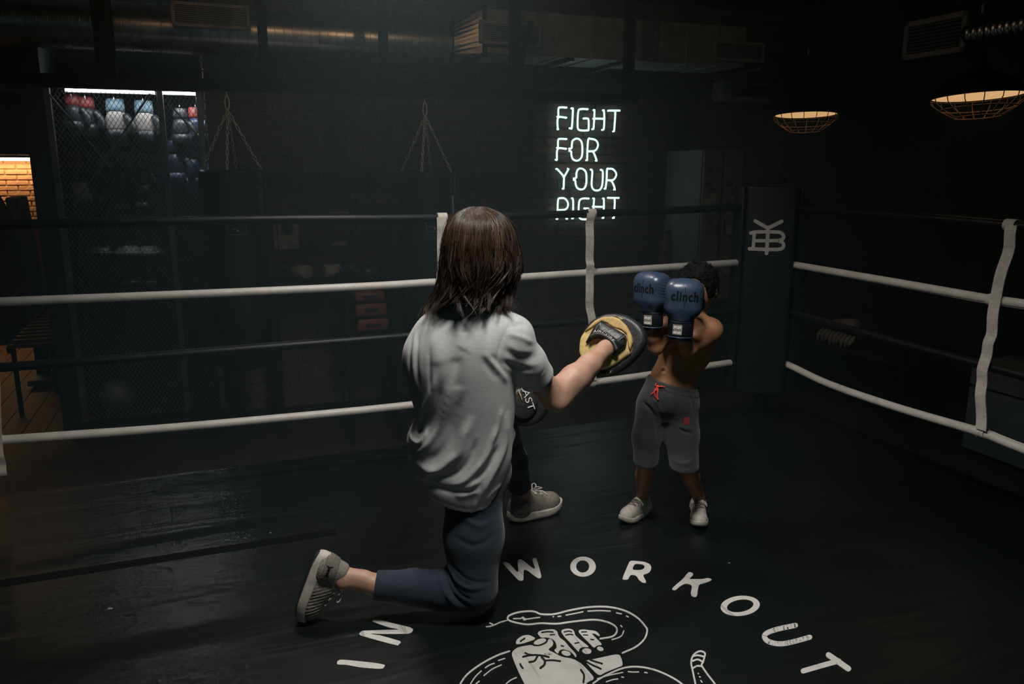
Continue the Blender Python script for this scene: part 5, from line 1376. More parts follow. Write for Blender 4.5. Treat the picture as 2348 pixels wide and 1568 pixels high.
shirt.put(hemcut, (-0.45, 2.2, 0.30), (0.25, 2.9, 0.52), 0.004, cut=True)
fin, lo2, hi2 = loft_f([z for z in zs if z < .56], [c for z, c in zip(zs, cx) if z < .56], [c for z, c in zip(zs, cy) if z < .56], [r - .010 for z, r in zip(zs, rx) if z < .56], [r - .010 for z, r in zip(zs, ry) if z < .56], ROT, 2.25)
shirt.put(fin, lo2, (hi2[0], hi2[1], 0.47), 0.004, cut=True)
shirt.cone((-0.115, 2.52, 1.06), (-0.11, 2.525, 1.2), 0.066, 0.066, 0.006, cut=True)   # neck opening
V, Q = shirt.mesh(1)
Nn = vnormals(V, Q)
px2 = lambda pts, y=2.40: [(at_y(x, yy, y).x, at_y(x, yy, y).z) for x, yy in pts]
PZ = V[:, [0, 2]]
back = np.clip(-Nn[:, 1] * 1.6, 0, 1)
fold = [
 (px2([(998, 862), (992, 886), (978, 926), (964, 958), (951, 988), (938, 1000)]), 0.009, 0.0065),
 (px2([(1047, 840), (1030, 899), (1020, 939), (1007, 982), (988, 1014), (967, 1038), (950, 1051)]), 0.010, 0.0085),
 (px2([(929, 1008), (938, 1024), (958, 1026), (971, 1010), (976, 990)]), 0.006, 0.010),
 (px2([(1080, 960), (1066, 993), (1053, 1036), (1031, 1057), (1007, 1079), (980, 1086), (960, 1081)]), 0.013, 0.0125),
 (px2([(1135, 985), (1118, 1040), (1088, 1079), (1061, 1103), (1039, 1111)]), 0.008, 0.0085),
 (px2([(1162, 960), (1157, 1028), (1141, 1068), (1125, 1097), (1112, 1122), (1104, 1150)]), 0.011, 0.0095),
 (px2([(1150, 940), (1140, 985), (1130, 1010)]), 0.007, 0.005),
 (px2([(1100, 1101), (1077, 1115), (1058, 1120)]), 0.007, 0.006), (px2([(1094, 1128), (1060, 1136), (1044, 1133)]), 0.006, 0.005),
 (px2([(1150, 1128), (1128, 1138), (1112, 1152)]), 0.006, 0.006), (px2([(962, 1118), (975, 1100), (990, 1092)]), 0.006, 0.006),
 (px2([(1086, 1168), (1094, 1150), (1098, 1120)]), 0.006, 0.005),
 # troughs between them
 (px2([(1012, 880), (1000, 930), (985, 972), (968, 1000), (958, 1008)]), 0.010, -0.0045),
 (px2([(1060, 900), (1042, 960), (1030, 1010), (1000, 1048), (965, 1066)]), 0.014, -0.0060),
 (px2([(958, 975), (958, 995), (950, 1008)]), 0.007, -0.009),
 (px2([(1092, 1010), (1078, 1050), (1050, 1082), (1010, 1098)]), 0.008, -0.008),
 (px2([(1140, 1030), (1120, 1070), (1090, 1100)]), 0.007, -0.0075),
 (px2([(975, 1112), (1000, 1122), (1040, 1126), (1085, 1122)]), 0.012, -0.006),
 # upper back
 (px2([(938, 770), (934, 830), (938, 900)]), 0.005, -0.0045), (px2([(955, 770), (953, 830), (958, 890)]), 0.005, -0.0045), (px2([(986, 800), (985, 850), (988, 900)]), 0.006, -0.0040),
 (px2([(946, 770), (944, 830), (948, 900)]), 0.004, 0.003),
 (px2([(1066, 760), (1066, 785), (1060, 800)]), 0.026, 0.006), (px2([(1040, 815), (1045, 840), (1044, 890)]), 0.026, -0.006), (px2([(1100, 750), (1115, 790), (1118, 820)]), 0.026, 0.005), (px2([(985, 750), (1000, 800), (1005, 840)]), 0.028, 0.005),
 (px2([(1112, 806), (1130, 828), (1150, 856), (1162, 880)]), 0.007, 0.0045), (px2([(1108, 822), (1125, 845), (1142, 868)]), 0.009, -0.003), (px2([(1122, 808), (1142, 830), (1160, 858)]), 0.007, -0.003),
 (px2([(1118, 708), (1128, 704), (1140, 708)]), 0.005, 0.004),
]
amp = ridges(PZ, fold) * back
# sleeve: seam groove and drag folds
sy = 2.44
slv = [
 (px2([(1192, 727), (1170, 742), (1152, 772), (1141, 808), (1138, 840)], sy), 0.0028, -0.0050),
 (px2([(1160, 782), (1190, 800), (1225, 806)], sy), 0.009, 0.0026), (px2([(1150, 806), (1180, 826), (1215, 838), (1240, 836)], sy), 0.009, 0.003), (px2([(1152, 832), (1180, 852), (1216, 860)], sy), 0.009, 0.0026),
 (px2([(1158, 795), (1190, 815), (1228, 822)], sy), 0.008, -0.0019), (px2([(1150, 820), (1180, 842), (1220, 852)], sy), 0.008, -0.0019), (px2([(1170, 748), (1195, 742), (1206, 752)], sy), 0.005, -0.005), (px2([(1165, 760), (1200, 772), (1222, 788)], sy), 0.006, 0.005),
 (px2([(1204, 897), (1230, 880), (1252, 851)], sy), 0.0022, -0.0018),
]
amp += ridges(PZ, slv) * np.clip(-Nn[:, 1] * 1.6 + .3, 0, 1) * (V[:, 0] > -0.07)
# hem stitch line
hz_ = np.interp(V[:, 0], hemz[:, 0], hemz[:, 1]); dz_h = V[:, 2] - hz_
amp += -0.0022 * np.exp(-((dz_h - 0.017) / 0.003) ** 2) * back
V = V + Nn * amp[:, None]
for _ in range(3): V = relax_mesh(V, Q, 0.4)
tee = body_ob('t_shirt', V, Q, M_['tee'], man, man_o); tee['label'] = 'heather grey short-sleeved t-shirt'
# ---- joggers
jg = Field((-0.52, 2.30, -0.005), (0.16, 3.28, 0.66), 0.0065)
jg.ell(hip_c + Vector((0, 0.02, 0)), (0.135, 0.105, 0.12), k=0.04)
jg.chain([hipR, Vector((-0.13, 2.505, 0.28)), kneeR + Vector((0.0, 0.0, 0.025))], [0.098, 0.096, 0.083], 0.04)
jg.chain([kneeR + Vector((0, 0, 0.01)), P_(1010, 1352, 2.465), P_(950, 1346, 2.46), P_(856, 1341, 2.455)], [0.078, 0.063, 0.056, 0.049], 0.03)
jg.chain([hipL, kneeL], [0.095, 0.075], 0.05).chain([kneeL, kneeL + (ankL - kneeL) * .5, kneeL + (ankL - kneeL) * .90], [0.075, 0.066, 0.050], 0.03)
# cuff ends
def jcut(p, n, lo, hi):
    p = v3(p); n = v3(n)
    jg.put(lambda X, Y, Z: -((X - p[0]) * n[0] + (Y - p[1]) * n[1] + (Z - p[2]) * n[2]), lo, hi, 0.003, cut=True)
cR = P_(860, 1341, 2.455); aR = (ankR - P_(950, 1346, 2.46)).normalized()
jcut(cR, aR, (-0.56, 2.3, -0.02), (-0.40, 2.6, 0.25))
jg.cone(cR - aR * 0.012, cR + aR * .04, 0.0375, 0.0385, 0.003, cut=True)
aL = (ankL - kneeL).normalized(); cL = kneeL + (ankL - kneeL) * .90
jcut(cL, aL, (-0.1, 3.0, 0.05), (0.16, 3.28, 0.22)); jg.cone(cL - aL * .012, cL + aL * .04, 0.038, 0.039, 0.003, cut=True)
V, Q = jg.mesh(1); Nn = vnormals(V, Q); PZ = V[:, [0, 2]]
jf = [(px2([(1013, 1308), (1020, 1340), (1045, 1372), (1075, 1390)], 2.39), 0.006, -0.009), (px2([(1022, 1306), (1040, 1335), (1075, 1350), (1110, 1350)], 2.39), 0.006, 0.007), (px2([(1028, 1325), (1050, 1360), (1085, 1375)], 2.39), 0.005, -0.006),
      (px2([(1005, 1330), (1018, 1360), (1040, 1385), (1060, 1398)], 2.39), 0.006, 0.007), (px2([(1025, 1300), (1070, 1330), (1130, 1345)], 2.39), 0.004, -0.004), (px2([(1060, 1195), (1100, 1215), (1140, 1205)], 2.39), 0.010, 0.005), (px2([(1040, 1240), (1090, 1255), (1140, 1235)], 2.39), 0.010, -0.005),
      (px2([(900, 1310), (897, 1340), (900, 1382)], 2.41), 0.0022, -0.0025), (px2([(900, 1368), (950, 1382), (1040, 1398)], 2.41), 0.003, 0.003)]
V = V + Nn * (ridges(PZ, jf) * np.clip(-Nn[:, 1] * 1.5 + .2, 0, 1))[:, None]
V[:, 2] = np.maximum(V[:, 2], 0.003)
jo = body_ob('joggers', V, Q, M_['navy_trouser'], man, man_o); jo['label'] = 'navy blue jogger trousers'

# ---- hair: strands over a dark cap
hairc = headc
def hair_env(phi, t):
    """point on the hair shell: phi = turn about the head (0 = straight back to camera), t = 0 crown .. 1 tips"""
    pass
hc = np.array([-0.108, 2.515])
ztop, zbot = 1.384, 1.072
prof_z = np.array([0, .02, .06, .12, .20, .34, .50, .66, .82, .92, 1.0])
prof_r = np.array([.012, .040, .066, .088, .103, .117, .123, .125, .124, .124, .127])
def shell(phi, t, grow=1.0):
    r = np.interp(t, prof_z, prof_r) * grow
    # phi measured from -y (towards the camera) turning to +x
    x = np.sin(phi) * r; y = -np.cos(phi) * r * 1.02
    # left side flares out at the tips, right side tucks in
    fl = np.clip((t - .62) / .38, 0, 1)
    x = x + fl ** 2 * np.where(np.sin(phi) < 0, -0.012, -0.018) * np.abs(np.sin(phi)) ** 0.5
    x = x - 0.014 * fl + 0.010 * np.sin(np.clip(t, 0, 1) * 3.1)
    low = zbot + 0.012 * np.cos(phi * 2 + .5) + np.where(np.sin(phi) > 0, 0.030, 0.0) * np.abs(np.sin(phi))
    z = ztop + (low - ztop) * t
    return np.stack([hc[0] + x, hc[1] + y, z], -1)
cap = Field((-0.30, 2.34, 1.06), (0.10, 2.70, 1.40), 0.006)
def capf(X, Y, Z):
    tt = (ztop - Z) / (ztop - 1.090)
    r = np.interp(tt, prof_z, prof_r * .93).astype(np.float32)
    fl = np.clip((tt - .62) / .38, 0, 1)
    x = X - hc[0] + 0.014 * fl - 0.010 * np.sin(np.clip(tt, 0, 1) * 3.1) + 0.018 * fl ** 2; y = Y - hc[1]
    return np.maximum(np.sqrt(x * x + (y / 1.02) ** 2) - r, np.maximum(1.094 - Z, Z - ztop + 0.006))
cap.put(capf, (-0.28, 2.36, 1.09), (0.08, 2.68, 1.39), 0.01)
face = headc + FD * 0.115
cap.ell(face - Vector((0, 0, 0.025)), (0.075, 0.075, 0.11), None, 0.01, cut=True)
V, Q = cap.mesh(2)
hair = body_ob('hair', V, Q, M_['hair_brown'], man, man_o); hair['label'] = 'shoulder-length wavy brown hair'
at_ = hair.data.attributes.new('tone', 'FLOAT', 'POINT'); at_.data.foreach_set('value', np.full(len(V), .5, dtype=np.float32))
ns = 9500; nt_ = 13
phi0 = rng.uniform(-2.15, 2.6, ns)
NC = 260
clump = rng.uniform(-2.2, 2.65, NC); cl_layer = rng.integers(0, 3, NC)
layer = rng.choice(3, ns, p=[.25, .30, .45])
dist = np.abs(phi0[:, None] - clump[None, :]) + 9 * (layer[:, None] != cl_layer[None, :])
cl_i = np.argmin(dist, 1)
cl_amp = rng.normal(0, 1, NC); cl_ph = rng.uniform(0, 6.28, NC); cl_out = rng.normal(0, .035, NC)
cl_len = np.array([.74, .90, 1.02])[cl_layer] * rng.uniform(.92, 1.06, NC)
ln = cl_len[cl_i] * rng.uniform(.90, 1.04, ns)
t0 = rng.uniform(0.0, 0.30, ns) ** 1.2
grow0 = np.array([1.03, 1.0, .97])[layer] * rng.uniform(.965, 1.02, ns)
tipn = rng.normal(.55, .55, ns); side0 = rng.normal(0, .35, NC)
pts = []
for j in range(nt_):
    u = j / (nt_ - 1)
    t = t0 + (ln - t0) * u
    pull = np.clip(u * 1.25 - .15, 0, 1) * .60
    ph = phi0 * (1 - pull) + clump[cl_i] * pull
    lowr = np.clip(t - .22, 0, 1)
    ph = ph + 0.30 * np.sin(8.0 * t + cl_ph[cl_i]) * lowr * (0.7 + .5 * cl_amp[cl_i]) + side0[cl_i] * lowr ** 2 * .9 + 0.02 * np.sin(19 * t + phi0 * 40)
    ph = ph - 0.35 * np.clip(t - .1, 0, 1) ** 1.5 * np.clip(1 - np.abs(phi0) / 2.6, 0, 1)
    gr = grow0 + cl_out[cl_i] * lowr * 1.3 + 0.15 * np.sin(9.5 * t + cl_ph[cl_i] * 2) * np.clip(t - .38, 0, 1)
    gr = gr + np.clip(t - .86, 0, 1) * tipn
    pts.append(shell(ph, t, gr))
S = np.stack(pts, 1)                                   # strand, step, xyz
# fly-away strands
fly = rng.random(ns) < .035
S[fly] += np.cumsum(rng.normal(0, .0022, (fly.sum(), nt_, 3)), 1)
def strand_mesh(S, rad, tip=.35):
    n, m, _ = S.shape
    T = np.gradient(S, axis=1); T /= np.linalg.norm(T, axis=2, keepdims=True) + 1e-9
    up = np.array([0.31, 0.2, 0.93]); X = np.cross(T, up); X /= np.linalg.norm(X, axis=2, keepdims=True) + 1e-9
    Yv = np.cross(T, X)
    rr = rad[:, None] * np.interp(np.linspace(0, 1, m), [0, .7, 1], [1, .9, tip])[None, :]
    ring_ = [S + (X * math.cos(a) + Yv * math.sin(a)) * rr[..., None] for a in (0, 2.094, 4.189)]
    VV = np.stack(ring_, 2).reshape(-1, 3)
    b = (np.arange(n)[:, None] * m + np.arange(m - 1)[None, :])[..., None] * 3
    q = []
    for k in range(3):
        k2 = (k + 1) % 3
        q.append(np.concatenate([b + k, b + k2, b + 3 + k2, b + 3 + k], -1).reshape(-1, 4))
    return VV, np.concatenate(q)
VV, QQ = strand_mesh(S, rng.uniform(.00035, .00085, ns))
o = body_ob('hair_strands', VV, QQ, M_['hair_brown'], hair, man_o); o.parent = hair; o['kind'] = 'stuff'
tone = np.clip(.42 + .20 * rng.normal(0, 1, NC)[cl_i] + rng.normal(0, .16, ns), 0, 1)
at_ = o.data.attributes.new('tone', 'FLOAT', 'POINT'); at_.data.foreach_set('value', np.repeat(tone, nt_ * 3).astype(np.float32))

# ------------------------------------------------------------------ shoes
def sole_mesh(L, W, hgt, rock=0.012, n=44, flare=1.0, out=1.0):
    """running-shoe sole: outline with waist, lifted toe and heel"""
    ts = [2 * math.pi * k / n for k in range(n)]; ring_ = []
    for t in ts:
        u = math.cos(t); x = u * L / 2
        wv = W / 2 * (0.93 + 0.13 * math.sin(u * 2.2)) * (1 - 0.10 * math.exp(-((u + .1) / .35) ** 2))
        y = math.copysign(abs(math.sin(t)) ** 0.72, math.sin(t)) * wv
        ring_.append((x, y))
    def lift(x): 
        u = x / (L / 2); return rock * (max(0, u - .35) / .65) ** 2 * 2.0 + rock * (max(0, -u - .55) / .45) ** 2
    rows = [(0.93, 0.0), (0.99, 0.004), (1.02, hgt * .35), (1.035, hgt * .55), (1.0, hgt * .8), (1.0, hgt), (.92, hgt * 1.02)]
    v = []; fc = []
    for sc, z in rows:
        for (x, y) in ring_:
            zz2 = z * (1 + .30 * (-x / L) ) ; v.append((x * (1 + (sc - 1) * W / L), y * sc * flare, zz2 + lift(x)))
    for i in range(len(rows) - 1):
        for k in range(n): fc.append((i * n + k, i * n + (k + 1) % n, (i + 1) * n + (k + 1) % n, (i + 1) * n + k))
    fc += [tuple(range(n - 1, -1, -1)), tuple((len(rows) - 1) * n + k for k in range(n))]
    return v, fc
def sneaker(person, porig, M, L, W, upper_m, heel_m, sole_m, laces, name='sneaker', ribs=True, strap_m=None, lace_m=None, logo=False, tread=True, sock_m=None, label=None, collar_h=0.085, sole_h=0.036):
    sc = L / 0.29
    root = empty(name); root.parent = person; root.matrix_local = Matrix.Translation(-Vector(porig)) @ M
    if label: root['label'] = label
    sh_ = sole_h * sc
    v, fc = sole_mesh(L, W, sh_, 0.012 * sc)
    so = MB().add(v, fc).build('sole', sole_m, root, smooth=True)
    if tread:
        v2, f2_ = sole_mesh(L * .965, W * .93, 0.008 * sc, 0.012 * sc); MB().add([(x, y, z - 0.0045 * sc) for x, y, z in v2], f2_).build('tread', M_['sole_dark'], root, smooth=True)
    F = Field((-L * .56, -W * .62, 0), (L * .56, W * .62, 0.16 * sc), 0.0040 * sc)
    h = sh_
    F.ell((L * .26, 0, h + 0.010 * sc), (L * .205, W * .425, 0.050 * sc), k=0.01)
    F.ell((L * .02, 0, h + 0.010 * sc), (L * .30, W * .40, 0.062 * sc), k=0.02 * sc)
    F.ell((-L * .30, 0, h + 0.015 * sc), (L * .19, W * .42, 0.058 * sc), k=0.02 * sc)
    F.cone((-L * .26, 0, h + 0.02 * sc), (-L * .29, 0, h + collar_h * .85 * sc), W * .40, W * .36, 0.02 * sc)
    F.cone((L * .10, 0, h + 0.030 * sc), (-L * .17, 0, h + collar_h * .78 * sc), W * .26, W * .30, 0.02 * sc)
    F.put(lambda X, Y, Z: Z - h * .72 - 0 * X - 0 * Y, (-L, -W, -1), (L, W, h), 0.004, cut=True)
    F.put(lambda X, Y, Z: (h + (collar_h + 0.01) * sc + (-(X + L * .24)) * 0.16) - Z + 0 * Y, (-L, -W, h + .03 * sc), (L, W, 1), 0.006, cut=True)
    F.cone((-L * .235, 0, h + 0.035 * sc), (-L * .225, 0, h + 0.2 * sc), W * .27, W * .31, 0.008 * sc, cut=True)
    V, Q = F.mesh(2); Nn = vnormals(V, Q)
    if ribs:
        a = V[:, 0] * 0.9 + V[:, 2] * .5
        m = np.clip((V[:, 0] + L * .14) / (L * .1), 0, 1) * np.clip((np.abs(V[:, 1]) / W - .16) * 8, 0, 1)
        V = V + Nn * (0.0016 * sc * np.sin(a * 2 * math.pi / (0.0125 * sc)) * m)[:, None]
    up = link('upper', np_mesh('upper', V, Q), upper_m, root, True)
    tree = BVHTree.FromPolygons([tuple(p) for p in V], [tuple(q) for q in Q.tolist()])
    def drop(x, y, off=0.002, side=None):
        if side is None:
            hit = tree.ray_cast(Vector((x, y, 0.3)), Vector((0, 0, -1)))
        else:
            hit = tree.ray_cast(Vector((x, side * 0.3, y)), Vector((0, -side, 0)))
        return (hit[0] + hit[1] * off) if hit[0] is not None else None
    # collar lining / sock
    MB().lathe([(W * .33, h + collar_h * .80 * sc), (W * .325, h + (collar_h + .012) * sc), (W * .295, h + (collar_h + .016) * sc), (W * .285, h + .05 * sc)], 24, Matrix.Translation((-L * .235, 0, 0)) @ Matrix.Diagonal((1.15, .95, 1, 1)), caps=False).build('collar', sock_m or M_['sock_white'], root, smooth=True)
    # heel counter panel hugging the back
    hp = Field((-L * .56, -W * .62, 0), (-L * .10, W * .62, 0.16 * sc), 0.0040 * sc)
    sl, g = hp.blk(hp.lo, hp.lo + hp.h * hp.n)
    src = F.d[:hp.d.shape[0], :, :]
    n0 = min(hp.d.shape[0], src.shape[0]); 
    X = F.ax[0][:n0][:, None, None]; Z = F.ax[2][None, None, :]
    hp.ax = [F.ax[0][:n0], F.ax[1], F.ax[2]]; hp.lo = F.lo; hp.n = np.array([n0, F.n[1], F.n[2]])
    shell_ = F.d[:n0] - 0.0028 * sc
    lim = np.maximum(X + L * .215 - (Z - h) * .35, np.maximum(Z - h - 0.060 * sc, h * 1.22 - Z))
    hp.d = np.maximum(shell_, np.broadcast_to(lim, shell_.shape)).astype(np.float32)
    V2, Q2 = hp.mesh(1); link('heel_panel', np_mesh('heel_panel', V2, Q2), heel_m, root, True)
    # tongue
    MB().box((-L * .085, 0, h + 0.078 * sc), (0.075 * sc, W * .36, 0.010 * sc), Matrix.Rotation(0.62, 3, 'Y')).build('tongue', sock_m or upper_m, root, bevel=0.004 * sc, smooth=True)
    if laces:
        lm = lace_m or M_['sock_white']
        for i in range(5):
            x = -L * .06 + i * L * .052
            row = []
            for yy in (-1, -.5, 0, .5, 1):
                p = drop(x + (L * .02 * yy if i % 2 else -L * .02 * yy), yy * W * .21, 0.003 * sc)
                if p is not None: row.append(p)
            if len(row) > 2: MB().tube(smooth_path(row, 4), 0.0028 * sc, 6).build('lace', lm, root, smooth=True)
        if not strap_m:
            for sy in (-1, 1):
                p = drop(-L * .06, 0, 0.006 * sc)
                if p is not None:
                    MB().tube(smooth_path([p, p + Vector((0.012, sy * 0.018, 0.018)) * sc, p + Vector((0.035, sy * 0.030, 0.012)) * sc, p + Vector((0.03, sy * 0.014, 0.004)) * sc, p], 5), 0.0024 * sc, 6).build('lace_bow', lm, root, smooth=True)
    if strap_m:
        row = []
        for k in range(9):
            yy = -1 + k / 4
            p = drop(-L * .085, yy * W * .40, 0.004 * sc)
            if p is not None: row.append(p)
        mb = MB(); vv = []; ff = []
        row[-1] = row[-1] + Vector((0, W * .10, -0.006 * sc))
        for p in row:
            vv += [p + Vector((-0.016 * sc, 0, 0.004 * sc)), p + Vector((0.016 * sc, 0, -0.002 * sc)), p + Vector((0.016 * sc, 0, 0.003 * sc)), p + Vector((-0.016 * sc, 0, 0.009 * sc))]
        for i in range(len(row) - 1):
            for k in range(4): ff.append((i * 4 + k, i * 4 + (k + 1) % 4, i * 4 + 4 + (k + 1) % 4, i * 4 + 4 + k))
        ff += [(3, 2, 1, 0), tuple((len(row) - 1) * 4 + k for k in range(4))]
        mb.add(vv, ff).build('strap', strap_m, root)
    if logo:
        # two crossed brackets printed on the heel panel
        t2 = BVHTree.FromPolygons([tuple(p) for p in V2], [tuple(q) for q in Q2.tolist()])
        for sgn in (-1, 1):
            mb = MB()
            arc = []
            for k in range(11):
                a = math.pi * (k / 10)
                arc.append((0.0175 * math.cos(a), 0.0125 * math.sin(a) - 0.0135))
            for k in range(10):
                quad = []
                wd = [0.0085 * (0.35 + .65 * abs(math.cos(math.pi * kk / 10))) for kk in (k, k + 1)]
                for (cx_, cz_), w_, s2 in ((arc[k], wd[0], 1), (arc[k], wd[0], -1), (arc[k + 1], wd[1], -1), (arc[k + 1], wd[1], 1)):
                    hit = t2.ray_cast(Vector((-L * .335 + cx_, logo * 0.3, h + 0.028 * sc + sgn * (cz_ + 0.0035) + s2 * w_ * .5)), Vector((0, -logo, 0)))
                    quad.append(hit[0] + Vector((0, logo * 0.0012, 0)) if hit[0] is not None else None)
                if all(q is not None for q in quad): mb.add(quad, [(0, 1, 2, 3)])
            if mb.v: mb.build('emblem', M_['mark_black'], root)
    return root
sneaker(man, man_o, Mk, 0.262, 0.100, M_['shoe_grey'], M_['shoe_grey_b'], M_['sole_white'], True, logo=-1, label='worn beige knit trainer, toes on the canvas', sock_m=M_['sock_white'])
sneaker(man, man_o, Mf, dL.length * .97, 0.104, M_['shoe_grey'], M_['shoe_grey_b'], M_['sole_white'], True, label='worn beige knit trainer, flat on the canvas')
# ------------------------------------------------------------------ the boxing child
kid_shoes = []
for (toe, heel, lab) in (((1424, 1204), (1489, 1172), 'pale hook-strap trainer turned towards the man'), ((1604, 1217), (1598, 1168), 'pale hook-strap trainer pointing at the camera')):
    t_, h_ = at_z(*toe), at_z(*heel); d_ = t_ - h_; Lk = 0.200
    kid_shoes.append((shoe_frame(d_, Vector((0, 0, 1)), t_ - d_.normalized() * Lk / 2 + Vector((0, 0, 0.004))), Lk, lab))
fkL, fkR = foot_pts(kid_shoes[0][0], 0.2), foot_pts(kid_shoes[1][0], 0.2)
boy_o = (0.66, 3.15, 0.0)
boy = empty('person', boy_o, label='bare-chested child in dark grey shorts holding blue boxing gloves up to the face', cat='person')
bh = at_y(1599, 660, 3.18); BF = Vector((-0.55, -0.83, 0)).normalized(); BS = Vector((-BF.y, BF.x, 0))   # looks towards the man
brz = math.atan2(BF.y, BF.x) - math.pi / 2
f = Field((0.40, 2.84, -0.005), (0.96, 3.36, 1.16), 0.0055)
hipc = at_y(1536, 905, 3.15); chest = at_y(1574, 800, 3.15); wst = at_y(1543, 866, 3.15)
sR = at_y(1629, 757, 3.14); sL = at_y(1528, 752, 3.13)
f.ell(hipc, (0.095, 0.070, 0.075), k=0.03)
f.ell(wst, (0.092, 0.064, 0.085), Matrix.Rotation(0.12, 3, 'Y'), 0.04)
f.ell(chest, (0.108, 0.072, 0.115), Matrix.Rotation(0.22, 3, 'Y'), 0.05)
f.cone(sL, sR, 0.046, 0.046, 0.05)
f.cone(chest + Vector((0.02, 0, 0.07)), bh - Vector((0, 0, 0.06)), 0.040, 0.038, 0.04)
f.ell(bh, (0.070, 0.082, 0.092), Matrix.Rotation(brz, 3, 'Z'), 0.02).ell(bh + BF * 0.03 - Vector((0, 0, 0.045)), (0.048, 0.055, 0.048), Matrix.Rotation(brz, 3, 'Z'), 0.02)
f.cone(bh + BF * 0.082, bh + BF * 0.094 - Vector((0, 0, 0.018)), 0.008, 0.014, 0.010)
f.cone(bh + BF * 0.080 + BS * 0.018 - Vector((0, 0, 0.045)), bh + BF * 0.080 - BS * 0.018 - Vector((0, 0, 0.045)), 0.009, 0.009, 0.006)
for sx in (-1, 1):
    f.ell(bh + BS * (0.071 * sx) - Vector((0, 0, 0.010)) - BF * 0.01, (0.010, 0.018, 0.026), Matrix.Rotation(brz, 3, 'Z'), 0.006)
    f.ell(bh + BF * 0.082 + BS * (0.029 * sx) + Vector((0, 0, 0.010)), (0.014, 0.012, 0.009), None, 0.005, cut=True)
# arms raised
eR = at_y(1578, 802, 3.03); gR = at_y(1562, 765, 2.99); eL = at_y(1504, 797, 3.05); gL = at_y(1490, 742, 3.02)
f.chain([sR, (sR + eR) / 2, eR], [0.042, 0.035, 0.028], 0.03).chain([eR, (eR + gR) / 2, gR, gR + Vector((0.005, -0.02, 0.10))], [0.029, 0.029, 0.024, 0.024], 0.02)
f.chain([sL, (sL + eL) / 2, eL], [0.038, 0.032, 0.026], 0.025).chain([eL, (eL + gL) / 2, gL, gL + Vector((0.01, -0.005, 0.10))], [0.027, 0.028, 0.024, 0.024], 0.02)
for (g_, dx) in ((gR + Vector((0.006, -0.02, 0.11)), 1), (gL + Vector((0.012, -0.008, 0.11)), -1)):     # small fists inside the gloves
    for i in range(4):
        k0 = g_ + Vector(((i - 1.5) * 0.015, 0, 0.0)); f.chain([k0, k0 + Vector((0, -0.006, 0.03)), k0 + Vector((0, 0.022, 0.036)), k0 + Vector((0, 0.024, 0.012))], [0.009, 0.0085, 0.008, 0.007], 0.004)
    f.chain([g_ + Vector((-dx * .03, 0, -.02)), g_ + Vector((-dx * 0.036, .012, 0.01)), g_ + Vector((-dx * .02, .03, .02))], [0.010, 0.009, 0.008], 0.004)
# navel and belly relief
nv = at_y(1521, 852, 3.085)
# legs
hL_, hR_ = at_y(1497, 930, 3.16), at_y(1562, 935, 3.15); kL, kR = at_y(1482, 1058, 3.14), at_y(1574, 1065, 3.12); aL_, aR_ = fkL[0], fkR[0]
f.chain([hL_, kL], [0.058, 0.036], 0.02).chain([kL, kL + (aL_ - kL) * .4 + Vector((0, .012, 0)), aL_] + fkL[1:], [0.036, 0.038, 0.0245, 0.024, 0.020, 0.015], 0.012)
f.chain([hR_, kR], [0.060, 0.038], 0.02).chain([kR, kR + (aR_ - kR) * .4 + Vector((0, .012, 0)), aR_] + fkR[1:], [0.038, 0.039, 0.0245, 0.024, 0.020, 0.015], 0.012)
f.ell(nv, (0.007, 0.012, 0.008), None, 0.008, cut=True)
V, Q = f.mesh(2)
tree_b = BVHTree.FromPolygons([tuple(p) for p in V], [tuple(q) for q in Q.tolist()])
hit = tree_b.ray_cast(CAMP, (at_y(1521, 850, 3.0) - CAMP).normalized())
Nn = vnormals(V, Q)
if hit[0] is not None:
    dn_ = np.linalg.norm(V - v3(hit[0]), axis=1)
    V = V + Nn * (-0.006 * np.exp(-(dn_ / 0.0065) ** 2) + 0.0025 * np.exp(-((dn_ - .011) / 0.006) ** 2))[:, None]
body_ob('body', V, Q, M_['skin_brown'], boy, boy_o)
for sx in (-1, 1):
    c = bh + BF * 0.073 + BS * (0.029 * sx) + Vector((0, 0, 0.010)) - Vector(boy_o)
    MB().lathe([(0.010 * math.sin(math.pi * k / 8) + 1e-4, -0.010 * math.cos(math.pi * k / 8)) for k in range(9)], 12, Matrix.Translation(c)).build('eye', M_['eye_white'], boy, smooth=True)
# hair: close dark curls
hf_ = Field((0.60, 3.02, 0.98), (0.90, 3.34, 1.16), 0.004)
hf_.ell(bh + Vector((0, 0, 0.010)) - BF * 0.006, (0.079, 0.092, 0.096), Matrix.Rotation(brz, 3, 'Z'), 0.01)
hf_.ell(bh + BF * 0.088 - Vector((0, 0, 0.035)), (0.085, 0.060, 0.085), Matrix.Rotation(brz, 3, 'Z'), 0.012, cut=True)
hf_.put(lambda X, Y, Z: Z - (bh.z - 0.035) + 0 * X + 0 * Y, (0.5, 2.9, 0.9), (1, 3.4, bh.z - .03), 0.012, cut=True)
V, Q = hf_.mesh(1); Nn = vnormals(V, Q)
bump_ = np.sin(V[:, 0] * 420 + 2 * np.sin(V[:, 2] * 300)) * np.sin(V[:, 1] * 410 + 2 * np.sin(V[:, 0] * 330)) * np.sin(V[:, 2] * 400 + 1.5 * np.sin(V[:, 1] * 280))
V = V + Nn * (0.0045 * bump_ + rng.normal(0, .0012, len(V)))[:, None]
bhair = body_ob('hair', V, Q, M_['hair_black'], boy, boy_o); bhair['label'] = 'short black curly hair'
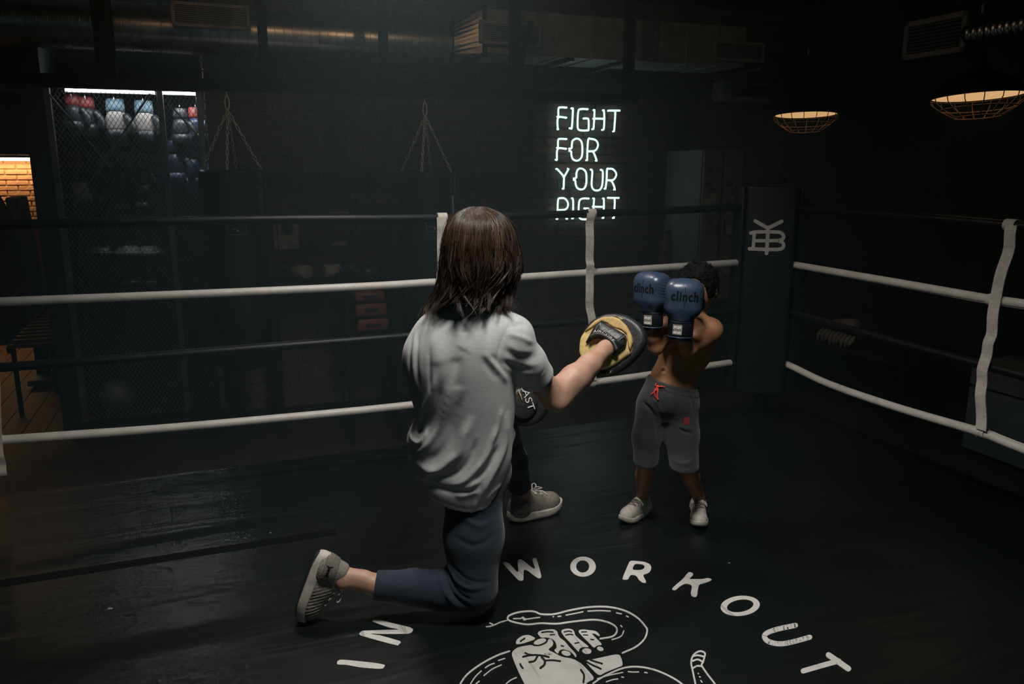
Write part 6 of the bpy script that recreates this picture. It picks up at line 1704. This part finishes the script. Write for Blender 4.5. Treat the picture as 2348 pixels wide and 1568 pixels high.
# tiny curls standing off the cap
pick = rng.choice(len(V), 1100, replace=False); pick = pick[V[pick, 2] > bh.z - 0.03]
base = V[pick]; nr = Nn[pick]; tx = np.cross(nr, [0.3, 0.5, .8]); tx /= np.linalg.norm(tx, axis=1, keepdims=True); ty = np.cross(nr, tx)
ph = rng.uniform(0, 6.28, len(base)); S = []
for j in range(8):
    a = ph + j * 1.1; r_ = 0.0035
    S.append(base + nr * (0.001 + j * 0.0011)[..., None] if False else base + nr * (0.0005 + j * 0.0010) + (tx * np.cos(a)[:, None] + ty * np.sin(a)[:, None]) * r_)
VV, QQ = strand_mesh(np.stack(S, 1), np.full(len(base), .0006))
o = body_ob('hair_curls', VV, QQ, M_['hair_black'], bhair, boy_o); o['kind'] = 'stuff'
# shorts
js = Field((0.38, 3.00, 0.16), (0.86, 3.34, 0.74), 0.0055)
js.ell(hipc + Vector((0, 0, -0.005)), (0.104, 0.086, 0.080), Matrix.Rotation(0.16, 3, 'Y'), 0.03)
wc = (at_y(1480, 866, 3.15) + at_y(1597, 890, 3.15)) / 2
fnw, lo, hi = loft_f([0.50, 0.54, 0.58, 0.61, 0.64, 0.70], [hipc.x + .002] * 4 + [wc.x, wc.x + .004], [3.15] * 6, [0.060, 0.088, 0.101, 0.102, 0.099, 0.094], [0.045, 0.070, 0.081, 0.082, 0.080, 0.076])
js.put(fnw, lo, hi, 0.045)
js.chain([hL_, at_y(1484, 1000, 3.15), at_y(1480, 1078, 3.12)], [0.070, 0.058, 0.050], 0.03)
js.chain([hR_, at_y(1564, 1000, 3.14), at_y(1569, 1075, 3.09)], [0.073, 0.066, 0.060], 0.03)
w0, w1_ = at_y(1478, 858, 3.15), at_y(1600, 890, 3.15); wn = Vector((-(w1_.z - w0.z), 0, w1_.x - w0.x)).normalized()
def scut(p, n, lo, hi, k=0.004):
    p = v3(p); n = v3(n); js.put(lambda X, Y, Z: -((X - p[0]) * n[0] + (Y - p[1]) * n[1] + (Z - p[2]) * n[2]), lo, hi, k, cut=True)
scut(w0, wn, (0.3, 2.9, 0.55), (1, 3.4, 0.8))
scut(at_y(1560, 1083, 3.05), Vector((0, 0.15, -1)).normalized(), (0.3, 2.9, 0.1), (1, 3.4, 0.36))
js.cone(at_y(1480, 1120, 3.12), at_y(1480, 1076, 3.12), 0.053, 0.040, 0.004, cut=True).cone(at_y(1569, 1125, 3.09), at_y(1569, 1078, 3.09), 0.060, 0.046, 0.004, cut=True)
V, Q = js.mesh(1); Nn = vnormals(V, Q); PZ = V[:, [0, 2]]
sy = 3.07
gath = (PZ - v3(w0)[[0, 2]]) @ v3(wn)[[0, 2]]
al = (PZ - v3(w0)[[0, 2]]) @ np.array([wn.z, -wn.x])
amp = 0.0016 * np.sin(V[:, 0] * 520 + 3 * np.sin(V[:, 1] * 60)) * np.exp(-((gath + 0.018) / 0.016) ** 2)
amp += -0.0028 * np.exp(-((gath + 0.012) / 0.003) ** 2) - 0.0028 * np.exp(-((gath + 0.030) / 0.003) ** 2)
amp += ridges(PZ, [(px2([(1472, 925), (1495, 945), (1508, 975), (1512, 1010)], sy), 0.008, -0.009), (px2([(1500, 915), (1512, 930), (1520, 950)], sy), 0.008, 0.005), (px2([(1560, 985), (1575, 992), (1590, 996)], sy), 0.005, -0.006),
      (px2([(1556, 978), (1574, 983), (1590, 984)], sy), 0.005, 0.005), (px2([(1580, 905), (1590, 925), (1592, 950)], sy), 0.004, -0.006), (px2([(1530, 1050), (1560, 1058), (1590, 1050)], sy), 0.008, 0.004)]) * np.clip(-Nn[:, 1] * 1.5, 0, 1)
V = V + Nn * amp[:, None]
shorts = body_ob('shorts', V, Q, M_['pants_grey'], boy, boy_o); shorts['label'] = 'dark grey fleece knee shorts with red drawstring'
tree_s = BVHTree.FromPolygons([tuple(p) for p in V], [tuple(q) for q in Q.tolist()])
def cast(tree, px, py, off=0.003, orig=(0, 0, 0)):
    h_ = tree.ray_cast(CAMP, ray(px, py).normalized())
    if h_[0] is None: return None
    n_ = h_[1] if h_[1].dot(ray(px, py)) < 0 else -h_[1]
    return h_[0] + n_ * off - Vector(orig)
def surf_line(tree, pts, orig, off):
    return [p for p in (cast(tree, x, y, off, orig) for x, y in pts) if p is not None]
for w, pts in ((0.0045, [(1509, 884), (1506, 893), (1500, 900), (1494, 905)]), (0.0045, [(1509, 884), (1509, 898), (1508, 910), (1510, 917)]), (0.0042, [(1507, 886), (1502, 897), (1504, 912)]), (0.0042, [(1509, 887), (1517, 886), (1525, 889)]), (0.0042, [(1509, 888), (1505, 883), (1507, 880)])):
    L_ = surf_line(tree_s, [(p.x, p.y) for p in smooth2(pts, 4)], boy_o, 0.005)
    MB().tube(L_, w * .8, 8, flat=.6).build('drawstring', M_['red_cord'], shorts, smooth=True)
mb = MB(); q_ = surf_line(tree_s, [(1567, 957), (1581, 955), (1580, 973), (1568, 974)], boy_o, 0.0015)
if len(q_) == 4: mb.add(q_, [(3, 2, 1, 0)]).build('red_patch', mat('patch_red', (0.22, 0.025, 0.022), 0.8, 0.4, 300), shorts)
# child's shoes: pale with a hook strap
M_['kid_shoe'] = mat('kid_shoe', (0.52, 0.47, 0.42), 0.6, 0.15, 60, bump=0.2, bscale=90)
M_['kid_strap'] = mat('kid_strap', (0.56, 0.52, 0.46), 0.6, 0.1, 60)
for Mx, Lk, lab in kid_shoes:
    sneaker(boy, boy_o, Mx, Lk, 0.080, M_['kid_shoe'], M_['kid_shoe'], M_['sole_white'], True, ribs=False, strap_m=M_['kid_strap'], lace_m=M_['shoe_grey'], label=lab, collar_h=0.075)

# ------------------------------------------------------------------ lettering laid on curved things
def text_mesh(body, size, sub=0.004, bold=0.0, spread=0.0):
    cu = bpy.data.curves.new('t', 'FONT'); cu.body = body; cu.size = size; cu.align_x = 'CENTER'; cu.align_y = 'CENTER'; cu.resolution_u = 3; cu.offset = bold; cu.space_character = 1.0 + spread
    ob = bpy.data.objects.new('t', cu); COL.objects.link(ob)
    dg = bpy.context.evaluated_depsgraph_get(); me = bpy.data.meshes.new_from_object(ob.evaluated_get(dg))
    bpy.data.objects.remove(ob); bpy.data.curves.remove(cu)
    bm = bmesh.new(); bm.from_mesh(me)
    bmesh.ops.triangulate(bm, faces=bm.faces[:])
    for _ in range(3):
        es = [e for e in bm.edges if e.calc_length() > sub]
        if not es: break
        bmesh.ops.subdivide_edges(bm, edges=es, cuts=1, use_grid_fill=False); bmesh.ops.triangulate(bm, faces=bm.faces[:])
    vs = [v_.co.copy() for v_ in bm.verts]; fcs = [[v_.index for v_ in fc.verts] for fc in bm.faces]
    bm.verts.index_update(); fcs = [[v_.index for v_ in fc.verts] for fc in bm.faces]
    bm.free(); bpy.data.meshes.remove(me)
    return vs, fcs
def lay(name, vs, fcs, tree, place, direction, off, material, parent, thick=0):
    """drop flat marks onto a surface along a direction (all in the thing's own space)"""
    out = []; ok = []
    for p in vs:
        w = place(p); h_ = tree.ray_cast(w - direction * 0.5, direction)
        if h_[0] is None: out.append(w); ok.append(False)
        else:
            n_ = h_[1] if h_[1].dot(direction) < 0 else -h_[1]
            out.append(h_[0] + n_ * off); ok.append(True)
    fcs = [fc for fc in fcs if all(ok[i] for i in fc)]
    if not fcs: return None
    return MB().add(out, fcs).build(name, material, parent)
def bold_x(vs, sx, sy, shear=0): return [Vector((p.x * sx + shear * p.y, p.y * sy, 0)) for p in vs]

# ------------------------------------------------------------------ boxing gloves
M_['glove_blue'] = mat('glove_blue', (0.030, 0.048, 0.082), 0.33, 0.12, 14, bump=0.12, bscale=110, bdist=0.004)
M_['glove_trim'] = mat('glove_trim', (0.030, 0.055, 0.095), 0.4)
M_['cuff_black'] = mat('cuff_black', (0.010, 0.011, 0.012), 0.35, 0.2, 30)
M_['tag_white'] = mat('tag_white', (0.62, 0.60, 0.55), 0.5, 0.05, 60)
M_['tag_red'] = mat('tag_red', (0.5, 0.05, 0.05), 0.5)
def boxing_glove(wrist, up, palm_out, label, thumb_side, sc, logo_u, tag_u):
    """local frame: z along the hand, -y = back of the hand, x across"""
    z = up.normalized(); y = (palm_out - z * palm_out.dot(z)).normalized(); x = y.cross(z)
    M = Matrix((x, y, z)).transposed().to_4x4(); M.translation = wrist
    o = empty('boxing_glove', label=label, cat='boxing glove', group='blue boxing gloves'); o.matrix_world = M
    F = Field((-0.12, -0.10, -0.02), (0.12, 0.12, 0.24), 0.0034)
    F.rbox((0, 0.0, 0.146 * sc), (0.036 * sc, 0.018 * sc, 0.034 * sc), 0.037 * sc, k=0.01)
    F.ell((0, -0.012 * sc, 0.165 * sc), (0.074 * sc, 0.050 * sc, 0.056 * sc), None, 0.02)
    F.cone((0, 0, 0.075 * sc), (0, 0, 0.11 * sc), 0.046 * sc, 0.058 * sc, 0.03)
    F.cone((0, 0, 0.060 * sc), (0, 0, 0.08 * sc), 0.041 * sc, 0.045 * sc, 0.02)
    F.ell((0, 0.038 * sc, 0.150 * sc), (0.055 * sc, 0.035 * sc, 0.045 * sc), None, 0.012)   # curled fingertips
    F.put(lambda X, Y, Z: Z - 0.058 * sc + 0 * X + 0 * Y, (-1, -1, -.1), (1, 1, 0.06 * sc), 0.004, cut=True)
    V, Q = F.mesh(2); Nn = vnormals(V, Q)
    # gathered leather on the thumb side
    g = np.exp(-((V[:, 2] - 0.155 * sc) / 0.03) ** 2) * np.clip(thumb_side * V[:, 0] / (0.06 * sc) - .55, 0, 1) * np.clip(1 - np.abs(V[:, 1]) / .05, 0, 1)
    V = V + Nn * (0.0028 * np.sin(V[:, 2] * 560 + V[:, 1] * 150) * g)[:, None]
    link('fist', np_mesh('fist', V, Q), M_['glove_blue'], o, True)
    tree = BVHTree.FromPolygons([tuple(p) for p in V], [tuple(q) for q in Q.tolist()])
    T = Field((-0.13, -0.06, 0.03), (0.13, 0.13, 0.22), 0.0036)
    T.chain([Vector((thumb_side * 0.046, 0.022, 0.085)) * sc, Vector((thumb_side * 0.066, 0.032, 0.12)) * sc, Vector((thumb_side * 0.062, 0.048, 0.155)) * sc], [0.020 * sc, 0.025 * sc, 0.022 * sc], 0.015)
    Vt, Qt = T.mesh(1); link('thumb', np_mesh('thumb', Vt, Qt), M_['glove_blue'], o, True)
    # cuff, wrap strap, trim piping
    MB().lathe([(0.039 * sc, -0.018 * sc), (0.044 * sc, -0.014 * sc), (0.043 * sc, 0.03 * sc), (0.044 * sc, 0.066 * sc), (0.038 * sc, 0.068 * sc)], 32, Matrix.Diagonal((1.05, .92, 1, 1))).build('cuff', M_['cuff_black'], o, smooth=True)
    MB().lathe([(0.0465 * sc, 0.0), (0.0475 * sc, 0.003), (0.0475 * sc, 0.052 * sc), (0.0465 * sc, 0.055 * sc)], 40, Matrix.Diagonal((1.05, .94, 1, 1)), caps=False).build('wrist_strap', M_['cuff_black'], o, smooth=True)
    for zz2, r_ in ((-0.004 * sc, .046), (0.057 * sc, .0465)):
        MB().tube([(r_ * 1.05 * sc * math.cos(t), r_ * .94 * sc * math.sin(t), zz2) for t in [2 * math.pi * k / 36 for k in range(36)]], 0.0028 * sc, 6, closed=True).build('piping', M_['glove_trim'], o, smooth=True)
    # square white tag with a word and ticks, wrapped round the strap
    def on_cuff(u, zc, off):
        a = -math.pi / 2 + u / (0.047 * sc); return Vector(((0.0475 * 1.05 * sc + off) * math.cos(a), (0.0475 * .94 * sc + off) * math.sin(a), zc))
    def curved(name, u0, u1, z0, z1, off, m, parent):
        mb = MB(); n = 8; vv = []
        for k in range(n + 1):
            u = u0 + (u1 - u0) * k / n; vv += [on_cuff(u, z0, off), on_cuff(u, z1, off)]
        mb.add(vv, [(2 * k, 2 * k + 2, 2 * k + 3, 2 * k + 1) for k in range(n)]); return mb.build(name, m, parent)
    tu = tag_u * sc; hw = 0.0165 * sc; zc = 0.0275 * sc
    tg = curved('tag', tu - hw, tu + hw, zc - 0.019 * sc, zc + 0.019 * sc, 0.0012, M_['tag_white'], o)
    mbt = MB()
    e = 0.0145 * sc; eh = 0.0168 * sc
    for a, b in (((-e, -eh), (e, -eh)), ((e, -eh), (e, eh)), ((e, eh), (-e, eh)), ((-e, eh), (-e, -eh))):
        mbt.tube([on_cuff(tu + a[0] + (b[0] - a[0]) * k / 6, zc + a[1] + (b[1] - a[1]) * k / 6, 0.0016) for k in range(7)], 0.0006, 5)
    mbt.build('tag_border', M_['mark_black'], tg)
    vs, fcs = text_mesh('clinch', 0.0150 * sc, 0.003, 0.0002, 0.10)
    vs = bold_x(vs, .72, 1.15)
    for dx in (-0.0002, 0.0002):
        MB().add([on_cuff(tu + p.x + dx * sc, zc + p.y, 0.0020) for p in vs], fcs).build('tag_word', M_['mark_black'], tg)
    for sg in (1, -1): curved('tag_tick', tu - 0.0007 * sc, tu + 0.0007 * sc, zc + sg * 0.006 * sc, zc + sg * 0.013 * sc, 0.0019, M_['tag_red'], tg)
    # word across the back of the fist
    vs, fcs = text_mesh('clinch', 0.052 * sc, 0.005, 0.0012, 0.17); vs = bold_x(vs, .72, 1.0)
    for dx in (-0.0006, 0.0006):
        lay('printed_word', vs, fcs, tree, lambda p: Vector((p.x + dx * sc + logo_u * sc, -0.1, p.y + 0.158 * sc)), Vector((0, 1, 0)), 0.0009, M_['mark_black'], o)
    for sg, l0, l1 in ((1, 0.018, 0.036), (-1, 0.016, 0.038)):
        tk = [Vector((0.0012, l0 * sg, 0)), Vector((-0.0012, l0 * sg, 0)), Vector((-0.0012, (l0 + l1) / 2 * sg, 0)), Vector((0.0012, (l0 + l1) / 2 * sg, 0)), Vector((-0.0012, l1 * sg, 0)), Vector((0.0012, l1 * sg, 0))]
        lay('printed_tick', tk, [(0, 1, 2, 3), (3, 2, 4, 5)], tree, lambda p: Vector((p.x + logo_u * sc, -0.1, p.y * sc + 0.158 * sc)), Vector((0, 1, 0)), 0.0009, M_['mark_black'], o)
    return o
boxing_glove(at_y(1559, 768, 2.98), Vector((0.04, 0.02, 1)), Vector((0.10, 1, -0.18)), 'blue boxing glove held in front of the face, nearer the camera', 1, 0.98, 0.0, -0.016)
boxing_glove(at_y(1494, 745, 3.02), Vector((-0.01, 0.02, 1)), Vector((0.80, 0.60, -0.1)), 'blue boxing glove raised beside the cheek, behind the other glove', 1, 0.93, 0.006, 0.016)

# ------------------------------------------------------------------ focus mitts
M_['mitt_yellow'] = mat('mitt_yellow', (0.60, 0.43, 0.18), 0.45, 0.08, 12, bump=0.12, bscale=60)
M_['mitt_tan'] = mat('mitt_tan', (0.50, 0.33, 0.125), 0.75, 0.1, 40, bump=0.35, bscale=420, bdist=0.004)
M_['mitt_black'] = mat('mitt_black', (0.016, 0.0165, 0.018), 0.42, 0.2, 16, bump=0.15, bscale=90)
def poly_sd(X, Y, poly):
    d2 = None; sgn = None
    n = len(poly)
    for i in range(n):
        ax_, ay_ = poly[i]; bx_, by_ = poly[(i + 1) % n]
        ex, ey = bx_ - ax_, by_ - ay_
        wx, wy = X - ax_, Y - ay_
        t = np.clip((wx * ex + wy * ey) / (ex * ex + ey * ey + 1e-12), 0, 1)
        dd = (wx - ex * t) ** 2 + (wy - ey * t) ** 2
        d2 = dd if d2 is None else np.minimum(d2, dd)
        c1 = Y >= ay_; c2 = Y < by_; c3 = ex * wy > ey * wx
        fl = (c1 & c2 & c3) | (~c1 & ~c2 & ~c3)
        sgn = fl if sgn is None else sgn ^ fl
    return np.where(sgn, -1, 1) * np.sqrt(d2)
def cushion(poly, z0, z1, r, h=0.0028, dome=0.0, relax=2, rim=None):
    """puffed panel over a 2-D outline"""
    P = np.array(poly); lo = (P[:, 0].min() - .02, P[:, 1].min() - .02, min(z0, z1) - .02); hi = (P[:, 0].max() + .02, P[:, 1].max() + .02, max(z0, z1) + .03 + dome)
    F = Field(lo, hi, h)
    X, Y, Z = F.ax[0][:, None, None], F.ax[1][None, :, None], F.ax[2][None, None, :]
    d2 = poly_sd(F.ax[0][:, None], F.ax[1][None, :], poly)[:, :, None]
    top = z1 + dome * np.clip(-d2 / 0.05, 0, 1) ** 0.5
    a = d2 + r; b = np.maximum(Z - top, z0 - Z) + r
    F.d = (np.sqrt(np.maximum(a, 0) ** 2 + np.maximum(b, 0) ** 2) + np.minimum(np.maximum(a, b), 0) - r).astype(np.float32)
    return F.mesh(relax)
mitt = empty('focus_mitt', label='yellow and black focus mitt on the raised hand in front of the child', cat='focus mitt'); mitt.matrix_world = MM
zq = lambda pts, lift=0.0: [mp(1150 + x / 4.48, 650 + y / 4.48, lift) for x, y in pts]
outer = zq([(800, 640), (815, 560), (860, 460), (930, 380), (1030, 325), (1130, 305), (1240, 312), (1340, 350), (1430, 420), (1480, 500), (1490, 590), (1450, 690), (1380, 780), (1290, 860), (1190, 920), (1090, 950), (980, 945), (890, 880), (830, 780), (802, 710)], -0.02)
outer = [(p.x, p.y) for p in smooth2(outer + [outer[0]], 3)][:-1]
V, Q = cushion(outer, -0.052, -0.004, 0.021); link('strike_pad', np_mesh('strike_pad', V, Q), M_['mitt_black'], mitt, True)
inner = zq([(800, 640), (812, 560), (850, 500), (905, 440), (960, 385), (1040, 350), (1130, 342), (1210, 365), (1290, 440), (1340, 540), (1350, 610), (1335, 715), (1270, 765), (1180, 830), (1090, 875), (1000, 885), (910, 850), (830, 780), (800, 710)])
inner = [(p.x, p.y) for p in smooth2(inner + [inner[0]], 3)][:-1]
V, Q = cushion(inner, -0.012, 0.005, 0.008, dome=0.014); yel = link('back_panel', np_mesh('back_panel', V, Q), M_['mitt_yellow'], mitt, True)
tree_m = BVHTree.FromPolygons([tuple(p) for p in V], [tuple(q) for q in Q.tolist()])
# sewn panel lines on the yellow leather
for ln_ in ([(800, 625), (850, 660), (900, 720)], [(1040, 790), (1120, 790), (1195, 820)], [(1330, 660), (1345, 720)], [(900, 720), (960, 760), (1040, 790)]):
    L_ = []
    for p in smooth2(zq(ln_), 5):
        h_ = tree_m.ray_cast(Vector((p.x, p.y, 0.2)), Vector((0, 0, -1)))
        if h_[0] is not None: L_.append(h_[0] + Vector((0, 0, -0.0002)))
    if len(L_) > 2: MB().tube(L_, 0.0009, 6).build('seam', M_['mitt_tan'], mitt)
tan = zq([(848, 500), (905, 437), (962, 383), (1040, 347), (1135, 339), (1212, 362), (1292, 440), (1340, 540), (1350, 610), (1325, 690), (1305, 650), (1285, 520), (1235, 480), (1150, 455), (1085, 410), (1030, 392), (980, 425), (920, 465)], 0.012)
V, Q = cushion(tan, 0.0, 0.022, 0.007, h=0.0024, relax=1); link('finger_hood', np_mesh('finger_hood', V, Q), M_['mitt_tan'], mitt, True)
pk = zq([(868, 612), (905, 545), (955, 450), (1010, 402), (1040, 395), (1100, 425), (1180, 470), (1275, 525), (1288, 580), (1280, 645), (1215, 700), (1165, 752), (1140, 715), (1125, 650), (1060, 590), (990, 562), (930, 575), (885, 615)], 0.018)
V, Q = cushion(pk, 0.004, 0.030, 0.006, h=0.0022, dome=0.026, relax=1); link('hand_pocket', np_mesh('hand_pocket', V, Q), M_['mitt_black'], mitt, True)
tree_p = BVHTree.FromPolygons([tuple(p) for p in V], [tuple(q) for q in Q.tolist()])
bd = [Vector((x, y, 0.046)) for x, y in zq([(915, 560), (950, 535), (1000, 525), (1060, 540), (1120, 580), (1165, 630), (1190, 690)], 0.04)]
MB().tube(smooth_path(bd, 5), 0.0085, 10).build('wrist_roll', M_['mitt_black'], mitt, smooth=True)
for ln_ in ([(1195, 600), (1280, 530)], [(960, 490), (1005, 420)]):
    MB().tube([Vector((x, y, 0.047)) for x, y in zq(ln_, 0.04)], 0.0014, 6).build('seam', M_['grey_cab'], mitt)
vs, fcs = text_mesh('AIRCORE', 0.0128, 0.003); vs = bold_x(vs, 1.0, .9, .12)
tp = [Vector((x, y, 0)) for x, y in zq([(948, 500), (1000, 492), (1060, 510), (1115, 548), (1166, 598)], 0.045)]
wd_ = max(p.x for p in vs) - min(p.x for p in vs)
cum = [0]
for a_, b_ in zip(tp[:-1], tp[1:]): cum.append(cum[-1] + (b_ - a_).length)
def along(p):
    s_ = (p.x / wd_ + .5) * cum[-1]
    for i in range(len(tp) - 1):
        if s_ <= cum[i + 1] + 1e-9 or i == len(tp) - 2:
            t_ = (s_ - cum[i]) / (cum[i + 1] - cum[i]); d_ = (tp[i + 1] - tp[i]).normalized(); return tp[i] + (tp[i + 1] - tp[i]) * t_ + Vector((-d_.y, d_.x, 0)) * p.y
MB().add([Vector((q.x, q.y, 0.0560)) for q in (along(p) for p in vs)], fcs).build('printed_word', M_['tag_white'], mitt)
for pts_, m_ in (([(1195, 343), (1215, 345), (1250, 362), (1235, 368)], M_['mitt_yellow']), ([(1113, 915), (1128, 893), (1131, 896), (1118, 918)], M_['mitt_yellow'])):
    q_ = [Vector((x, y, -0.0035)) for x, y in zq(pts_, -0.004)]
    MB().add(q_, [(0, 1, 2, 3)]).build('trim_mark', m_, mitt)
# second mitt on the other hand, mostly hidden
m2c = at_y(1205, 925, 2.93); m2n = Vector((0.12, -0.95, 0.25)).normalized()
x2 = Vector((0, 0, 1)).cross(m2n).normalized(); y2 = m2n.cross(x2); M2 = Matrix((x2, y2, m2n)).transposed().to_4x4(); M2.translation = m2c
mit2 = empty('focus_mitt', label='black focus mitt with white lettering half hidden behind the man\'s arm', cat='focus mitt'); mit2.matrix_world = M2
ring2 = [(0.092 * math.cos(t) , 0.088 * math.sin(t)) for t in [2 * math.pi * k / 40 for k in range(40)]]
V, Q = cushion(ring2, -0.03, 0.012, 0.02); link('strike_pad', np_mesh('strike_pad', V, Q), M_['mitt_black'], mit2, True)
V, Q = cushion([(x * .62 - .012, y * .7) for x, y in ring2], 0.0, 0.026, 0.01, dome=.008); link('hand_pocket', np_mesh('hand_pocket', V, Q), M_['mitt_black'], mit2, True)
M2i = M2.inverted()
def mp2(px, py, lift):
    r = ray(px, py); p0 = m2c + m2n * lift; t = (p0 - CAMP).dot(m2n) / r.dot(m2n); return M2i @ (CAMP + r * t)
vs, fcs = text_mesh('EVERLAST', 0.040, 0.006)
xs = [p.x for p in vs]; wd_ = max(xs) - min(xs)
# the word runs steeply down the mitt, ending near the arm
e0, e1 = mp2(1180, 820, .038), mp2(1219, 940, .038)
dr = (e1 - e0); u_ = dr.normalized(); nn_ = Vector((-u_.y, u_.x, 0)); 
out = [e0 + u_ * ((p.x - min(xs)) / wd_ * dr.length) + nn_ * (p.y * 0.95) for p in vs]
MB().add([Vector((p.x, p.y, 0.0375)) for p in out], fcs).build('printed_word', M_['tag_white'], mit2)
MB().tube([mp2(1188, 893, .038), mp2(1193, 905, .038), mp2(1197, 917, .038)], [0.001, 0.003, 0.001], 6).build('trim_mark', M_['mitt_yellow'], mit2)
# ------------------------------------------------------------------ haze in the beam of the ring lamp
def haze_mat():
    m = bpy.data.materials.new('haze'); m.use_nodes = True; nt = m.node_tree
    for n in list(nt.nodes):
        if n.type != 'OUTPUT_MATERIAL': nt.nodes.remove(n)
    vs = nt.nodes.new('ShaderNodeVolumeScatter'); vs.inputs['Color'].default_value = (0.62, 0.92, 1.0, 1); vs.inputs['Density'].default_value = HAZE; vs.inputs['Anisotropy'].default_value = 0.25
    nt.links.new(vs.outputs[0], nt.nodes['Material Output'].inputs['Volume'])
    return m
HAZE = 0.033
hz = MB().box((0, 0, 0), (8.0, 3.75, CEIL - FLOOR - 0.06)).build('haze', haze_mat())
hz.matrix_world = RM @ Matrix.Translation((-2.2, 0.62, (CEIL + FLOOR) / 2))
tag(hz, 'thin smoky haze hanging in the light above the ring', 'haze', kind='stuff')
